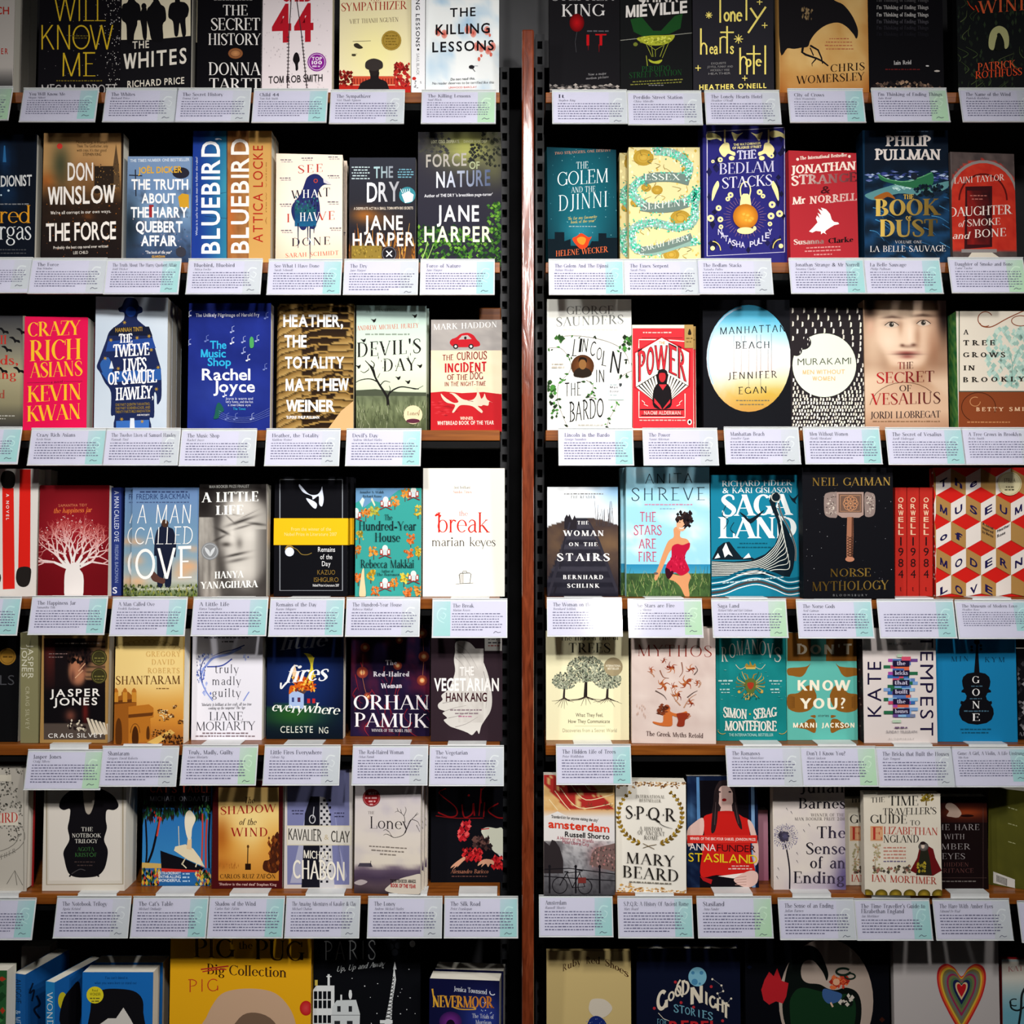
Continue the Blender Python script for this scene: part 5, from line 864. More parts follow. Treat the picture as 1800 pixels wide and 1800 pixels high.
b.cur('1181,962 1190,956 1200,958 1212,954 1212,962 1206,972 1204,982 1210,996 1211,1004 1198,1012 1186,1006 1176,1014 1170,1008 1172,992 1180,980', 'b5183c'); b.cur('1170,998 1178,1002 1184,1006 1176,1018 1170,1010', '3a1020'); b.dab(1178, 975, 1206, 1004, 40, ['d02c50', '961030', 'c42448'], 3, 1.6)
b.e(1198, 922, 9, 12, 'd9a480'); b.dab(1188, 900, 1218, 928, 90, ['241a1c', '3a2a28', '1a1214'], 5, 4, dens=lambda x, y: ((x-1204)/15)**2+((y-912)/15)**2 < 1 and not ((x-1197)/7)**2+((y-922)/10)**2 < 1); b.l('1194,928 1199,929 1203,926', 1.3, 'efe6e0', sm=1); b.e(1195, 918, 1, .8, '2a1c1c'); b.e(1202, 917, 1, .8, '2a1c1c'); b.e(1153, 1008, 4, 2, '6a5a58')
K = '1c2c3c'; P = 'c4506c'
b.t('ANITA', 1134, 1217, (850, 849), 17, K, 'GT', tr=.08); b.t('SHREVE', 1110, 1239, (880, 879), 22, K, 'GT', tr=.12); b.w(1132, 1218, 888, 2.4, 'c08aa0', ctr=1); b.w(1160, 1190, 895, 2, '8ab')
for s, x0, x1, y in (('THE', 1125, 1153, 917), ('STARS', 1114, 1163, 940), ('ARE', 1123, 1153, 964), ('FIRE', 1122, 1154, 987)): b.t(s, x0, x1, y, 16.5, P, 'G', tr=-.02)
done(b)
b = B(4, 'teal book with a curling striped dragon ship', 1251, 835, 1411, '1a7c96', t=30)
W = 'e6ecea'; K = '14222c'
b.t('RICHARD FIDLER', 1269, 1393, (855, 853), 9.5, W, 'R', tr=-.02); b.t('& KÁRI GÍSLASON', 1270, 1392, (867, 866), 9.5, W, 'R', tr=-.02); b.t('SAGA', 1268, 1395, (907, 905), 37, W, 'RB', tr=-.04); b.t('LAND', 1262, 1400, (946, 946), 37, W, 'RB', tr=-.05)
b.p('1251,984 1262,962 1272,954 1282,952 1292,966 1304,980 1318,978 1330,984', K); b.p('1270,966 1276,954 1282,968 1288,978 1280,974 1274,980', W); b.p('1256,982 1262,972 1266,980', W); b.p('1306,982 1316,972 1320,980', W)
ship = '1251,986 1290,987 1320,985 1345,974 1362,958 1369,940 1366,915 1357,895 1352,880 1356,868 1364,865 1371,868 1373,876 1368,882 1364,880 1363,888 1370,905 1384,930 1396,958 1398,975 1394,1000 1388,1014 1330,1010 1251,1014'
b.p(ship, K)
for k in range(9):
    u = k/8; b.l([(1251, 988+u*24), (1300, 990+u*20), (1335, 984+u*24), (1358, 966+u*36), (1370-2*u, 945+u*56), (1374+u*12, 920+u*80), (1366+u*22, 895+u*90)], 1.2, 'd9dcd4', sm=1)
b.ring(1364, 874, 8, 8, 1.6, 'c4c4b8', -60, 250); b.l('1368,884 1374,905 1388,932 1398,962 1398,986', 3, '8a8c88', sm=1); b.l('1368,884 1374,905 1388,932 1398,962 1398,986', 1, K, sm=1)
b.cur('1300,900 1310,906 1316,912 1326,908 1344,896 1330,912 1320,920 1316,918 1308,910', K); b.cur('1386,868 1394,876 1404,868 1398,880 1400,886 1392,880', K)
for k, c in enumerate(('0f5c74', W, '0d4a60', W, '4a4444', W)):
    y = 1012+5.5*k; b.l([(1251, y+8), (1275, y+4), (1300, y-6), (1330, y-12), (1360, y-4), (1385, y+6), (1411, y+2)], 4.2 if c != W else 1.6, c, sm=1)
b.w(1300, 1352, 956, 2, '0f5468'); b.w(1296, 1356, 963, 2, '0f5468'); b.w(1270, 1380, 1026, 2.4, 'a9c4c8', slope=-.1); b.l('1276,888 1270,905 1280,915 1272,930', 1, K, sm=1); b.l('1290,918 1284,930 1292,938', 1, K, sm=1); done(b)
b = B(4, 'black book with a silver and copper war hammer', 1413, 822, 1573, '131318', t=30, yb=1052, hard=True)
b.dab(1416, 830, 1570, 1045, 50, ['77777c', 'a9a9ac', '4a4a50'], .9)
b.t('NEIL GAIMAN', 1428, 1565, (854, 853), 14, '9a7a34', 'R', tr=.03, c2='d0ac58', mi=1); b.cur('1449,872 1456,866 1466,865 1472,868 1472,906 1464,910 1454,908 1449,900', '8a7a74'); b.cur('1520,868 1530,866 1538,872 1538,900 1532,908 1522,908 1520,900', '8a7a74'); b.p('1471,865 1518,865 1518,905 1510,910 1480,910 1471,904', 'a28a80'); b.p('1474,868 1515,868 1515,901 1474,901', '6c5448')
b.dab(1452, 870, 1470, 904, 40, ['a89a90', '5c504c', 'c4b8ac'], 2); b.dab(1522, 870, 1537, 904, 40, ['a89a90', '5c504c', 'c4b8ac'], 2)
for k in range(8): a = k*.785; b.ring(1495+7*math.cos(a), 885+7*math.sin(a), 6, 6, 1, 'c08a64')
b.e(1495, 885, 3, 3, '4a3830', 'd0a07c'); b.l('1477,871 1512,871 1512,899 1477,899 1477,871', .9, 'b98c6c'); b.p('1489,909 1500,909 1500,942 1499,980 1488,980 1488,942', '9c6c54'); b.p('1497,909 1500,909 1499,980 1496,980', '5c3a2c')
for k in range(8): b.l([(1489, 943+k*4.6), (1499, 948+k*4.6)], 1, '3a241c'); b.l([(1499, 943+k*4.6), (1489, 948+k*4.6)], 1, '3a241c')
b.e(1493.5, 983, 8, 4.5, 'b07a60'); b.t('NORSE', 1459, 1530, (1014, 1013), 14, '8a6c2c', 'R', c2='c9a452', mi=1); b.t('MYTHOLOGY', 1427, 1562, (1039, 1036), 16, '7a5f28', 'R', tr=.02, c2='d0ac58', mi=1); b.t('BLOOMSBURY', 1464, 1524, 1048, 3.5, '77777a', 'S', tr=.6); done(b)
for i, (x0, x1, w) in enumerate(((1573, 1594, 'nearest the black hammer book'), (1594, 1616, 'middle one of three'), (1616, 1640, 'nearest the cube-patterned book'))):
    b = SB(4, 'bright red spine with stacked letters and numerals, '+w, x0+.6, 857, x1-.6, 'b83028', dep=8, depth=110); cx = (x0+x1)/2
    for k, ch in enumerate('ORWELL'): b.t(ch, cx-4.5, cx+4.5, 883+k*11.4, 8.5, 'e6c4a4', 'SB')
    b.l([(cx, 944), (cx, 959)], 2.4, '24181a')
    for k, ch in enumerate('984'): b.t(ch, cx-4.5, cx+4.5, 977+k*19.5, 14, '24181a', 'S')
    b.t('t', cx-2, cx+2, 1039, 8, '6a1c1c', 'R'); done(b)
b = B(4, 'book patterned with red, white and tan stacked cubes', 1645, 822, 1826, 'c8241e', t=20, hard=True, spine='9c2c26')
b.sp.dab(1638, 822, 1646, 1050, 60, ['e2d6cc', '2a2020', 'c42c24'], 3, 1.6); cw = 26.3; chh = 46.8; y0 = 832
txt = ['The', 'MUSEUM', 'of', 'MODERN', 'LOVE']; letters = []
for row in range(6):
    for k in range(-1, 8):
        xa = 1645+k*cw; wh = (k % 2 == 0) if row % 2 == 0 else (k % 2 == 1); yt = y0+row*chh-(0 if True else 0)
        ya, yb_ = (yt+6, yt-9) if wh else (yt-9, yt+6)
        b.p([(xa, ya+33), (xa+cw, yb_+33), (xa+cw, yb_), (xa, ya)], 'ddd4cc' if wh else 'a8824c')
        if row < 5 and 0 <= k < len(txt[row]) and k < 6:
            sl = -15/cw*14; b.t(txt[row][k], xa+7, xa+20, (ya+33-(15*7/cw if wh else -15*7/cw)-8, ya+33-(15*20/cw if wh else -15*20/cw)-8), 13, '231c4c', 'SH')
for i, s in enumerate(('A novel', 'inspired', 'by Marina')): b.t(s, 1726, 1745, (922+7*i, 931+7*i), 4.5, '231c2c', 'SB')
b.t('Heather', 1752, 1774, (936, 925), 5, '231c2c', 'SB'); b.t('Rose', 1752, 1766, (945, 938), 5, '231c2c', 'SB')
disc(b, 1775, 850, 21, 'round_award_sticker', 'd6cda6', lambda c: (c.ring(1775, 850, 19, 19, .7, 'a8985c'), c.t('STELLA', 1765, 1785, 848, 7, '55503c', 'S', tr=.1), c.w(1768, 1784, 857, 2, '55503c'), c.w(1766, 1785, 862, 2.2, '55503c'))); done(b)
# ---- fifth shelf, left bay
b = B(5, 'black book with a gold seal, cut by the frame', -92, 1112, 31, '121214', t=24, yb=1304)
b.t('LS', 0, 25, 1204, 17, '4a4a4e', 'ST'); disc(b, 13, 1154, 15, 'round_gold_sticker', '96702c', lambda c: (c.ring(13, 1154, 12, 12, .8, '5c4218'), c.w(5, 22, 1156, 3, '5c4218'))); done(b)
b = SB(5, 'khaki spine lettered in two columns, turned spine outwards', 36, 1112, 67, '84805e', yb=1306, depth=120)
b.t('JASPER', 1133, 1193, 49, 9.5, 'cfccb8', 'S', rot=-1, tr=.1); b.t('JONES', 1137, 1190, 38.5, 9, 'cfccb8', 'S', rot=-1, tr=.1); b.t('CRAIG SILVEY', 1207, 1282, 45, 6.5, 'b4b094', 'S', rot=-1, tr=.15); done(b)
b = B(5, 'tan-bordered dark book with a boy in striped light', 70, 1114, 189, 'a5834f', t=26, yb=1306)
def _f(x, y):
    c = '1a1416'; c = mix(c, '5a2420', .8*(x < 98)*gs(x, y, 88, 1140, 14, 60)); c = mix(c, 'b0845c', .9*(x > 150 and y < 1195)*(.35+.5*(int(y/4.5) % 2)))
    c = mix(c, '1a1214', 1/(1+EX((((x-138)/24)**2+((y-1152)/26)**2-1)*6))); c = mix(c, 'b5795a', 1/(1+EX((((x-136)/15)**2+((y-1180)/26)**2-1)*6))); c = mix(c, '3a2020', .8*gs(x, y, 146, 1172, 5, 8)+.6*gs(x, y, 128, 1190, 4, 12))
    c = mix(c, '141114', 1/(1+EX(-(y-1206-abs(x-130)*.12)/3)) if y > 1190 else 0); c = mix(c, '7a2420', .8*gs(x, y, 150, 1252, 5, 22)); c = mix(c, '8a5040', .8*gs(x, y, 124, 1258, 9, 10))
    return mix(c, '5c5048', .9*(y > 1272))
b.g(77, 1122, 185, 1300, 36, 60, _f)
for k in range(6): b.p([(152+k*7, 1262+k*2), (156+k*7, 1262+k*2), (168+k*7, 1290), (162+k*7, 1292)], 'd5c9b4')
b.dab(120, 1266, 150, 1284, 40, ['d5c9b4', '2a2020'], 3); b.dab(118, 1140, 160, 1165, 60, ['120e10', '2a1c1a'], 5, 3); b.l('138,1180 150,1166', 1.6, 'd9a884'); b.l('132,1192 146,1178', 1.6, 'd9a884'); W = 'ece8e2'
b.t('JASPER', 88, 176, (1225, 1223), 13, W, 'SB', tr=.14); b.t('JONES', 94, 171, (1240, 1239), 13, W, 'SB', tr=.14); b.t('CRAIG SILVEY', 85, 181, (1297, 1296), 7.5, W, 'S', tr=.14); b.w(97, 178, 1132, 2.4, '9a8a80'); b.w(86, 120, 1150, 2, '77605c'); b.w(86, 112, 1156, 2, '77605c')
for y in (1156, 1188): disc(b, 174, y, 14, 'round_bronze_sticker', '3c3820', lambda c: (c.ring(174, y, 11.5, 11.5, .9, '77703c'), c.w(166, 183, y+2, 2.4, '77703c'), c.w(167, 182, y+7, 2, '77703c')))
done(b)
b = B(5, 'amber book with a gateway and boats on a golden sea', 200, 1106, 322, 'd9b060', t=36, yb=1308)
def _f(x, y):
    c = ramp([(0, 'e2c884'), (.45, 'e6c884'), (.62, 'd9a452'), (.8, 'd08c38'), (1, 'a8642a')], (y-1106)/202); return mix(c, 'f0d898', .5*gs(x, y, 280, 1180, 40, 40))
b.g(200, 1106, 322, 1310, 20, 30, _f)
for k in range(14): b.ring(204+k*9, 1130+((k-6)/7)**2*16, 6, 6, .8, 'c0a060', 180, 360)
for s, x0, x1, y in (('GREGORY', 257, 318, 1154), ('DAVID', 267, 307, 1168), ('ROBERTS', 260, 316, 1183)): b.t(s, x0, x1, y, 9, 'cfa862', 'R', tr=.12)
b.t('SHANTARAM', 204, 317, (1203, 1202), 14.5, '6a4420', 'R', tr=.03); b.w(275, 297, 1211, 2, '8a6434')
G = 'b87428'
b.p('200,1305 200,1226 214,1222 214,1216 226,1216 232,1222 240,1222 240,1242 226,1242 226,1306', '9a5c20'); b.p('226,1306 226,1242 262,1238 270,1244 270,1260 264,1262 266,1304', G); b.p('226,1256 270,1252 268,1258 226,1262', '6a3c18'); b.p('200,1232 240,1228 240,1234 200,1238', '6a3c18')
for x, y in ((204, 1222), (220, 1222), (236, 1222)): b.r(x-4, y-6, x+4, y+12, 'c88a34'); b.cur([(x-4, y-6), (x, y-13), (x+4, y-6)], 'b06c28')
b.cur('233,1306 233,1286 238,1276 243,1286 243,1306', '4a2810'); b.cur('204,1306 204,1274 209,1262 214,1274 214,1306', '5c3414'); b.ring(238, 1288, 8, 16, 1.2, '7c4a1c', 180, 360); b.cur('258,1298 258,1282 261,1276 263,1282 263,1298', '5c3414')
for x, y, r in ((288, 1262, 8), (292, 1252, 6), (282, 1250, 5), (300, 1258, 5), (306, 1242, 4), (320, 1268, 6)): b.dab(x-r, y-r*.6, x+r, y+r*.6, 14, ['4a2c18', 'e6cc98', '7a4c24'], 2, 2.4)
b.p('258,1305 300,1282 308,1288 276,1308', 'd9b060'); b.dab(266, 1282, 300, 1294, 40, ['4a2818', '2c1a12', 'c08a48'], 2); b.dab(286, 1292, 322, 1308, 70, ['4a2818', '2c1a12', 'a06830'], 3, 2.4); done(b)
b = B(5, 'white book with a splash of violet-blue water', 336, 1104, 460, 'e4e2ea', t=30, yb=1301)
b.dab(346, 1150, 440, 1236, 260, ['a4b0e0', 'c4ccec', '6a7cc8', 'd9def2'], 4, 2.6, dens=lambda x, y: abs(math.hypot((x-398)/46, (y-1182)/50)-1) < .16 and (x < 372 or y < 1160)); b.l('424,1138 400,1150 376,1156 364,1168 356,1180 354,1195 362,1215 374,1232', 5, '8a9ad4', w2=2, sm=1); b.l('430,1134 410,1142 392,1146 372,1154', 2, '3c4884', w2=1, sm=1); b.l('358,1160 352,1178 356,1200', 1.6, '3c4884', sm=1); b.dab(346, 1150, 362, 1200, 30, ['4a58a0', '2c3468'], 2.4, 1.2); b.l('364,1172 390,1170 408,1158', 2.4, '4a58a0', sm=1); b.l('428,1232 434,1222 438,1216', 2, '8a9ad4')
K = '2c2a34'
for s, x0, x1, y in (('truly', 378, 420, 1183), ('madly', 373, 424, 1204), ('guilty', 373, 424, 1225)): b.t(s, x0, x1, y, 14.5, K, 'RL', tr=.1)
b.t("'Moriarty is brilliant at her craft, all too true", 354, 442, (1241, 1240), 5, K, 'R', sh=.15); b.t("cooking up the suspense' The Age", 366, 431, (1247, 1246), 4.6, K, 'R', sh=.15)
b.t('LIANE', 368, 427, (1266, 1266), 14.5, K, 'RL', tr=-.02); b.t('MORIARTY', 345, 449, (1284, 1283), 15, K, 'RL', tr=-.02); b.w(356, 438, 1290, 2.6, '8a7a80'); b.w(344, 450, 1295, 2.6, '8a7a80'); b.w(356, 440, 1122, 2.4, '55535c', ctr=1); b.w(390, 412, 1129, 2.4, '55535c'); done(b)
b = B(5, 'navy book with a burning little house under brush script', 468, 1098, 603, '14213f', t=30, yb=1299)
b.g(468, 1098, 603, 1302, 24, 36, lambda x, y: mix(mix(mix('1a2f66', '0f1730', 1.2*(((x-530)/90)**2+((y-1190)/110)**2)), '2a5c26', .95*(y > 1236+((x-520)/60)**2*10)*gs(x, y, 515, 1255, 60, 26)), '101a20', max(0, (y-1268)/40)))
b.p('508,1244 508,1220 518,1214 534,1218 534,1246', 'a8bce0'); b.p('516,1212 526,1208 540,1214 534,1220', '5c4440'); b.r(513, 1226, 517, 1234, '3a4a80'); b.r(523, 1226, 528, 1234, '5c2c4a'); b.r(540, 1228, 545, 1236, 'c02c30'); b.r(549, 1228, 554, 1236, 'c02c30')
b.cur('508,1220 510,1206 518,1204 516,1192 524,1184 528,1196 534,1188 540,1202 548,1192 552,1206 556,1210 540,1214 526,1208 514,1216', 'd0641c'); b.cur('536,1200 542,1186 546,1170 540,1154 534,1148 546,1150 552,1156 554,1150 550,1170 552,1186 546,1202', 'd9c83c'); b.cur('516,1202 514,1180 518,1168 522,1190', 'e8c8a0'); b.dab(514, 1188, 554, 1214, 60, ['e8902c', 'c04a18', 'f4c458', '8a2c14'], 4, 3)
b.t('little', 491, 574, (1143, 1136), 25, '8a8e98', 'R', sh=.3, tr=-.02, wob=1); b.t('fires', 500, 574, (1199, 1196), 30, 'eef0f0', 'R', sh=.34, tr=-.04, wob=1.4); b.l('508,1196 500,1204 494,1210 494,1200', 3, 'eef0f0', sm=1); b.t('everywhere', 477, 596, (1250, 1256), 17, 'e8ece4', 'R', sh=.32, tr=-.06, wob=1.2); b.t('CELESTE', 493, 550, 1288, 11.5, 'd9dccf', 'S', tr=.12); b.t('NG', 561, 577, 1289, 11, 'd9dccf', 'S', tr=.12); done(b)
b = B(5, 'purple night book with strings of glowing lamps', 616, 1098, 755, '281a38', t=26, yb=1294)
b.g(616, 1098, 755, 1298, 24, 36, lambda x, y: mix(mix('2c2046', '1a1226', fbm(x/30, y/30)), '8c2438', .8*max(0, fbm(x/20+7, y/40)-.5)*2.2))
b.l('638,1150 637,1190 641,1210 646,1226', .8, 'a86a4a'); b.l('742,1090 744,1130 745,1160 742,1200', .8, 'a86a4a')
for x, y, r in ((637, 1182, 6), (699, 1170, 4.5), (745, 1154, 5.5), (742, 1196, 5.5), (742, 1113, 5.5), (646, 1224, 4), (642, 1138, 5), (702, 1125, 4)): b.e(x, y, r*1.7, r*1.7, '7a3430', 'c0603c'); b.e(x, y, r*.8, r*.8, 'e08a50', 'f4d8a0')
for i in range(24): x, y = RND.uniform(620, 750), RND.uniform(1160, 1290); b.l([(x, y), (x+RND.uniform(-10, 10), y+14), (x+RND.uniform(-6, 20), y+28)], 2, RND.choice(['7a2030', '54183a', 'a03038']), w2=.5, sm=1, up=0)
W = 'd9d4dc'
b.t('The', 678, 698, 1169, 8.5, W, 'RB', tr=.08); b.t('Red-Haired', 656, 720, (1189, 1189), 8.5, W, 'RB', tr=.06); b.t('Woman', 669, 707, (1210, 1209), 8.5, W, 'RB', tr=.06); b.t('ORHAN', 622, 754, (1247, 1247), 25, 'ece8ea', 'R', tr=-.02); b.t('PAMUK', 623, 754, (1277, 1279), 24, 'ece8ea', 'R', tr=-.02); b.t('WINNER OF THE NOBEL PRIZE', 653, 724, (1286, 1287), 5, W, 'R'); done(b)
b = B(5, 'plum-brown book with a single white wing', 757, 1116, 883, '35282f', t=30, yb=1303)
b.cur('802,1128 822,1128 834,1138 846,1156 856,1180 862,1204 865,1230 862,1250 852,1266 846,1276 842,1290 838,1284 830,1292 822,1288 812,1284 800,1280 790,1276 780,1266 786,1262 778,1254 782,1250 772,1246 770,1238 778,1230 776,1222 788,1212 794,1200 800,1180 798,1160 800,1146', 'd0ccc6')
b.g(806, 1140, 850, 1270, 8, 20, lambda x, y: mix('dedad4', 'b9b4ae', fbm(x/6, y/16)+.3*abs(x-826)/40))
for q in ('804,1132 822,1146 840,1176', '802,1142 818,1156 834,1184', '801,1156 814,1170 828,1196', '782,1250 800,1244 820,1240', '788,1262 806,1258 828,1250', '778,1236 798,1232 812,1228', '800,1278 820,1272 840,1260', '850,1180 856,1210 854,1245'): b.l(q, 1.2, 'a49e9a', w2=.4, sm=1)
b.t('THE', 808, 833, (1188, 1187), 15.5, 'e8e4e0', 'SB', tr=-.02); b.t('VEGETARIAN', 763, 877, 1214, 22, 'f0ece8', 'SH', tr=-.06); b.t('HAN KANG', 784, 856, 1233, 15.5, '3c141c', 'SB', tr=-.04); b.w(784, 856, 1249, 2.4, '8a7a80', ctr=1); b.w(796, 846, 1255, 2.4, '8a7a80', ctr=1); b.w(806, 832, 1260, 2, 'b06a8a')
b.r(852, 1117, 882, 1144, 'dcdad4'); b.t('Man Booker', 858, 881, 1131, 4, '44', 'SB') if 0 else b.w(858, 880, 1131, 3, '55555a'); b.w(858, 878, 1136, 2.4, 'b0605a'); b.w(858, 874, 1125, 2.4, '77777a'); done(b)
# ---- fifth shelf, right bay
def tree(b, x, y, h, r, c):
    b.l([(x-1, y), (x, y-h*.35), (x+1, y-h*.6)], r*.2, c, w2=r*.1)
    for k in range(11):
        a = math.radians(25+13*k); b.l([(x, y-h*.4), (x+r*.5*math.cos(a), y-h*.45-r*.4*math.sin(a)), (x+r*.95*math.cos(a), y-h*.45-r*.85*math.sin(a))], 1.6, c, w2=.5, sm=1, up=0)
    b.dab(x-r, y-h, x+r, y-h*.38, int(r*r*.9), ['a9ad96', '8c937e', 'b9bca4', '77806c', '4c4e44'], 2.4, 2, dens=lambda px, py: ((px-x)/r)**2+((py-(y-h*.68))/(h*.34))**2 < 1)
    for k in range(9): u = k/8-.5; b.l([(x, y-2), (x+u*r*.9, y+3), (x+u*r*2.1, y+RND.uniform(6, 20)*(1-abs(u)))], 1.5, '3c302c', w2=.4, sm=1, up=0)
b = B(5, 'pale cream-yellow book with three rooted trees', 960, 1110, 1106, 'ece6c0', t=28, yb=1301)
tree(b, 992, 1228, 46, 21, '3a3230'); tree(b, 1068, 1228, 48, 24, '3a3230'); tree(b, 1030, 1226, 72, 33, '2c2626')
b.t('The Hidden Life of', 985, 1088, (1126, 1125), 9, '4c4630', 'R'); b.t('TREES', 1000, 1073, 1147, 16.5, '3c3a30', 'R', tr=.04); K = '5a5848'
b.t('What They Feel,', 1012, 1060, (1260, 1260), 6.5, K, 'S'); b.t('How They Communicate', 999, 1072, (1271, 1271), 6.5, K, 'S'); b.t('Discoveries from a Secret World', 989, 1084, (1287, 1287), 6.5, 'a8a48c', 'S'); b.l('1010,1276 1064,1276', .5, 'c4c0a4')
disc(b, 1078, 1172, 16.5, 'round_tan_sticker', 'a29474', lambda c: (c.t('INTERNATIONAL', 1065, 1091, 1172, 3.6, 'e6e0cc', 'SB'), c.t('BESTSELLER', 1068, 1088, 1177, 3.6, 'e6e0cc', 'SB'))); done(b)
b = B(5, 'pale pinkish book with red-brown mythical figures rising from a jar', 1111, 1104, 1258, 'd6c6bd', t=30, yb=1307, yaw=-3, n=1, dx=0, gap=0)
b.g(1108, 1100, 1262, 1310, 16, 22, lambda x, y: mix('dccdc4', 'c4b0a8', fbm(x/24, y/24))); b.t('MYTHOS', 1121, 1251, (1153, 1155), 20, '8a2c20', 'RL', tr=.08)
FG = ['7a2c1c', '9c4a28', '5c3428', 'b06a3c', '3c2c28']
for x, y, s in ((1167, 1161, 6), (1145, 1178, 7), (1180, 1174, 11), (1214, 1176, 9), (1166, 1204, 12), (1206, 1200, 13), (1185, 1206, 7), (1190, 1222, 11), (1214, 1235, 8), (1226, 1200, 6)):
    c = RND.choice(FG[:2]); a0 = RND.uniform(0, 6.28); b.up()
    b.l([(x-s*.5*math.cos(a0), y-s*.6*math.sin(a0)), (x, y), (x+s*.5*math.cos(a0+.4), y+s*.6*math.sin(a0+.4))], s*.42, c, w2=s*.2, sm=1, up=0); b.e(x+s*.6*math.cos(a0+.4), y+s*.7*math.sin(a0+.4), s*.18, s*.2, c)
    for k in range(5): a1 = a0+k*1.25+RND.uniform(-.3, .3); b.l([(x, y), (x+s*.6*math.cos(a1), y+s*.6*math.sin(a1)), (x+s*1.05*math.cos(a1+.5), y+s*1.05*math.sin(a1+.5))], s*.24, RND.choice([c, FG[1], FG[3]]), w2=.4, sm=1, up=0)
for q in ('1160,1178 1166,1190 1176,1192', '1198,1164 1200,1180 1194,1190', '1150,1190 1148,1186 1140,1180', '1220,1186 1226,1178 1222,1170', '1202,1244 1212,1228 1224,1220', '1196,1240 1186,1228 1180,1210', '1208,1226 1218,1218 1226,1214', '1152,1214 1166,1222 1172,1230', '1228,1208 1232,1200 1226,1196'): b.l(q, 2, RND.choice(['8a5a44', 'b08468', '5c4a44']), w2=.6, sm=1)
b.cur('1166,1246 1172,1240 1178,1244 1178,1250 1188,1254 1200,1252 1206,1250 1207,1254 1190,1260 1182,1258 1182,1268 1180,1276 1164,1276 1150,1272 1148,1268 1164,1270 1166,1258', 'c06a34'); b.e(1172, 1243, 5, 4.5, '9a4a28'); b.dab(1156, 1238, 1172, 1256, 30, ['5c2c1c', '7a3c24'], 3, 5); b.cur('1190,1254 1212,1254 1208,1262 1204,1266 1202,1276 1190,1276 1192,1266', '8a3420'); b.l('1208,1256 1214,1258 1208,1263', 1.4, 'b06a3c'); b.dab(1118, 1236, 1136, 1262, 10, ['c0a090'], 5, 1); b.t('The Greek Myths Retold', 1136, 1236, (1293, 1297), 8, '4a2c28', 'R', tr=.02); done(b)
b = B(5, 'teal book with a golden double-headed eagle', 1260, 1104, 1383, '1c8686', t=34, yb=1302)
W = 'd9d6cc'
b.g(1260, 1104, 1383, 1304, 10, 14, lambda x, y: mix('1f8c8c', '157272', fbm(x/30, y/30)))
for i, ch in enumerate('ROMANOVS'): u = i/7; b.t(ch, 1268+u*93, 1280+u*93, 1163-14*(1-(2*u-1)**2), 25, W, 'R')
G = '9a7c34'
b.cur('1310,1174 1312,1166 1317,1170 1318,1162 1323,1170 1327,1166 1328,1174', G); b.r(1311, 1173, 1328, 1176, 'c9ac5c')
for sx in (-1, 1):
    b.l([(1319+sx*8, 1172), (1319+sx*18, 1176), (1319+sx*26, 1168)], 1, 'c4bca0', sm=1)
    for k in range(7): a = math.radians(80-k*24); b.l([(1319+sx*4, 1204), (1319+sx*(10+14*math.cos(a)), 1203-16*math.sin(a)), (1319+sx*(13+11*math.cos(a)), 1200-20*math.sin(a))], 1.8, RND.choice(['c0a050', '7a6a30', '2c5c50']), w2=.8, sm=1)
    b.l([(1319+sx*3, 1196), (1319+sx*6, 1186), (1319+sx*11, 1184)], 2.6, G, w2=1.4); [b.l([(1319+sx*2, 1214), (1319+sx*(4+4*k), 1222+2*k)], 1.4, '2c5c50' if k % 2 else 'c0a050') for k in range(4)]; b.e(1319+sx*20, 1216, 2.5, 2.5, 'c0a050')
b.cur('1310,1196 1319,1192 1328,1196 1327,1212 1319,1222 1311,1212', '5c6a34'); b.cur('1314,1200 1324,1200 1324,1207 1319,1212 1314,1207', 'a03a24'); b.dab(1308, 1218, 1330, 1230, 24, ['2c5c50', 'c0a050', '174a48'], 3, 1.4)
for x in (1275, 1363): b.w(x-13, x+13, 1198, 3, 'a9c9c4', ctr=1); b.w(x-11, x+11, 1213, 3, 'a9c9c4', ctr=1); b.w(x-8, x+8, 1203, 2, 'a9c9c4', ctr=1); b.w(x-8, x+8, 1218, 2, 'a9c9c4', ctr=1)
b.dab(1262, 1160, 1381, 1290, 40, ['6ab0a8', '4a9c98'], .8, 3); b.t('SIMON', 1271, 1313, (1260, 1264), 17, W, 'SL', tr=-.06); b.t('SEBAG', 1324, 1366, (1264, 1259), 17, W, 'SL', tr=-.06); b.t('MONTEFIORE', 1273, 1365, (1284, 1285), 17, W, 'SL', tr=-.07); b.e(1318, 1255, 1.6, 1.6, 'c0a050'); b.t('THE INTERNATIONAL BESTSELLER', 1281, 1359, (1294, 1294), 5, 'a9d0c8', 'S'); b.ring(1270, 1278, 10, 12, 1, 'c0a050', 60, 150); b.ring(1374, 1278, 10, 12, 1, 'c0a050', 30, 120); done(b)
b = B(5, 'aqua book with a brown ink-blot and rounded white capitals', 1384, 1112, 1508, '62b4a8', t=18, yb=1301)
BR = '8a5c24'
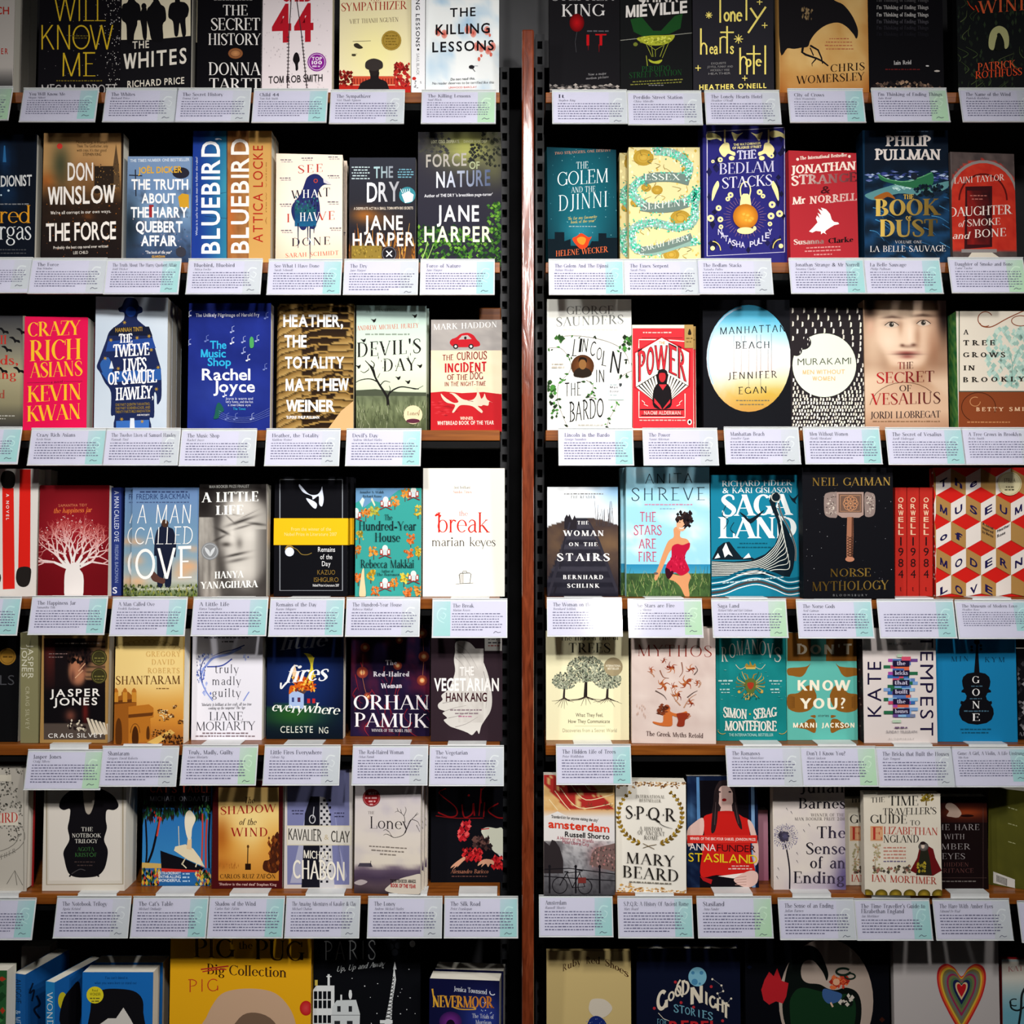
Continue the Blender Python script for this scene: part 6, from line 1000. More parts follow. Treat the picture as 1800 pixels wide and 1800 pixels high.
for sx in (-1, 1):
    X = lambda d: 1447+sx*d
    b.cur([(X(62), 1175), (X(40), 1173), (X(28), 1171), (X(22), 1166), (X(28), 1176), (X(32), 1184), (X(40), 1190), (X(54), 1188), (X(62), 1186)], BR)
    b.cur([(X(62), 1222), (X(44), 1218), (X(30), 1206), (X(20), 1206), (X(13), 1218), (X(12), 1228), (X(18), 1242), (X(28), 1250), (X(46), 1252), (X(62), 1244)], BR); b.cur([(X(22), 1258), (X(14), 1257), (X(14), 1262), (X(21), 1260)], BR); b.cur([(X(14), 1266), (X(24), 1264), (X(33), 1270), (X(48), 1278), (X(30), 1282), (X(14), 1288)], BR)
    for k in range(12): b.l([(X(50), 1226+k*1.6), (X(63), 1222+k*2.2)], 1, '6a441c', w2=.3, up=0)
b.r(1384, 1104, 1508, 1162, '7a5020'); b.r(1425, 1104, 1452, 1162, '4a8a80'); W = 'efe6d0'
b.t("DON'T", 1401, 1497, 1150, 17, 'c9bca4', 'GB', tr=.12); b.t('KNOW', 1402, 1495, (1214, 1214), 18.5, W, 'GB', tr=.08); b.t('YOU?', 1406, 1486, (1246, 1245), 18.5, W, 'GB', tr=.1); b.t('stories', 1438, 1457, 1260, 5, '44605c', 'S'); b.t('MARNI JACKSON', 1394, 1502, 1279, 8.5, W, 'GB', tr=.12); done(b)
b = B(5, 'cream book with a column of coloured blocks between tall vertical names', 1519, 1104, 1648, 'd6ccc8', t=30, yb=1306, spine='2c2226')
b.sp.dab(1506, 1110, 1520, 1300, 40, ['4a3c3c', '77605c', '1a1416'], 2, 2); K = '221a3c'
b.t('KATE', 1260, 1163, 1549, 24, K, 'S', rot=1, tr=.1); b.t('TEMPEST', 1116, 1293, 1617.5, 23, K, 'S', rot=-1, tr=.12)
CB = ['c04a6a', '7a9cc8', '6a4a8a', '3a6aa8', 'd06a4a', '2c6a4a', '8ab4d4', 'a04a9a', '5c7ab0', '77809c']
for k in range(18):
    y = 1158+k*5.7; xa = 1569-RND.choice([0, 9, 8, 16])*(k % 2 == 0 or RND.random() < .5); xb = 1598+RND.choice([0, 3, 10, 15]); x = xa
    while x < xb: w = RND.choice([8, 12, 15, 20]); b.r(x, y, min(xb, x+w), y+5.7, RND.choice(CB)); x += w
for s, y in (('the', 1169), ('bricks', 1186), ('that', 1203), ('built', 1219), ('the', 1236), ('houses', 1253)): b.r(1569, y-8, 1598, y+2, '241c3a'); b.t(s, 1572+(len(s) < 4)*4, 1595-(len(s) < 4)*4, y, 7, 'b4b0c4', 'RB')
b.r(1576, 1150, 1585, 1155, 'b4c8b0'); b.r(1568, 1265, 1583, 1270, 'b4c8b0'); b.r(1578, 1256, 1592, 1260, '8ab4d4'); b.r(1584, 1154, 1600, 1161, 'c8506a'); b.w(1572, 1596, 1280, 3, '77607a'); b.t('SUNDAY TELEGRAPH', 1557, 1611, 1288, 4.4, '8a8488', 'S'); b.t('BLOOMSBURY', 1562, 1606, 1300, 3.4, 'b0a8a4', 'S', tr=.5); b.w(1560, 1602, 1133, 4, 'a8a0a0', ctr=1); done(b)
b = B(5, 'bright blue book with a black violin lettered down its body', 1649, 1104, 1788, '1d7caa', t=26, yb=1304, yaw=-2)
K = '131318'
b.p('1712,1186 1716,1134 1712,1130 1713,1124 1721,1124 1722,1130 1719,1134 1722,1186', K)
b.p('1712,1182 1722,1182 1732,1184 1739,1190 1741,1198 1740,1206 1738,1211 1742,1214 1742,1217 1736,1218 1733,1224 1735,1230 1739,1233 1743,1232 1744,1236 1742,1239 1746,1246 1747,1255 1743,1265 1734,1271 1718,1274 1702,1272 1691,1266 1686,1256 1686,1247 1690,1239 1688,1236 1689,1232 1694,1233 1698,1229 1699,1223 1696,1218 1690,1217 1690,1214 1694,1211 1692,1205 1691,1197 1693,1190 1700,1184', K)
for x, y in ((1708, 1137), (1708, 1143), (1724, 1135), (1724, 1141)): b.e(x, y, 2.4, 2.4, K)
b.t('MIN', 1672, 1702, (1163, 1162), 9, '14405c', 'R', tr=.25); b.t('KYM', 1731, 1766, (1164, 1164), 9, '14405c', 'R', tr=.25)
for ch, y in (('G', 1201), ('O', 1223), ('N', 1245), ('E', 1267)): b.t(ch, 1709, 1722, y, 12.5, 'e6e4e2', 'R')
b.w(1706, 1728, 1207, 2, '4a6a7c', ctr=1); b.w(1704, 1728, 1229, 2, '4a6a7c', ctr=1); b.w(1692, 1740, 1251, 2.4, '4a6a7c', ctr=1); b.w(1682, 1748, 1283, 2.4, '14506c', ctr=1); b.w(1686, 1744, 1289, 2.4, '14506c', ctr=1); done(b)
b = B(5, 'black book with grey smoky shapes at the frame edge', 1791, 1140, 1912, '141418', t=26, yb=1300, dep=10)
b.dab(1788, 1160, 1830, 1280, 60, ['6a686c', '3a383c', '8a888a', '24242a'], 6); b.t('AU', 1789, 1806, 1294, 7, '77757a', 'R'); done(b)
# ---- sixth shelf, left bay
b = B(6, 'white book with grey engraved patterns and a red title panel, cut by the frame', -84, 1345, 46, 'b9b3a8', t=32, yb=1567, spine='a3282a', hard=True)
b.dab(-20, 1350, 40, 1478, 420, ['55524c', '77746c', '34322e', '908c82'], 2.4, 2.2, dens=lambda x, y: fbm(x/12, y/12) > .42); b.r(-40, 1429, 32, 1451, 'cfc8b8'); b.t('WEIRD', -26, 31, (1448, 1445), 17, 'b3302c', 'R', tr=-.04)
b.ring(-30, 1470, 74, 40, 1, '6a665e', -20, 80); b.ring(-30, 1470, 62, 30, 1, '6a665e', -20, 80); b.t('THER', 0, 28, (1512, 1498), 8, '77746c', 'R', tr=.2); b.l('12,1554 26,1530 40,1556', 1, '6a665e'); b.l('26,1530 30,1556', 1, '6a665e'); b.r(-30, 1362, 20, 1373, 'cfc8b8'); b.l('42,1345 42,1565', 1, '8a867c'); done(b)
b = B(6, 'white framed book with a black corset-shaped figure', 74, 1380, 219, 'd0c9bd', t=62, yb=1566)
b.l('82,1376 82,1555 216,1554 216,1378', 2.6, 'a89c86'); b.r(86, 1376, 212, 1548, 'd9d2c8'); K = '171519'
b.cur('133,1384 143,1386 148,1400 149,1418 152,1428 156,1430 160,1426 165,1404 165,1388 176,1386 196,1396 206,1408 208,1418 200,1424 188,1424 186,1440 188,1456 183,1476 189,1492 189,1506 184,1526 174,1538 160,1542 134,1542 120,1534 113,1510 112,1496 122,1476 119,1456 122,1440 123,1422 112,1424 104,1418 108,1404 120,1392', K); b.cur('147,1386 165,1386 166,1408 160,1428 154,1431 149,1420', 'a89f92')
b.l('122,1541 128,1533 140,1536', 3, K); b.l('174,1541 168,1534', 3, K); b.l('126,1536 140,1528 150,1530', 1.4, '4a4648', sm=1)
for s, x0, x1, y, h, c in (('THE', 143, 163, 1461, 7, 'd9d5cc'), ('NOTEBOOK', 127, 178, 1472, 7, 'd9d5cc'), ('TRILOGY', 132, 172, 1482, 7, 'd9d5cc'), ('AGOTA', 136, 166, 1496, 7, '3c6a3a'), ('KRISTÓF', 132, 170, 1506, 7, '3c6a3a')): b.t(s, x0, x1, y, h, c, 'R', tr=.02)
b.w(131, 168, 1516, 2, '4a3c3a'); b.w(136, 164, 1522, 2, '4a3c3a'); done(b)
b = B(6, 'bright blue book with a red-bottomed steamship between palms', 249, 1370, 371, '2c6ca8', t=26, yb=1557)
b.g(249, 1370, 371, 1560, 8, 12, lambda x, y: mix('2f72b0', '3c86bc', (y-1430)/90)); b.r(249, 1370, 371, 1420, '15141a')
K = '15141a'; C = 'e2d4b4'
b.dab(249, 1412, 371, 1440, 150, [K, '1f3a28', '2c2020', '24502f'], 11, 3, dens=lambda x, y: y < 1446-14*gs(x, y, 318, y, 30, 9)); b.dab(256, 1422, 284, 1444, 12, ['3c8a48', 'c03a2c'], 5, 1.6); b.dab(350, 1416, 370, 1440, 12, ['3c8a48', '6ab060'], 5, 1.6)
for q, w, c in (('258,1522 268,1496 276,1462 282,1436', 4, K), ('256,1440 258,1500 252,1550', 3, K), ('276,1470 282,1436', 3, 'c84a3c'), ('354,1530 356,1470 356,1430', 2.6, 'c84a3c'), ('362,1530 362,1480 364,1440', 3, 'c84a3c'), ('369,1430 367,1480 368,1550', 3, K)): b.l(q, w, c, sm=1)
b.p('249,1516 284,1518 284,1526 249,1528', 'c9a860'); b.r(249, 1526, 371, 1558, '2a649c')
b.p('282,1495 290,1498 330,1512 360,1526 354,1530 284,1530', K); b.p('284,1526 354,1530 358,1528 352,1533 284,1533', 'c0342c'); b.p('306,1495 308,1488 326,1484 340,1492 352,1508 360,1524 330,1511', C); b.p('328,1492 330,1474 337,1474 337,1494', 'e0c49c'); b.l('315,1488 314,1452', 1.2, C); b.cur('330,1474 325,1452 326,1432 333,1424 340,1430 344,1440 338,1456 336,1474', 'e6dcc4'); b.l('320,1520 326,1508 320,1518 328,1526', 2, C); b.l('344,1524 346,1518', 2, C)
b.dab(249, 1528, 280, 1556, 70, ['c9a83a', '2c5a30', 'c04a34', K], 6, 3); b.dab(345, 1532, 371, 1556, 60, ['c9a83a', '2c5a30', 'c04a34', K, 'd9c880'], 6, 3)
b.t("CAT'S TABLE", 264, 370, 1393, 12, 'b04a34', 'GM', tr=.04); b.t('MICHAEL ONDAATJE', 264, 370, 1408, 8.5, '8a8c94', 'GM', tr=.02)
for i, s in enumerate(("EXTRAORDINARY", "ENTHRALLING", "WONDERFUL")): b.t(s, 279, 318, 1537+6.4*i, 5, 'd9e2ea', 'SB'); b.w(321, 334, 1537+6.4*i, 3, 'a9c4dc')
done(b)
b = B(6, 'maroon-bordered book with a sepia lamp post in golden haze', 372, 1372, 496, '4c1418', t=26, yb=1562)
def _f(x, y):
    c = ramp([(0, 'd9b470'), (.3, 'e8c880'), (.6, 'dc9c40'), (.8, 'd49440'), (1, 'c08434')], (y-1385)/163); c = mix(c, 'f4e0a0', .7*gs(x, y, 440, 1460, 30, 40)); return mix(c, 'a85a1c', .8*gs(x, y, 388, 1470, 16, 34)+.5*gs(x, y, 388, 1520, 20, 10))
b.g(384, 1384, 490, 1548, 24, 34, _f); b.cur('490,1466 482,1470 476,1490 474,1510 464,1514 464,1530 490,1530', '4a2416'); b.dab(472, 1470, 490, 1530, 40, ['6a3418', '3a1c14', '8a4a20'], 6, 3)
b.l('435,1524 436,1486', 1.6, '2c1a10'); b.r(431, 1518, 441, 1529, '2c1a10'); b.e(436, 1488, 2, 3, '5c3a1c'); b.dab(386, 1518, 420, 1526, 20, ['b0702c'], 4, 1); R = 'a0201f'
b.t('The', 429, 447, 1412, 11, '3a1c14', 'R', sh=.2); b.t('SHADOW', 388, 486, (1432, 1427), 14, R, 'R', tr=.04); b.t('of the', 420, 450, 1450, 11, '3a1c14', 'R', sh=.25); b.t('WIND', 405, 470, 1470, 15, R, 'R', tr=.08); b.t('CARLOS RUIZ ZAFÓN', 387, 484, (1544, 1544), 7.5, '2c140f', 'R', tr=.02); b.t("'Shadow is the real deal' Stephen King", 385, 486, (1556, 1557), 4.4, 'cfa8a0', 'SB'); done(b)
b = B(6, 'lavender book with a tall skyscraper and a white title plate', 499, 1352, 619, 'cfc9c4', t=34, yb=1562)
b.r(505, 1352, 614, 1555, '7c7fa8'); b.p('510,1552 540,1420 548,1420 536,1552', 'a9aac0'); b.p('604,1552 588,1420 592,1470 610,1540', '9a9cc0'); b.p('530,1560 536,1430 546,1400 562,1400 562,1560', '1c1c26'); b.p('562,1400 572,1402 580,1430 588,1560 562,1560', 'c4c2c4')
q = []
for k in range(24):
    for j in range(4):
        if (k+j) % 2: q.append(([(563+j*5, 1405+k*6.2), (567+j*5, 1405+k*6.2), (567+j*5, 1409+k*6.2), (563+j*5, 1409+k*6.2)], '1c1c26'))
b.many(q); b.l('552,1418 550,1438', 1.4, 'b9b9c0'); b.ring(549, 1440, 5, 7, 1.6, 'c9c9cc'); b.r(504, 1451, 618, 1486, 'd5cdb8', mi=0); b.r(506, 1453, 616, 1484, 'd9d4ca')
b.t('KAVALIER', 507, 566, (1476, 1479), 20, '4a4742', 'GM', tr=-.06); b.t('&', 570, 578, 1476, 9, 'c0b090', 'R'); b.t('CLAY', 582, 615, (1480, 1481), 20, '4a4742', 'GM', tr=-.06); W = 'ece6d8'
b.t('MICHAEL', 534, 584, (1508, 1512), 14, W, 'GM', tr=-.06); b.t('CHABON', 515, 606, (1544, 1548), 33, W, 'GM', tr=-.05); b.w(513, 536, 1426, 2, '3c3c58'); b.w(514, 534, 1431, 2, '3c3c58'); b.w(588, 606, 1430, 2, '3c3c58'); b.w(588, 606, 1436, 2, '3c3c58'); done(b)
b = B(6, 'misty cream and mauve book with a round red sticker', 622, 1362, 739, 'cfc6bf', t=18, yb=1571, yaw=-3, n=2, dx=3)
b.g(620, 1358, 742, 1575, 20, 34, lambda x, y: mix(ramp([(0, 'c4bcc0'), (.5, 'd6cdc4'), (.76, 'd9cfc0'), (.79, '6a5a6c'), (.86, '4a3c50'), (.93, '5c4c54'), (1, '3c3034')], (y-1362)/209+.01*math.sin(x/9)), 'a9a2b4', .5*max(0, fbm(x/26, y/18)-.5)*2*(y < 1520)))
b.cur('678,1566 684,1556 700,1546 720,1540 742,1538 742,1570 710,1572', 'd0c6b8'); b.cur('622,1552 634,1546 646,1550 634,1556', 'b4a8a8'); b.p('629,1523 632,1517 652,1517 655,1524', '4a4450'); b.l('651,1524 652,1513', .9, '2c2830'); K = '2c2628'
b.t('THE', 647, 658, 1431, 5, '77706c', 'R'); b.t('Loney', 650, 722, (1456, 1458), 21, K, 'RL', tr=0); b.l('722,1441 714,1458 708,1468 692,1472 684,1462', 1.6, K, w2=.6, sm=1); b.l('718,1448 724,1440 730,1434 736,1430', 1.3, K, w2=.4, sm=1)
for q in ('712,1446 710,1434 700,1426 694,1428', '710,1434 714,1424 712,1418', '700,1426 698,1420', '724,1440 734,1444 738,1452', '728,1436 734,1428', '692,1472 680,1466 674,1468', '684,1462 678,1458 674,1460', '732,1450 738,1462', '706,1430 704,1422'): b.l(q, 1, K, w2=.4, sm=1)
for i, (x0, x1) in enumerate(((649, 716), (653, 710), (668, 696))): b.w(x0, x1, 1488+7*i, 2.4, '8a8078', slope=.06)
b.t('THE BRITISH BOOK AWARDS', 686, 731, (1551, 1552), 6, '2c2426', 'SB', tr=-.02); b.t('BOOK OF THE YEAR', 687, 731, (1559, 1561), 6.6, 'b0282c', 'SH', tr=-.02)
disc(b, 653, 1402, 15.5, 'round_red_sticker', '8c1c22', lambda c: (c.ring(653, 1402, 13.5, 13.5, .6, 'c08080'), c.t('MUST', 648, 662, 1397, 5, 'e0c4c4', 'SB'), c.w(642, 664, 1404, 3, 'd0a0a0'), c.w(648, 660, 1410, 3, 'd0a0a0'), c.w(650, 658, 1415, 2.4, 'd0a0a0'))); done(b)
b = B(6, 'black book with red ribbon script, red sleeves and pale hands', 757, 1372, 884, '14141a', t=26, yb=1551)
R = '9c1c20'
b.l('770,1428 790,1436 803,1432 800,1418 778,1400 772,1392 784,1386', 2.6, R, w2=1.2, sm=1); b.l('812,1414 816,1436 830,1430 832,1412 834,1434', 2.4, R, sm=1); b.l('846,1386 842,1434', 2.6, R, w2=1.4, sm=1); b.l('852,1410 850,1436', 2.2, R); b.l('876,1412 858,1424 872,1436 884,1438', 2.2, R, sm=1); b.l('766,1434 800,1438 850,1438', 1.2, R, sm=1); b.l('846,1412 846,1390 862,1378 870,1382', 1.6, R, sm=1); b.e(824, 1398, 2, 2, R)
b.dab(804, 1443, 826, 1478, 60, ['c8303a', '9c1a24', 'e05a5a', 'b0202a'], 5, dens=lambda x, y: abs(x-(820-(y-1443)*.25)) < 8); b.cur('846,1460 856,1454 872,1456 884,1458 884,1500 870,1498 858,1484 850,1470', 'd0d2c0'); b.dab(832, 1472, 862, 1492, 40, ['4a3432', '6a4a44', '2c2022'], 6, 5); b.l('846,1458 860,1456', 2, 'c04a4a'); b.l('856,1484 868,1498 882,1508', 2, '1a1a20'); b.p('874,1500 884,1500 884,1512', 'c9cac4')
b.dab(814, 1492, 846, 1512, 60, ['c0242a', '8a161c', 'd84040'], 5, 4); b.dab(864, 1506, 884, 1526, 50, ['c0242a', '8a161c', 'd84040'], 5, 4); S_ = 'cf9c80'
b.cur('816,1506 806,1512 796,1520 792,1526 800,1522 796,1528 804,1522 804,1524 812,1516 818,1510', S_); b.cur('866,1512 852,1510 842,1516 840,1522 848,1518 846,1524 854,1518 858,1524 862,1518 868,1520', S_); b.t('Alessandro Baricco', 792, 858, (1535, 1535), 7, 'a8705a', 'R', sh=.2, tr=.02); b.w(794, 856, 1541, 1.6, '77504a'); done(b)
# ---- sixth shelf, right bay
b = B(6, 'book with an old city map above and a canal with a bicycle below', 956, 1362, 1081, 'd0cac4', t=27, yb=1573)
b.g(956, 1362, 1081, 1436, 30, 20, lambda x, y: mix(mix('d9b984', 'c89c60', fbm(x/6, y/5)), 'a8302c', (1 if abs(x-1018-(y-1400)*.9) < 42 and y < 1424 and fbm(x/9+3, y/14) > .34 else 0)))
for q in ('975,1390 1010,1430 1060,1436', '985,1385 1018,1420 1078,1412', '1004,1380 1030,1406 1078,1396', '1024,1372 1040,1390 1078,1384', '965,1405 990,1436'): b.l(q, 1.4, 'e2cfa4', sm=1)
for i in range(10): x, y = RND.uniform(1030, 1078), RND.uniform(1410, 1434); b.l([(x-4, y), (x, y+2), (x+4, y)], .8, '6a4a30'); b.l([(x, y), (x, y-5)], .7, '6a4a30')
b.r(956, 1433, 1081, 1486, 'd9d5d2'); b.g(956, 1424, 1081, 1437, 20, 4, lambda x, y: mix('d0a878', 'd9d5d2', (y-1424)/12)); b.p('956,1436 980,1426 1000,1436', 'd9d5d2')
def _f(x, y):
    c = ramp([(0, 'd0cccc'), (.25, 'a4a2a4'), (.5, '77767a'), (1, '4a484c')], (y-1478)/95); c = mix(c, '3c383a', .9*(x < 990 and y < 1530)*(fbm(x/6, y/6)+.1)); c = mix(c, '8a4a4c', .8*gs(x, y, 1052, 1505, 16, 20)); c = mix(c, 'bab8ba', .8*gs(x, y, 1012, 1530, 18, 26)); return mix(c, '2c2a2e', .6*max(0, fbm(x/5, y/5)-.45)*2)
b.g(956, 1478, 1081, 1576, 40, 32, _f); b.p('956,1478 966,1486 970,1476 976,1478 984,1490 990,1512 990,1535 956,1535', '322c2e'); b.p('1081,1482 1064,1486 1048,1490 1040,1500 1036,1520 1056,1526 1081,1532', '77605c'); b.dab(1040, 1490, 1081, 1526, 60, ['4a3c3c', 'a87470', '5c4a48', 'b08884'], 3, 2)
b.l('956,1528 1000,1526 1081,1536', 1.6, '1c1a1e'); b.l('956,1540 1081,1548', 1.6, '1c1a1e')
for x in (966, 1012, 1054): b.l([(x, 1522), (x, 1570)], 3, '1c1a1e'); b.e(x, 1523, 2.4, 3, '1c1a1e')
b.ring(984, 1556, 13, 14, 1.4, '1c1a1e'); b.ring(1028, 1558, 12, 13, 1.4, '1c1a1e'); b.l('984,1556 996,1534 1018,1532 1028,1558 1006,1560 996,1534', 1.6, '1c1a1e'); b.l('1006,1560 1020,1532', 1.4, '1c1a1e'); b.l('992,1532 999,1532', 1.8, '1c1a1e'); b.l('1014,1528 1024,1530', 2.4, '1c1a1e'); b.r(1016, 1542, 1030, 1552, '7a3430')
b.t("'Standard kit for anyone visiting the city'", 969, 1051, (1437, 1444), 5, '2a2828', 'SB', sh=.1); b.t('amsterdam', 964, 1071, (1454, 1463), 14, 'cf3a22', 'SH', tr=-.08); b.t('Russell Shorto', 993, 1071, (1470, 1475), 9, '1c1a1c', 'SB', tr=-.04); b.t("A History of the World's", 979, 1043, (1475, 1481), 6, 'a84a5c', 'S', tr=-.02); b.t('Most Liberal City', 989, 1035, (1482, 1487), 6, 'a84a5c', 'S', tr=-.02); done(b)
b = B(6, 'cream book with a golden laurel wreath and tall roman capitals', 1083, 1374, 1206, 'e2ddd2', t=40, yb=1569, yaw=-3)
b.dab(1083, 1374, 1206, 1387, 150, ['b89468', '8a6238', 'd0b48c', '6a4a30'], 2.4, 3, dens=lambda x, y: y < 1384+2*math.sin(x/4)); b.dab(1083, 1553, 1206, 1578, 160, ['b89468', 'a0703c', 'd0b48c', 'd9a84c'], 2.4, 4, dens=lambda x, y: y > 1553+(x-1083)*.1+2*math.sin(x/3)); K = '26221f'
for sx in (-1, 1):
    cx = 1143; pts = [(cx+sx*56*math.cos(a), 1433+52*math.sin(a)) for a in [math.radians(-48+9.2*k) for k in range(14)]]
    b.l(pts, 1, '6a5220', sm=1)
    for k, (x, y) in enumerate(pts):
        a = math.radians(-48+9.2*k)
        for o in (-.6, .6):
            th = math.atan2(-math.cos(a), sx*math.sin(a))+o*sx
            dx, dy = math.cos(th), math.sin(th); L = 5+k*.28; b.cur([(x, y), (x+dx*L*.5-dy*2.1, y+dy*L*.5+dx*2.1), (x+dx*L, y+dy*L), (x+dx*L*.5+dy*2.1, y+dy*L*.5-dx*2.1)], RND.choice(['8a6c24', 'a8882f', '6a5018']))
b.l('1130,1490 1142,1486 1154,1484', .9, '6a5220'); b.l('1130,1482 1142,1488 1150,1492', .9, '6a5220')
b.t('INTERNATIONAL', 1118, 1168, (1402, 1403), 5.6, '5c5448', 'R', tr=.1); b.t('BESTSELLER', 1124, 1162, (1409, 1410), 5.4, '5c5448', 'R', tr=.1)
for ch, x0, x1 in (('S', 1100, 1112), ('P', 1118, 1132), ('Q', 1139, 1161), ('R', 1169, 1189)): b.t(ch, x0, x1, 1438+(x0-1100)*.07, 22, K, 'R')
for x in (1115, 1136, 1165): b.p([(x, 1430), (x+2.5, 1432), (x, 1434)], K)
b.l('1152,1438 1164,1450 1182,1456', 1.6, K, w2=.4, sm=1); b.t('A HISTORY', 1124, 1165, (1459, 1461), 7, '4a443c', 'R', tr=.1); b.t('OF ANCIENT', 1121, 1168, (1466, 1469), 7, '4a443c', 'R', tr=.1); b.t('ROME', 1132, 1157, (1475, 1476), 7, '4a443c', 'R', tr=.1)
b.t('MARY', 1101, 1186, (1516, 1523), 19, K, 'R', tr=.08); b.t('BEARD', 1095, 1192, (1541, 1549), 20, K, 'R', tr=.06); b.w(1106, 1180, 1550, 2.4, '8a8478', slope=.05); done(b)
b = B(6, 'dark blue book with a woman in a red sleeveless top', 1208, 1364, 1334, '10131f', t=30, yb=1560, n=0)
b.g(1208, 1364, 1332, 1562, 16, 26, lambda x, y: mix('14203c', '5c8ab8', .7*gs(x, y, 1212, 1430, 9, 30)+.3*max(0, fbm(x/12, y/12)-.5)*(x < 1235)*3)); b.r(1230, 1372, 1316, 1560, '131016'); b.p('1224,1366 1229,1366 1232,1480 1226,1480', '5c8ab8'); b.p('1320,1380 1326,1380 1328,1560 1322,1560', '7a9cc0')
SK = 'd9b8ae'; RD = 'c4231f'
b.cur('1254,1440 1254,1410 1257,1386 1266,1373 1281,1373 1291,1386 1294,1414 1296,1440', '352a2c'); b.cur('1262,1392 1268,1382 1280,1382 1288,1394 1289,1408 1284,1418 1276,1424 1268,1420 1262,1408', SK); b.p('1268,1416 1286,1414 1288,1432 1264,1432', SK); b.e(1273, 1406, 4, 2.6, 'a01c20'); b.e(1264.5, 1392, 2.8, 1.4, '2c2024'); b.e(1283, 1392, 2.8, 1.4, '2c2024')
b.cur('1236,1438 1250,1430 1264,1426 1288,1426 1306,1436 1316,1442 1318,1466 1320,1500 1326,1536 1290,1540 1260,1538 1232,1540 1234,1500 1238,1470', RD); b.cur('1208,1460 1220,1446 1236,1438 1236,1466 1224,1476 1210,1488', SK); b.cur('1314,1442 1324,1450 1332,1480 1334,1510 1326,1520 1322,1480', SK); b.cur('1250,1462 1252,1430 1256,1396 1262,1384 1264,1400 1262,1424 1260,1446 1256,1462', '2c2224'); b.cur('1289,1384 1294,1400 1297,1424 1303,1446 1304,1458 1297,1450 1290,1428 1288,1404', '2c2224'); b.l('1256,1450 1258,1410', .9, '5c4c4c'); b.l('1298,1448 1292,1410', .9, '5c4c4c'); b.e(1274, 1376, 12, 5, '352a2c')
b.p('1262,1540 1310,1534 1320,1538 1290,1544', 'e2d8d0'); b.cur('1294,1542 1308,1534 1322,1530 1332,1536 1330,1552 1316,1560 1300,1556 1290,1548', SK); b.p('1230,1540 1252,1546 1250,1554 1236,1548', 'a82024')
for k in range(4): b.l([(1312, 1540+k*5), (1292, 1543+k*4)], 1, 'b08a80')
b.r(1208, 1468, 1331, 1482, 'd03028'); b.t('WINNER OF THE BBC FOUR SAMUEL JOHNSON PRIZE', 1213, 1328, (1476, 1478), 4.8, 'ead8d0', 'SB'); b.t('ANNA', 1212, 1258, (1494, 1496), 12, 'e6dcd8', 'S', tr=-.02); b.t('FUNDER', 1260, 1328, (1496, 1498), 12, '4a1418', 'S', tr=-.02); b.t('STASILAND', 1210, 1331, (1514, 1518), 15, 'e0c428', 'S', tr=-.03); b.w(1286, 1318, 1523, 2, 'e0b8b0'); b.w(1280, 1324, 1528, 2.4, 'e0b8b0'); done(b)
b = B(6, 'pink and white book half hidden behind the red sleeveless top book', 1236, 1424, 1351, 'c08a9c', yb=1548, t=26)
b.r(1334, 1424, 1351, 1556, 'c894a4', 'a86a80'); done(b)
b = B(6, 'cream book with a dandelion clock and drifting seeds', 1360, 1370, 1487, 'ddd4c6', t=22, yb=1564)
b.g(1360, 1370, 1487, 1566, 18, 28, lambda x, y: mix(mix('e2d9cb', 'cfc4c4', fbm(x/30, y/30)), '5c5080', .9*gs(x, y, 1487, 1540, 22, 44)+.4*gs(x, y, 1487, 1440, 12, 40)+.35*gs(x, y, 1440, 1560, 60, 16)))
K = '28242c'
b.l('1378,1476 1384,1500 1388,1530 1388,1563', 2.6, K, sm=1); b.dab(1368, 1462, 1388, 1482, 70, [K, '3a343c'], 4, dens=lambda x, y: math.hypot(x-1378, y-1470) < 9); b.dab(1360, 1446, 1404, 1496, 300, ['77708c', 'a49cac', '55507a', 'c4bcc0'], 2.2, 1, dens=lambda x, y: 11 < math.hypot(x-1381, y-1470) < 23)
for k in range(30): a = k*.21; b.l([(1380, 1470), (1380+20*math.cos(a), 1470+20*math.sin(a))], .6, '55506a', up=0)
for x, y in ((1390, 1426), (1382, 1420), (1412, 1458), (1421, 1448), (1400, 1498), (1400, 1512), (1367, 1525), (1365, 1540), (1410, 1438)): b.l([(x, y), (x+3, y+5)], 1.2, '55505c', w2=.4)
b.t('Julian', 1407, 1484, (1394, 1393), 22, '3a343a', 'R', tr=.02); b.t('Barnes', 1404, 1486, (1421, 1421), 18, K, 'R', tr=.02); b.t('WINNER OF THE', 1425, 1484, (1435, 1435), 5.4, '77706c', 'R', tr=.06); b.t('MAN BOOKER PRIZE 2011', 1397, 1484, (1442, 1442), 5.4, '77706c', 'R', tr=.04)
for s, x0, x1, y in (('The', 1436, 1487, 1473), ('Sense', 1417, 1486, 1501), ('of an', 1424, 1486, 1526), ('Ending', 1395, 1486, (1552, 1553))): b.t(s, x0, x1, y, 20, K, 'R', tr=.02, c2='4a4058')
done(b)
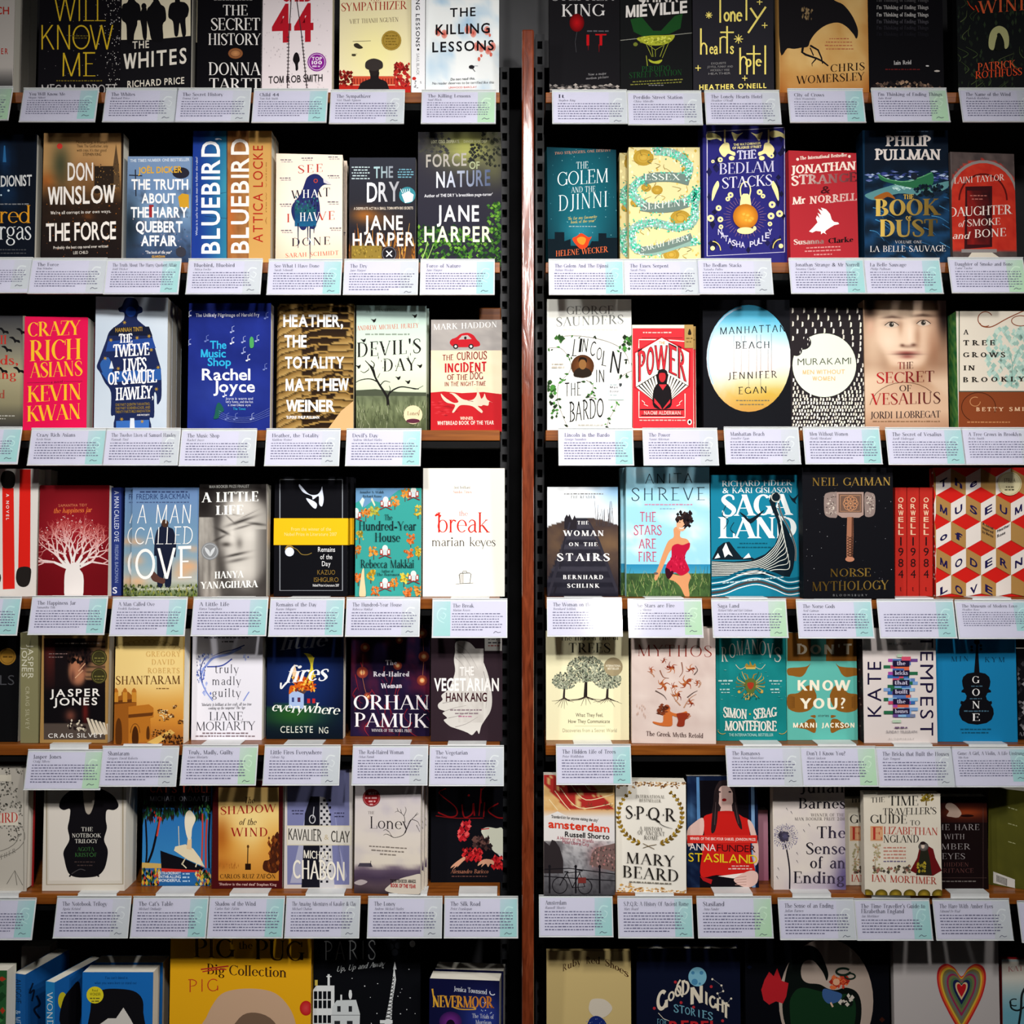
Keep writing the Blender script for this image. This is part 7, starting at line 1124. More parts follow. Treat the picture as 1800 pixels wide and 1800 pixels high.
def eliz(b, ox=0):
    K = '2c2824'; R = 'b04a3c'; X = lambda x: x+ox
    b.t('THE', X(1531), X(1555), (1411, 1410), 9, K, 'R', tr=-.02); b.t('TIME', X(1562), X(1614), (1416, 1416), 17, K, 'R', tr=-.02); b.t("TRAVELLER'S", X(1552), X(1646), (1433, 1431), 12, K, 'R', tr=-.03); b.t('GUIDE', X(1530), X(1594), (1447, 1448), 15, K, 'R', tr=-.02); b.t('TO', X(1600), X(1617), 1451, 9, K, 'R')
    b.r(X(1530), 1452, X(1552), 1478, 'd0a078'); b.t('E', X(1533), X(1550), 1476, 22, 'b03a30', 'R'); b.t('LIZABETHAN', X(1553), X(1648), (1466, 1468), 13, R, 'R', tr=-.03); b.t('NGLAND', X(1553), X(1615), (1481, 1481), 13, K, 'R', tr=-.02)
    b.l([(X(1628), 1416), (X(1628), 1402)], 2, '6a5420'); b.dab(X(1618), 1395, X(1640), 1408, 34, ['8a7424', 'a8902f', '5c5018'], 3)
    b.l([(X(1540), 1482), (X(1544), 1500), (X(1538), 1516), (X(1542), 1530)], 1.4, 'b0a080', sm=1); b.dab(X(1535), 1484, X(1547), 1530, 26, ['c0b090', 'a8a07c', 'b08a6a'], 3); b.dab(X(1534), 1522, X(1600), 1534, 70, ['6a5c50', 'a06a5c', '8a8460', '4a443c'], 3.4, dens=lambda x, y: abs(math.sin((x-ox)/8)) > .3)
    for i in range(5): b.w(X(1553), X(1592), 1491+6*i, 2.6, 'c08474' if i < 4 else '77708a')
    b.p([(X(p[0]), p[1]) for p in ((1616, 1490), (1630, 1486), (1640, 1492), (1644, 1508), (1656, 1530), (1640, 1539), (1616, 1538), (1600, 1530), (1612, 1508))], '6a1a1c'); b.p([(X(p[0]), p[1]) for p in ((1618, 1492), (1630, 1490), (1634, 1508), (1638, 1538), (1610, 1538), (1616, 1508))], '2a2a20'); b.dab(X(1612), 1516, X(1628), 1532, 24, ['b09c34', '8a7c2c'], 3); b.e(X(1623), 1488, 9, 8, '4a4440', '8a8480'); b.e(X(1622), 1487, 3, 4.4, 'd9c4b4'); b.e(X(1622), 1482, 5, 3, '2c2020')
    b.t('IAN MORTIMER', X(1532), X(1647), (1549, 1554), 12, R, 'R', tr=-.01)
    for k in range(6): b.e(X(1524+k*25), 1572, 11, 9, '4a4018', 'b09430')
b = B(6, 'cream illuminated book with a farthingale lady, front copy with yellow scallops', 1521, 1394, 1655, 'ddd6c6', t=22, yb=1574, yaw=-2)
b.g(1518, 1388, 1658, 1578, 6, 8, lambda x, y: mix('e0d9ca', 'd2c8b6', fbm(x/30, y/30))); eliz(b); done(b)
b = B(6, 'cream illuminated book standing just behind its front copy', 1487, 1404, 1612, 'd9d2c2', t=22, yb=1556)
eliz(b, -36); done(b)
b = B(6, 'dark brown book with a small ivory hare carving', 1651, 1400, 1738, '1c1213', t=26, yb=1563)
b.g(1651, 1410, 1738, 1446, 16, 10, lambda x, y: mix('301614', '8a3c1e', gs(x, y, 1700, 1428, 36, 10))); b.cur('1663,1414 1668,1411 1676,1413 1684,1420 1690,1430 1684,1437 1672,1436 1664,1434 1668,1426 1662,1420', 'b0998a'); b.e(1700, 1434, 12, 2.4, '24100e'); C = 'a8a0a0'
for s, x0, x1, y, h in (('THE HARE', 1638, 1721, 1459, 10), ('WITH', 1659, 1695, 1475, 9), ('AMBER', 1641, 1706, 1493, 10), ('EYES', 1656, 1696, 1510, 10)): b.t(s, x0, x1, y, h, C, 'RL', tr=.08)
b.t('A HIDDEN', 1646, 1702, 1523, 7, '6a4440', 'RL', tr=.06); b.t('INHERITANCE', 1628, 1711, 1534, 7.5, '6a4440', 'RL', tr=.06); b.w(1656, 1716, 1550, 2, '77706c'); b.l('1728,1420 1728,1560', .6, '55403c'); b.l('1650,1543 1734,1543', .6, '55403c'); done(b)
b = B(6, 'olive-green back cover with a white barcode label, turned sideways', 1744, 1388, 1808, '5c5a22', t=44, yb=1560, yaw=-28, page=None)
b.g(1740, 1380, 1815, 1580, 8, 14, lambda x, y: mix('5c5a22', '4a4a1e', fbm(x/16, y/16))); b.p('1746,1532 1784,1546 1784,1570 1746,1552', 'c9c6c0'); b.many([([(1752+k*1.9, 1538+k*.7), (1753+k*1.9, 1538+k*.7), (1753+k*1.9, 1550+k*.8), (1752+k*1.9, 1550+k*.8)], '24201e') for k in range(10)])
for y in (1420, 1448, 1480): b.w(1772, 1788, y, 2, '9a9a70', slope=.3)
done(b)
# ---- lowest shelf, left bay
b = B(7, 'green and red picture book cut by the lower left frame corner', -130, 1706, 7, '2c5a34', t=40, yb=1930)
b.dab(-40, 1715, 6, 1800, 30, ['a83a24', '1f4426', '3c7a44'], 8); done(b)
b = SB(7, 'blue spine with dark hand lettering, second from the lower left corner', 22, 1712, 46, '1c5c9c', dep=-5, yaw=-16, depth=122)
b.t('AUGGIE', 1721, 1764, 27, 10, '14263c', 'G', rot=-1, tr=.02, wob=.5); b.t('& ME', 1776, 1800, 27, 9, 'a9c4dc', 'G', rot=-1); b.fc.l('58,1728 52,1746 60,1740 56,1760', 3, '14243c', sm=1); b.fc.l('64,1750 70,1765 60,1775 70,1790', 4, '14243c', sm=1); done(b)
b = SB(7, 'blue spine with white hand lettering beside the yellow-dotted book', 79, 1726, 97, '2c8ccc', dep=-28, yaw=-20, depth=122, cover='1f66ac')
b.t('WONDER', 1744, 1830, 83, 10, 'e6ecf0', 'G', rot=-1, wob=.6); b.fc.e(110, 1759, 8, 15, 'd0c42c'); b.fc.cur('106,1800 110,1760 124,1738 140,1728 140,1800', '17161a'); done(b)
b = B(7, 'blue book with a round yellow dot and a black dome shape', 141, 1709, 266, '1f6cb4', t=40, dep=-24, n=1, dx=4, gap=3)
b.cur('160,1830 159,1775 164,1752 180,1740 205,1738 235,1742 250,1756 252,1780 250,1830', '17161a'); b.p('176,1800 190,1790 204,1790 217,1771 230,1792 234,1800 234,1830 176,1830', 'd0cbc4'); b.t("You can't blend in", 184, 224, 1721, 5, '0f3c70', 'S', sh=.1); b.t('when you were born to stand out', 166, 240, (1730, 1730), 5, '0f3c70', 'S', sh=.1)
disc(b, 167, 1749, 15, 'round_yellow_sticker', 'd9cc2c', lambda c: (c.t('Read', 162, 172, 1743, 4.5, '55501c', 'S'), c.t('WONDER', 158, 177, 1750, 5, '55501c', 'S'), c.w(158, 176, 1756, 2.4, '77702c'), c.w(161, 174, 1761, 2.4, '77702c'))); done(b)
b = B(7, 'large yellow picture book with an orange-brown title and red handwriting', 296, 1643, 545, 'e0a81c', t=26, dep=-10, hard=True, yaw=0)
K = '3c2410'
b.t('PIG', 340, 414, (1682, 1684), 33, K, 'R', tr=-.03); b.t('the', 420, 444, 1668, 13, '6a4a1c', 'R'); b.t('PUG', 448, 536, (1686, 1690), 35, K, 'R', tr=-.03); b.t('Big', 364, 396, (1712, 1714), 18, K, 'R'); b.l('353,1704 370,1702 402,1698', 2.4, 'b0302c'); b.l('356,1708 380,1704 398,1704', 2, 'b0302c'); b.t('Collection', 403, 504, (1714, 1718), 18, '4a3018', 'R', tr=-.02); b.t('PIG', 331, 384, (1744, 1742), 22, 'b83428', 'GT', tr=.12)
b.cur('352,1830 362,1790 384,1752 410,1740 450,1738 484,1746 508,1770 520,1800 524,1840', 'c4a488', ); b.cur('400,1840 420,1790 450,1780 482,1796 496,1840', '77604e'); b.e(538, 1772, 11, 13, 'b82020', 'd0484a'); done(b)
b = B(7, 'black picture book with white rooftops and a tall iron tower', 549, 1640, 738, '111216', t=18, dep=6, hard=True)
W = 'd9dcdc'
b.t('PARIS', 570, 660, (1688, 1686), 33, '8a8c8c', 'GT', tr=.14); b.t('Up, Up and Away', 591, 676, (1708, 1698), 9.5, 'c4c8c8', 'R', sh=.3, tr=-.03)
for x, y, r in ((680, 1652, 7), (692, 1648, 6), (706, 1652, 6), (686, 1664, 6), (700, 1662, 6), (694, 1674, 6)): b.e(x, y, r, r, '2c2e34')
b.e(725, 1659, 5, 6, 'b4b6b6'); b.dab(612, 1690, 730, 1800, 18, ['d9dcdc'], 1.4)
b.p('669,1830 676,1800 684,1760 690,1722 692,1704 694,1704 696,1722 690,1760 688,1800 690,1830', W); b.p('694,1690 691,1704 697,1704', W); b.r(668, 1793, 690, 1799, W)
for k in range(12): y = 1716+k*6.4; w = 3+k*.7; cx = 692-k*.9; b.l([(cx-w*.6, y), (cx+w*.6, y+5)], 1, '16181c'); b.l([(cx+w*.6, y), (cx-w*.6, y+5)], 1, '16181c')
b.p('549,1830 549,1740 556,1732 588,1732 588,1772 584,1830', W); b.many([([(552+i*8, y), (558+i*8, y), (558+i*8, y+14), (552+i*8, y+14)], '16181c') for i in range(4) for y in (1742, 1758, 1784, 1800)]); b.p('584,1770 592,1758 626,1757 633,1782 631,1830 582,1830', 'c9cecf'); b.l('582,1784 633,1784', 1, '77797c'); b.many([([(593+i*20, 1768), (599+i*20, 1768), (599+i*20, 1778), (593+i*20, 1778)], '2c2e32') for i in range(2)]); b.many([([(588+i*22, 1794), (598+i*22, 1794), (598+i*22, 1812), (588+i*22, 1812)], '2c2e32') for i in range(2)])
b.l('578,1732 578,1712', 4, W); b.l('574,1716 583,1716', 2, W); b.l('600,1758 600,1748', 3, W); b.e(616, 1748, 3, 8, W); b.e(616, 1742, 2.4, 2.4, W); b.l('556,1732 556,1722', 5, 'c9b45a'); done(b)
b = B(7, 'navy book with golden fantasy lettering and cream page tops', 753, 1722, 877, '181c44', t=40, dep=-26, yaw=-5, n=1, dx=3, gap=3)
b.g(750, 1718, 880, 1830, 10, 12, lambda x, y: mix('14163a', '2c3c8c', gs(x, y, 850, 1790, 40, 40))); b.t('Jessica Townsend', 798, 856, (1742, 1748), 8.5, 'd9dce4', 'R', tr=-.02); b.ring(866, 1744, 5, 5, 1.6, 'd9dce4', 40, 200)
b.t('NEVERMOOR', 760, 869, (1770, 1772), 20, 'd9a83a', 'RB', tr=-.06, c2='c0742c'); b.l('760,1738 764,1768', 3, 'd9a83a', w2=1); b.l('796,1770 810,1774 836,1774 830,1770', 1.8, 'd9a83a', sm=1); b.e(792, 1796, 20, 18, '3a1c54', '77308a'); b.e(792, 1802, 8, 10, '1a1024'); b.t('The Trials of', 830, 868, (1789, 1791), 7.5, 'c4c8d4', 'R', tr=-.02); b.t('Morrigan', 836, 864, (1800, 1801), 7.5, 'c4c8d4', 'R', tr=-.02); b.dab(840, 1762, 865, 1782, 10, ['c4d4ec'], 1.2); done(b)
b = B(7, 'pale grey-white book standing behind the two blue spines', 34, 1663, 84, 'b9b4aa', t=36, dep=132); done(b)
# ---- lowest shelf, right bay
b = B(7, 'cream picture book with curved brown title lettering', 961, 1672, 1110, 'c3ae78', t=14, dep=0, hard=True)
for i, ch in enumerate('Ruby Red Shoes'):
    u = (i-6.5)/6.5
    if ch != ' ': b.t(ch, 1047+54*u-4, 1047+54*u+4, (1694+17*u*u-u*(-3), 1694+17*u*u+u*3+4*u), 12, '4a2c1c', 'R')
b.w(1008, 1072, 1667, 4, '6a5c34'); b.cur('1036,1778 1036,1764 1042,1756 1060,1756 1072,1764 1076,1774 1066,1786 1050,1790', 'c9c0b0'); b.cur('1028,1830 1034,1796 1044,1786 1056,1788 1066,1800 1072,1830', '1c2c6c'); b.dab(1030, 1790, 1068, 1800, 14, ['8a94bc'], .9); done(b)
b = B(7, 'navy picture book with a pale blue moon and cream hand lettering', 1120, 1668, 1303, '12172c', t=24, dep=0, hard=True)
b.e(1226, 1717, 16, 17, '7ab0c4', n=26); [b.e(x, y, r, r, '4a84a8') for x, y, r in ((1218, 1710, 3), (1233, 1710, 3.4), (1221, 1726, 5.5), (1230, 1729, 2))]; C = 'd9d0bc'
for i, (ch, x0, x1, yl, yr, h) in enumerate((('G', 1154, 1174, 1780, 1772, 36), ('O', 1174, 1186, 1762, 1757, 17), ('O', 1186, 1198, 1754, 1750, 20), ('D', 1198, 1212, 1750, 1746, 24), ('N', 1213, 1236, 1766, 1762, 30), ('I', 1238, 1245, 1764, 1767, 22), ('G', 1246, 1260, 1770, 1774, 22), ('H', 1260, 1272, 1776, 1780, 22), ('T', 1270, 1282, 1786, 1792, 24))): b.t(ch, x0, x1, (yl, yr), h, C, 'GB')
for i, ch in enumerate('STORIES'): b.t(ch, 1184+i*10, 1193+i*10, (1778+i*2.2, 1780+i*2.2), 13, '6a9cac', 'GM')
b.l('1196,1722 1190,1736 1200,1752', 3, C, sm=1); b.l('1252,1720 1268,1732 1272,1742 1262,1746 1264,1754 1278,1764 1284,1755', .6, '8a8c94'); [b.e(x, y, 1.8, 1.8, C) for x, y in ((1252, 1721), (1268, 1732), (1271, 1742), (1261, 1746), (1265, 1754), (1277, 1763), (1285, 1755))]
for x, y in ((1187, 1726), (1150, 1772), (1250, 1734), (1219, 1770), (1270, 1794), (1197, 1762)): b.e(x, y, 2.6, 2.6, 'b03038')
b.t('FOR', 1155, 1172, 1802, 11, '6a9cac', 'G'); b.t('REBEL', 1176, 1262, 1812, 18, 'b82830', 'SH', wob=1); b.l('1157,1780 1166,1790 1176,1794', 1, C); done(b)
b = B(7, 'black picture book with a pale oval, red leaf shapes and a dark swan', 1312, 1640, 1566, '0d0e14', t=20, dep=4, hard=True)
b.dab(1315, 1645, 1560, 1800, 26, ['3a1c14', '241414', '141c30'], 7)
b.e(1452, 1760, 83, 110, 'a8988c', 'b4a498', n=40); K = '12201c'
b.cur('1375,1760 1380,1720 1388,1690 1404,1668 1424,1662 1440,1672 1450,1692 1456,1712 1453,1724 1448,1712 1440,1700 1428,1688 1414,1690 1408,1704 1410,1720 1420,1728 1440,1730 1456,1738 1470,1740 1488,1736 1506,1744 1514,1766 1512,1800 1500,1830 1400,1830 1380,1800', '101614'); b.cur('1388,1770 1396,1744 1412,1736 1440,1742 1470,1748 1494,1748 1504,1766 1502,1800 1490,1830 1404,1830', '183620')
b.p('1352,1708 1360,1716 1366,1702 1374,1724 1386,1728 1382,1752 1376,1764 1364,1760 1352,1766 1342,1758 1338,1740 1344,1722', 'b0242c'); b.dab(1458, 1716, 1490, 1736, 40, ['b8402c', 'd06a3c', '9c2c20'], 6); b.e(1470, 1726, 6, 6, 'd0a080'); b.cur('1448,1738 1466,1742 1480,1748 1474,1760 1456,1764 1446,1752', '3c5c8c'); b.l('1460,1762 1464,1770', 3, 'd0b098'); b.ring(1482, 1708, 12, 6, 4, '1c2c24', 0, 330); b.ring(1494, 1716, 9, 5, 3, '1c2c24'); b.dab(1476, 1750, 1498, 1766, 26, ['c4bcb0', '141a18'], 5); done(b)
b = B(7, 'grey-white picture book with nested rainbow hearts', 1574, 1648, 1760, 'b4aeac', t=16, dep=0, hard=True)
def heart(cx, cy, s, k):
    return [(cx+s*(k[0]), cy+s*k[1]) for k in ((0, -.32), (.16, -.52), (.34, -.60), (.5, -.5), (.54, -.25), (.46, .1), (.28, .48), (.1, .8), (0, .95), (-.1, .8), (-.28, .48), (-.46, .1), (-.54, -.25), (-.5, -.5), (-.34, -.60), (-.16, -.52))]
for s, c in ((80, 'b0282c'), (74, 'd0602c'), (68, 'c9a83a'), (62, '7a7048'), (55, '6a6e68'), (48, '8c2c50'), (42, '6c7048'), (35, '4c6a4c'), (28, '20244c'), (20, 'c9b088'), (15, 'b01c24')): b.cur(heart(1690, 1742-(80-s)*.06, s, 0), c)
done(b)
b = B(7, 'red-spined picture book with swirling dark script, at the lower right corner', 1768, 1690, 1900, 'b4c4c4', t=18, dep=-8, hard=True, spine='8a1c22', yaw=-6)
b.g(1760, 1690, 1905, 1840, 8, 10, lambda x, y: mix('cfc8bc', '6aa0b0', (y-1715)/60)); b.t('KATE', 1772, 1806, (1708, 1706), 9, 'b07070', 'R'); b.l('1786,1830 1794,1780 1796,1750 1802,1736', 4, '1c2426', sm=1); b.l('1776,1760 1778,1772 1790,1776 1806,1766', 3, '1c2426', sm=1); b.ring(1783, 1762, 8, 6, 2, '1c2426', 60, 300); done(b)
# ------------------------------------------------------------------ review cards in clear holders along the shelf edges
TE, GR, GN = '9fccca', 'c6c9cc', 'b2d3b0'
def card(row, x0, x1, y0, y1, title, st, what, by=None, left=0, tong=1, tx=None, title2=None):
    th = math.radians(17); L = .0635
    Y = -F-.006; k = (D+Y)/D; xm = (x0+x1)/2; W = (x1-x0)*S*k; zt = ZC+(900-y0)*S*k
    r = empty('review_card', ((xm-900)*S*k, Y, zt), (-th, 0, 0))
    tag(r, what, 'card', gname('review cards', row, xm))
    M = Matrix.Translation(r.location) @ r.rotation_euler.to_matrix().to_4x4()
    mb = MB(); mb.box(-W/2, W/2, 0, .0005, -L, 0, rgb('cfcbdc'))
    c = Canvas(mb, M, (-W/2, 0, -L), (1, 0, 0), (0, 0, 1), W, L)
    w = x1-x0; yb = y0+(y1-y0); h = y1-y0; q = h/58.
    k0 = 1 if row > 3 else -1; sk = lambda y: (xm-900)/850*7.5*(y-y0)/h     # the lower edge stands out towards the reader
    sx = lambda x, y: x+sk(y)
    rr = random.Random(int(abs(xm))+row)
    xa, xb = (x0, x0+30) if left else (x1-30, x1)
    c.up(); c.put([(sx(xa, y1+3), y1+3), (sx(xb, y1+3), y1+3), (xb, y0), (xa, y0)], [mix(st, 'cfcbdc', .15), st, mix(st, 'cfcbdc', .2), mix(st, 'cfcbdc', .6)], None)
    cx, cy = sx((xa+xb)/2, y0+h*.4), y0+h*.38
    wc = mix(st, 'ffffff', .35); c.l([(cx+8, cy-8*q), (cx-2, cy-9*q), (cx-8, cy), (cx-6, cy+10*q), (cx+4, cy+16*q)], 2.6, wc, w2=1, sm=1); c.l([(cx+2, cy-2*q), (cx+7, cy+2*q), (cx+3, cy+9*q), (cx-3, cy+5*q)], 1.6, wc, w2=.8, sm=1)
    K = '34314a'; tl = x0+(34 if left else 9)
    yy = y0+11*q
    tw = lambda s: min(w-14-(30 if left else 0), 3.75*len(s)+4)
    if title: c.t(title, sx(tl, yy), sx(tl+tw(title), yy), yy, 6.6*q, K, 'R')
    if title2: yy += 8*q; c.t(title2, sx(tl, yy), sx(tl+tw(title2), yy), yy, 6.6*q, K, 'R')
    yy += 6.5*q
    c.t(by, sx(tl, yy), sx(tl+min(60, 2.5*len(by)), yy), yy, 4*q, '5c5870', 'R', sh=.25) if by else None
    yy += 5.2*q; xr = x1-rr.choice([4, 6, 8, 14]); n = 0
    while yy < y1-6*q:
        last = yy+5*q >= y1-6*q
        c.w(sx(tl-1, yy), sx(tl+(xr-tl)*(.6+.3*rr.random()) if last else xr-rr.uniform(0, 7), yy), yy, 1.8*q, '6a6784'); yy += 4.7*q; n += 1
    yy = y1-2*q; c.l([(sx(x1-22, yy), yy), (sx(x1-18, yy), yy-3*q), (sx(x1-14, yy), yy-1*q), (sx(x1-9, yy), yy-2*q)], .9, '4a4760', sm=1)
    mb.build('paper_card', M_CARD, r)
    e = .0018
    mb = MB(); mb.box(-W/2-e, W/2+e, -.0012, -.0009, -L-e, .004); mb.build('clear_front', M_SLEEVE, r)
    mb = MB(); mb.box(-W/2-e, W/2+e, .0007, .0015, -L-e, .004); mb.box(-W/2-e, W/2+e, -.0012, .0015, -L-e-.0008, -L-e); mb.box(-W/2-e, W/2+e, -.0012, .0015, .0036, .0050); mb.build('holder_back', M_TONG, r)
    if tong:
        # the tongue lies on the shelf and bends down over its edge to carry the holder
        mb = MB(); t = MB(); tx = (tx if tx is not None else xm-xm+0)
        hw = .0345; zs = ZS[row]-zt
        Ri = r.rotation_euler.to_matrix().inverted()
        def bx(xa, xb, ya, yb2, za, zb):
            p = [Ri @ Vector((x, y, z)) for x in (xa, xb) for y in (ya, yb2) for z in (za, zb)]
            t.poly([tuple(v) for v in p], (1, 1, 1, 1), [(0, 1, 3, 2), (4, 6, 7, 5), (0, 4, 5, 1), (2, 3, 7, 6), (0, 2, 6, 4), (1, 5, 7, 3)])
        o = tx*S
        bx(o-hw, o+hw, .0045, .043, zs+.0003, zs+.0015)
        bx(o-hw, o+hw, .0038, .0050, -.010, zs+.0015)
        bx(o-hw, o+hw, .0010, .0045, .0035, .0052)
        t.build('mounting_tongue', M_TONG, r)
    return r
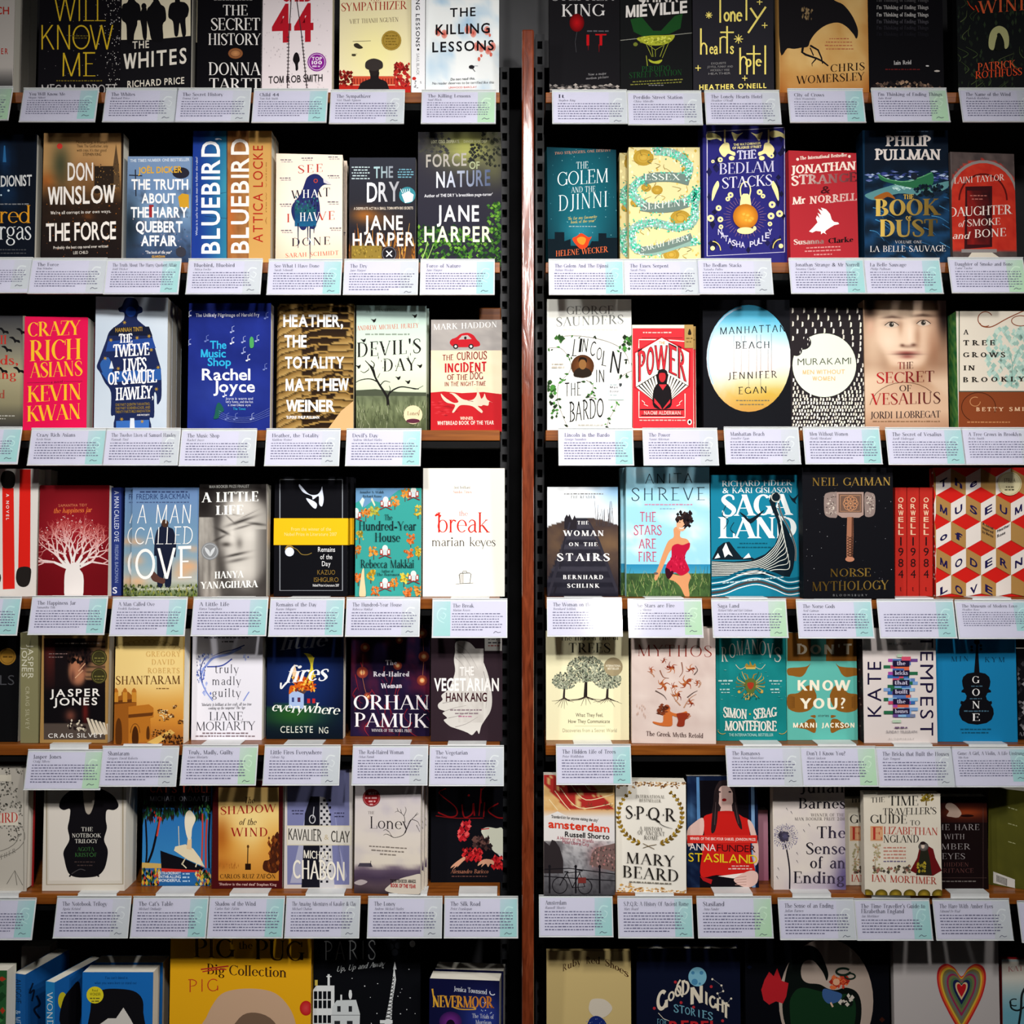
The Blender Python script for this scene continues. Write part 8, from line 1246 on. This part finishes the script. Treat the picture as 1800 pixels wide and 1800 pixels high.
CARDS = [
 (1, -106, 21, 156, 208, None, GN, 'green-edged card cut by the frame on the top shelf', None), (1, 43, 172, 159, 206, 'You Will Know Me', TE, 'teal-edged card under the thin yellow capitals book', 'Megan Abbott'),
 (1, 188, 312, 159, 210, 'The Whites', GR, 'grey-edged card under the four walking silhouettes', 'Richard Price'), (1, 313, 440, 159, 211, 'The Secret History', GR, 'grey-edged card under the bronze coin book', 'Donna Tartt'),
 (1, 448, 575, 160, 210, 'Child 44', TE, 'teal-edged card under the big red numerals', 'Tom Rob Smith'), (1, 583, 710, 162, 215, 'The Sympathizer', GR, 'grey-edged card under the soldier book', 'Viet Thanh Nguyen'),
 (1, 743, 870, 162, 212, 'The Killing Lessons', GN, 'green-edged card under the red-smeared capitals book', 'Saul Black'),
 (1, 972, 1100, 162, 216, 'It', GR, 'grey-edged card under the red balloon book', 'Stephen King'), (1, 1104, 1231, 164, 217, 'Perdido Street Station', GR, 'grey-edged card under the yellow-green airship', 'China Miéville'),
 (1, 1240, 1368, 163, 215, 'The Lonely Hearts Hotel', GR, 'grey-edged card under the yellow art deco letters', "Heather O'Neill"), (1, 1386, 1515, 160, 211, 'City of Crows', TE, 'teal-edged card under the large crow', 'Chris Womersley'),
 (1, 1533, 1662, 159, 210, "I'm Thinking of Ending Things", GN, 'green-edged card under the fading repeated title', 'Iain Reid'), (1, 1687, 1816, 159, 210, 'The Name of the Wind', GR, 'grey-edged card under the dark mossy book', 'Patrick Rothfuss'),
 (2, -72, 56, 457, 505, None, GR, 'grey-edged card under the navy thriller at the frame edge', None), (2, 58, 187, 458, 510, 'The Force', GR, 'grey-edged card under the brown city-dusk thriller', 'Don Winslow'),
 (2, 190, 317, 459, 511, 'The Truth About The Harry Quebert Affair', TE, 'teal-edged card under the blue painted book', 'Joël Dicker'), (2, 333, 460, 459, 513, 'Bluebird, Bluebird', GR, 'grey-edged card under the half blue half tan book', 'Attica Locke'),
 (2, 474, 600, 460, 515, 'See What I Have Done', TE, 'teal-edged card under the pigeon book', 'Sarah Schmidt'), (2, 607, 734, 460, 517, 'The Dry', GR, 'grey-edged card under the burning grass book', 'Jane Harper'),
 (2, 741, 868, 460, 515, 'Force of Nature', TE, 'teal-edged card under the dark forest thriller', 'Jane Harper'),
 (2, 966, 1094, 460, 515, 'The Golem And The Djinni', TE, 'teal-edged card under the city skyline book', 'Helene Wecker'), (2, 1098, 1225, 460, 515, 'The Essex Serpent', GR, 'grey-edged card under the glittering serpent book', 'Sarah Perry'),
 (2, 1226, 1354, 459, 513, 'The Bedlam Stacks', GR, 'grey-edged card under the golden lantern book', 'Natasha Pulley'), (2, 1388, 1516, 458, 513, 'Jonathan Strange & Mr Norrell', TE, 'teal-edged card under the brick red raven book', 'Susanna Clarke'),
 (2, 1519, 1650, 458, 513, 'La Belle Sauvage', TE, 'teal-edged card under the green boat on stormy waves', 'Philip Pullman'), (2, 1668, 1797, 457, 511, 'Daughter of Smoke and Bone', GN, 'green-edged card under the arched red doorway', 'Laini Taylor'),
 (3, -92, 37, 755, 809, None, TE, 'teal-edged card under the black birds book at the frame edge', None), (3, 57, 186, 757, 813, 'Crazy Rich Asians', TE, 'teal-edged card under the hot pink book', 'Kevin Kwan'),
 (3, 188, 316, 757, 815, 'The Twelve Lives of Samuel Hawley', GR, 'grey-edged card under the man in hat and coat', 'Hannah Tinti'), (3, 321, 450, 758, 816, 'The Music Shop', GR, 'grey-edged card under the royal blue music book', 'Rachel Joyce'),
 (3, 470, 597, 758, 814, 'Heather, the Totality', GR, 'grey-edged card under the golden striped book', 'Matthew Weiner'), (3, 611, 739, 758, 815, "Devil's Day", TE, 'teal-edged card under the bare tree in a field', 'Andrew Michael Hurley'),
 (3, 983, 1111, 757, 814, 'Lincoln in the Bardo', TE, 'teal-edged card under the ivy book', 'George Saunders'), (3, 1131, 1259, 757, 813, 'The Power', GR, 'grey-edged card under the red art deco book', 'Naomi Alderman'),
 (3, 1274, 1402, 755, 813, 'Manhattan Beach', GR, 'grey-edged card under the pale moon-like disc', 'Jennifer Egan'), (3, 1413, 1544, 755, 813, 'Men Without Women', TE, 'teal-edged card under the white dashes book', 'Haruki Murakami'),
 (3, 1558, 1689, 756, 812, 'The Secret of Vesalius', TE, 'teal-edged card under the sepia face book', 'Jordi Llobregat'), (3, 1691, 1820, 756, 811, 'A Tree Grows in Brooklyn', GR, 'grey-edged card under the curling flourishes book', 'Betty Smith'),
 (4, -92, 36, 1053, 1112, None, TE, 'teal-edged card under the red matches', None), (4, 58, 188, 1052, 1110, 'The Happiness Jar', TE, 'teal-edged card under the white branching tree', 'Samantha Tidy'),
 (4, 200, 328, 1054, 1113, 'A Man Called Ove', TE, 'teal-edged card under the man in a dark suit', 'Fredrik Backman'), (4, 342, 470, 1054, 1114, 'A Little Life', TE, 'teal-edged card under the black-and-white face', 'Hanya Yanagihara'),
 (4, 477, 604, 1055, 1113, 'Remains of the Day', TE, 'teal-edged card under the yellow-banded black book', 'Kazuo Ishiguro'), (4, 611, 737, 1055, 1114, 'The Hundred-Year House', GR, 'grey-edged card under the teal patterned book', 'Rebecca Makkai'),
 (4, 762, 890, 1057, 1115, 'The Break', TE, 'card with its teal edge on the left, under the tall white book', 'Marian Keyes'),
 (4, 963, 1091, 1055, 1112, 'The Woman on the Stairs', GR, 'glare-washed pale card under the wooden steps book', 'Bernhard Schlink'), (4, 1105, 1232, 1057, 1113, 'The Stars are Fire', GN, 'green-edged card under the red swimsuit book', 'Anita Shreve'),
 (4, 1252, 1380, 1057, 1116, 'Saga Land', GN, 'green-edged card under the dragon ship book', 'Richard Fidler and Kári Gíslason'), (4, 1401, 1530, 1058, 1116, 'The Norse Gods', TE, 'teal-edged card under the war hammer book', 'Neil Gaiman'),
 (4, 1543, 1674, 1058, 1117, None, TE, 'teal-edged card under the three red spines', None), (4, 1680, 1810, 1059, 1106, 'The Museum of Modern Love', TE, 'teal-edged card under the stacked cubes book', 'Heather Rose'),
 (5, 51, 181, 1322, 1383, 'Jasper Jones', GN, 'green-edged card under the boy in striped light', 'Craig Silvey'), (5, 182, 313, 1316, 1379, 'Shantaram', GR, 'grey-edged card under the amber gateway book', 'Gregory David Roberts'),
 (5, 323, 452, 1314, 1377, 'Truly, Madly, Guilty', GN, 'green-edged card under the violet-blue water splash', 'Liane Moriarty'), (5, 467, 597, 1314, 1377, 'Little Fires Everywhere', GR, 'grey-edged card under the burning house book', 'Celeste Ng'),
 (5, 622, 751, 1314, 1375, 'The Red-Haired Woman', GR, 'grey-edged card under the glowing lamps book', 'Orhan Pamuk'), (5, 757, 884, 1315, 1375, 'The Vegetarian', GR, 'grey-edged card under the single white wing', 'Han Kang'),
 (5, 979, 1107, 1313, 1375, 'The Hidden Life of Trees', TE, 'teal-edged card under the three rooted trees', 'Peter Wohlleben'), (5, 1277, 1405, 1316, 1377, 'The Romanovs', GR, 'grey-edged card under the double-headed eagle', 'Simon Sebag Montefiore'),
 (5, 1408, 1537, 1316, 1378, "Don't I Know You?", GN, 'green-edged card under the ink-blot book', 'Marni Jackson'), (5, 1541, 1672, 1317, 1379, 'The Bricks that Built the Houses', GR, 'grey-edged card under the coloured blocks book', 'Kate Tempest'),
 (5, 1673, 1804, 1317, 1371, 'Gone: A Girl, A Violin, A Life Unstrung', TE, 'teal-edged card under the black violin', 'Min Kym'),
 (6, -68, 62, 1583, 1645, None, TE, 'teal-edged card under the engraved patterns book at the frame edge', None), (6, 102, 229, 1580, 1645, 'The Notebook Trilogy', GR, 'grey-edged card under the corset-shaped figure', 'Agota Kristof'),
 (6, 236, 365, 1580, 1645, "The Cat's Table", TE, 'teal-edged card under the steamship book', 'Michael Ondaatje'), (6, 370, 499, 1580, 1644, 'Shadow of the Wind', TE, 'teal-edged card under the lamp post book', 'Carlos Ruiz Zafón'),
 (6, 505, 632, 1580, 1645, 'The Amazing Adventures of Kavalier & Clay', GR, 'grey-edged card under the skyscraper book', 'Michael Chabon'), (6, 649, 776, 1580, 1645, 'The Loney', GR, 'grey-edged card under the misty cream and mauve book', 'Andrew Michael Hurley'),
 (6, 783, 909, 1580, 1645, 'The Silk Road', TE, 'teal-edged card under the red ribbon script book', 'Peter Frankopan'),
 (6, 949, 1075, 1578, 1643, 'Amsterdam', TE, 'teal-edged card under the bicycle and canal book', 'Russell Shorto'), (6, 1087, 1215, 1580, 1646, 'S.P.Q.R: A History Of Ancient Rome', TE, 'teal-edged card under the golden laurel wreath', 'Mary Beard'),
 (6, 1226, 1354, 1580, 1647, 'Stasiland', GN, 'green-edged card under the red sleeveless top book', 'Anna Funder'), (6, 1369, 1499, 1583, 1650, 'The Sense of an Ending', GR, 'grey-edged card under the dandelion book', 'Julian Barnes'),
 (6, 1503, 1632, 1584, 1649, "The Time Traveller's Guide to", TE, 'teal-edged card under the illuminated cream books', 'Ian Mortimer'), (6, 1641, 1772, 1584, 1650, 'The Hare With Amber Eyes', GR, 'grey-edged card under the ivory hare book', 'Edmund De Waal'),
 (6, 1790, 1919, 1588, 1650, None, GR, 'pale card cut by the frame below the olive-green back cover', None)]
TX = {(6, 102): 4, (6, 236): 6, (6, 370): 2, (6, 505): 2, (6, 649): 4, (6, 783): -6, (6, 949): 0, (6, 1369): -6, (5, 51): 4, (5, 182): 2, (5, 467): 0, (4, 58): 2}
for a in CARDS:
    card(*a[:8], by=a[8], left=(a[5] == 'The Break'), tx=TX.get((a[0], a[1]), 0), title2='Elizabethan England' if 'Traveller' in (a[5] or '') else None)
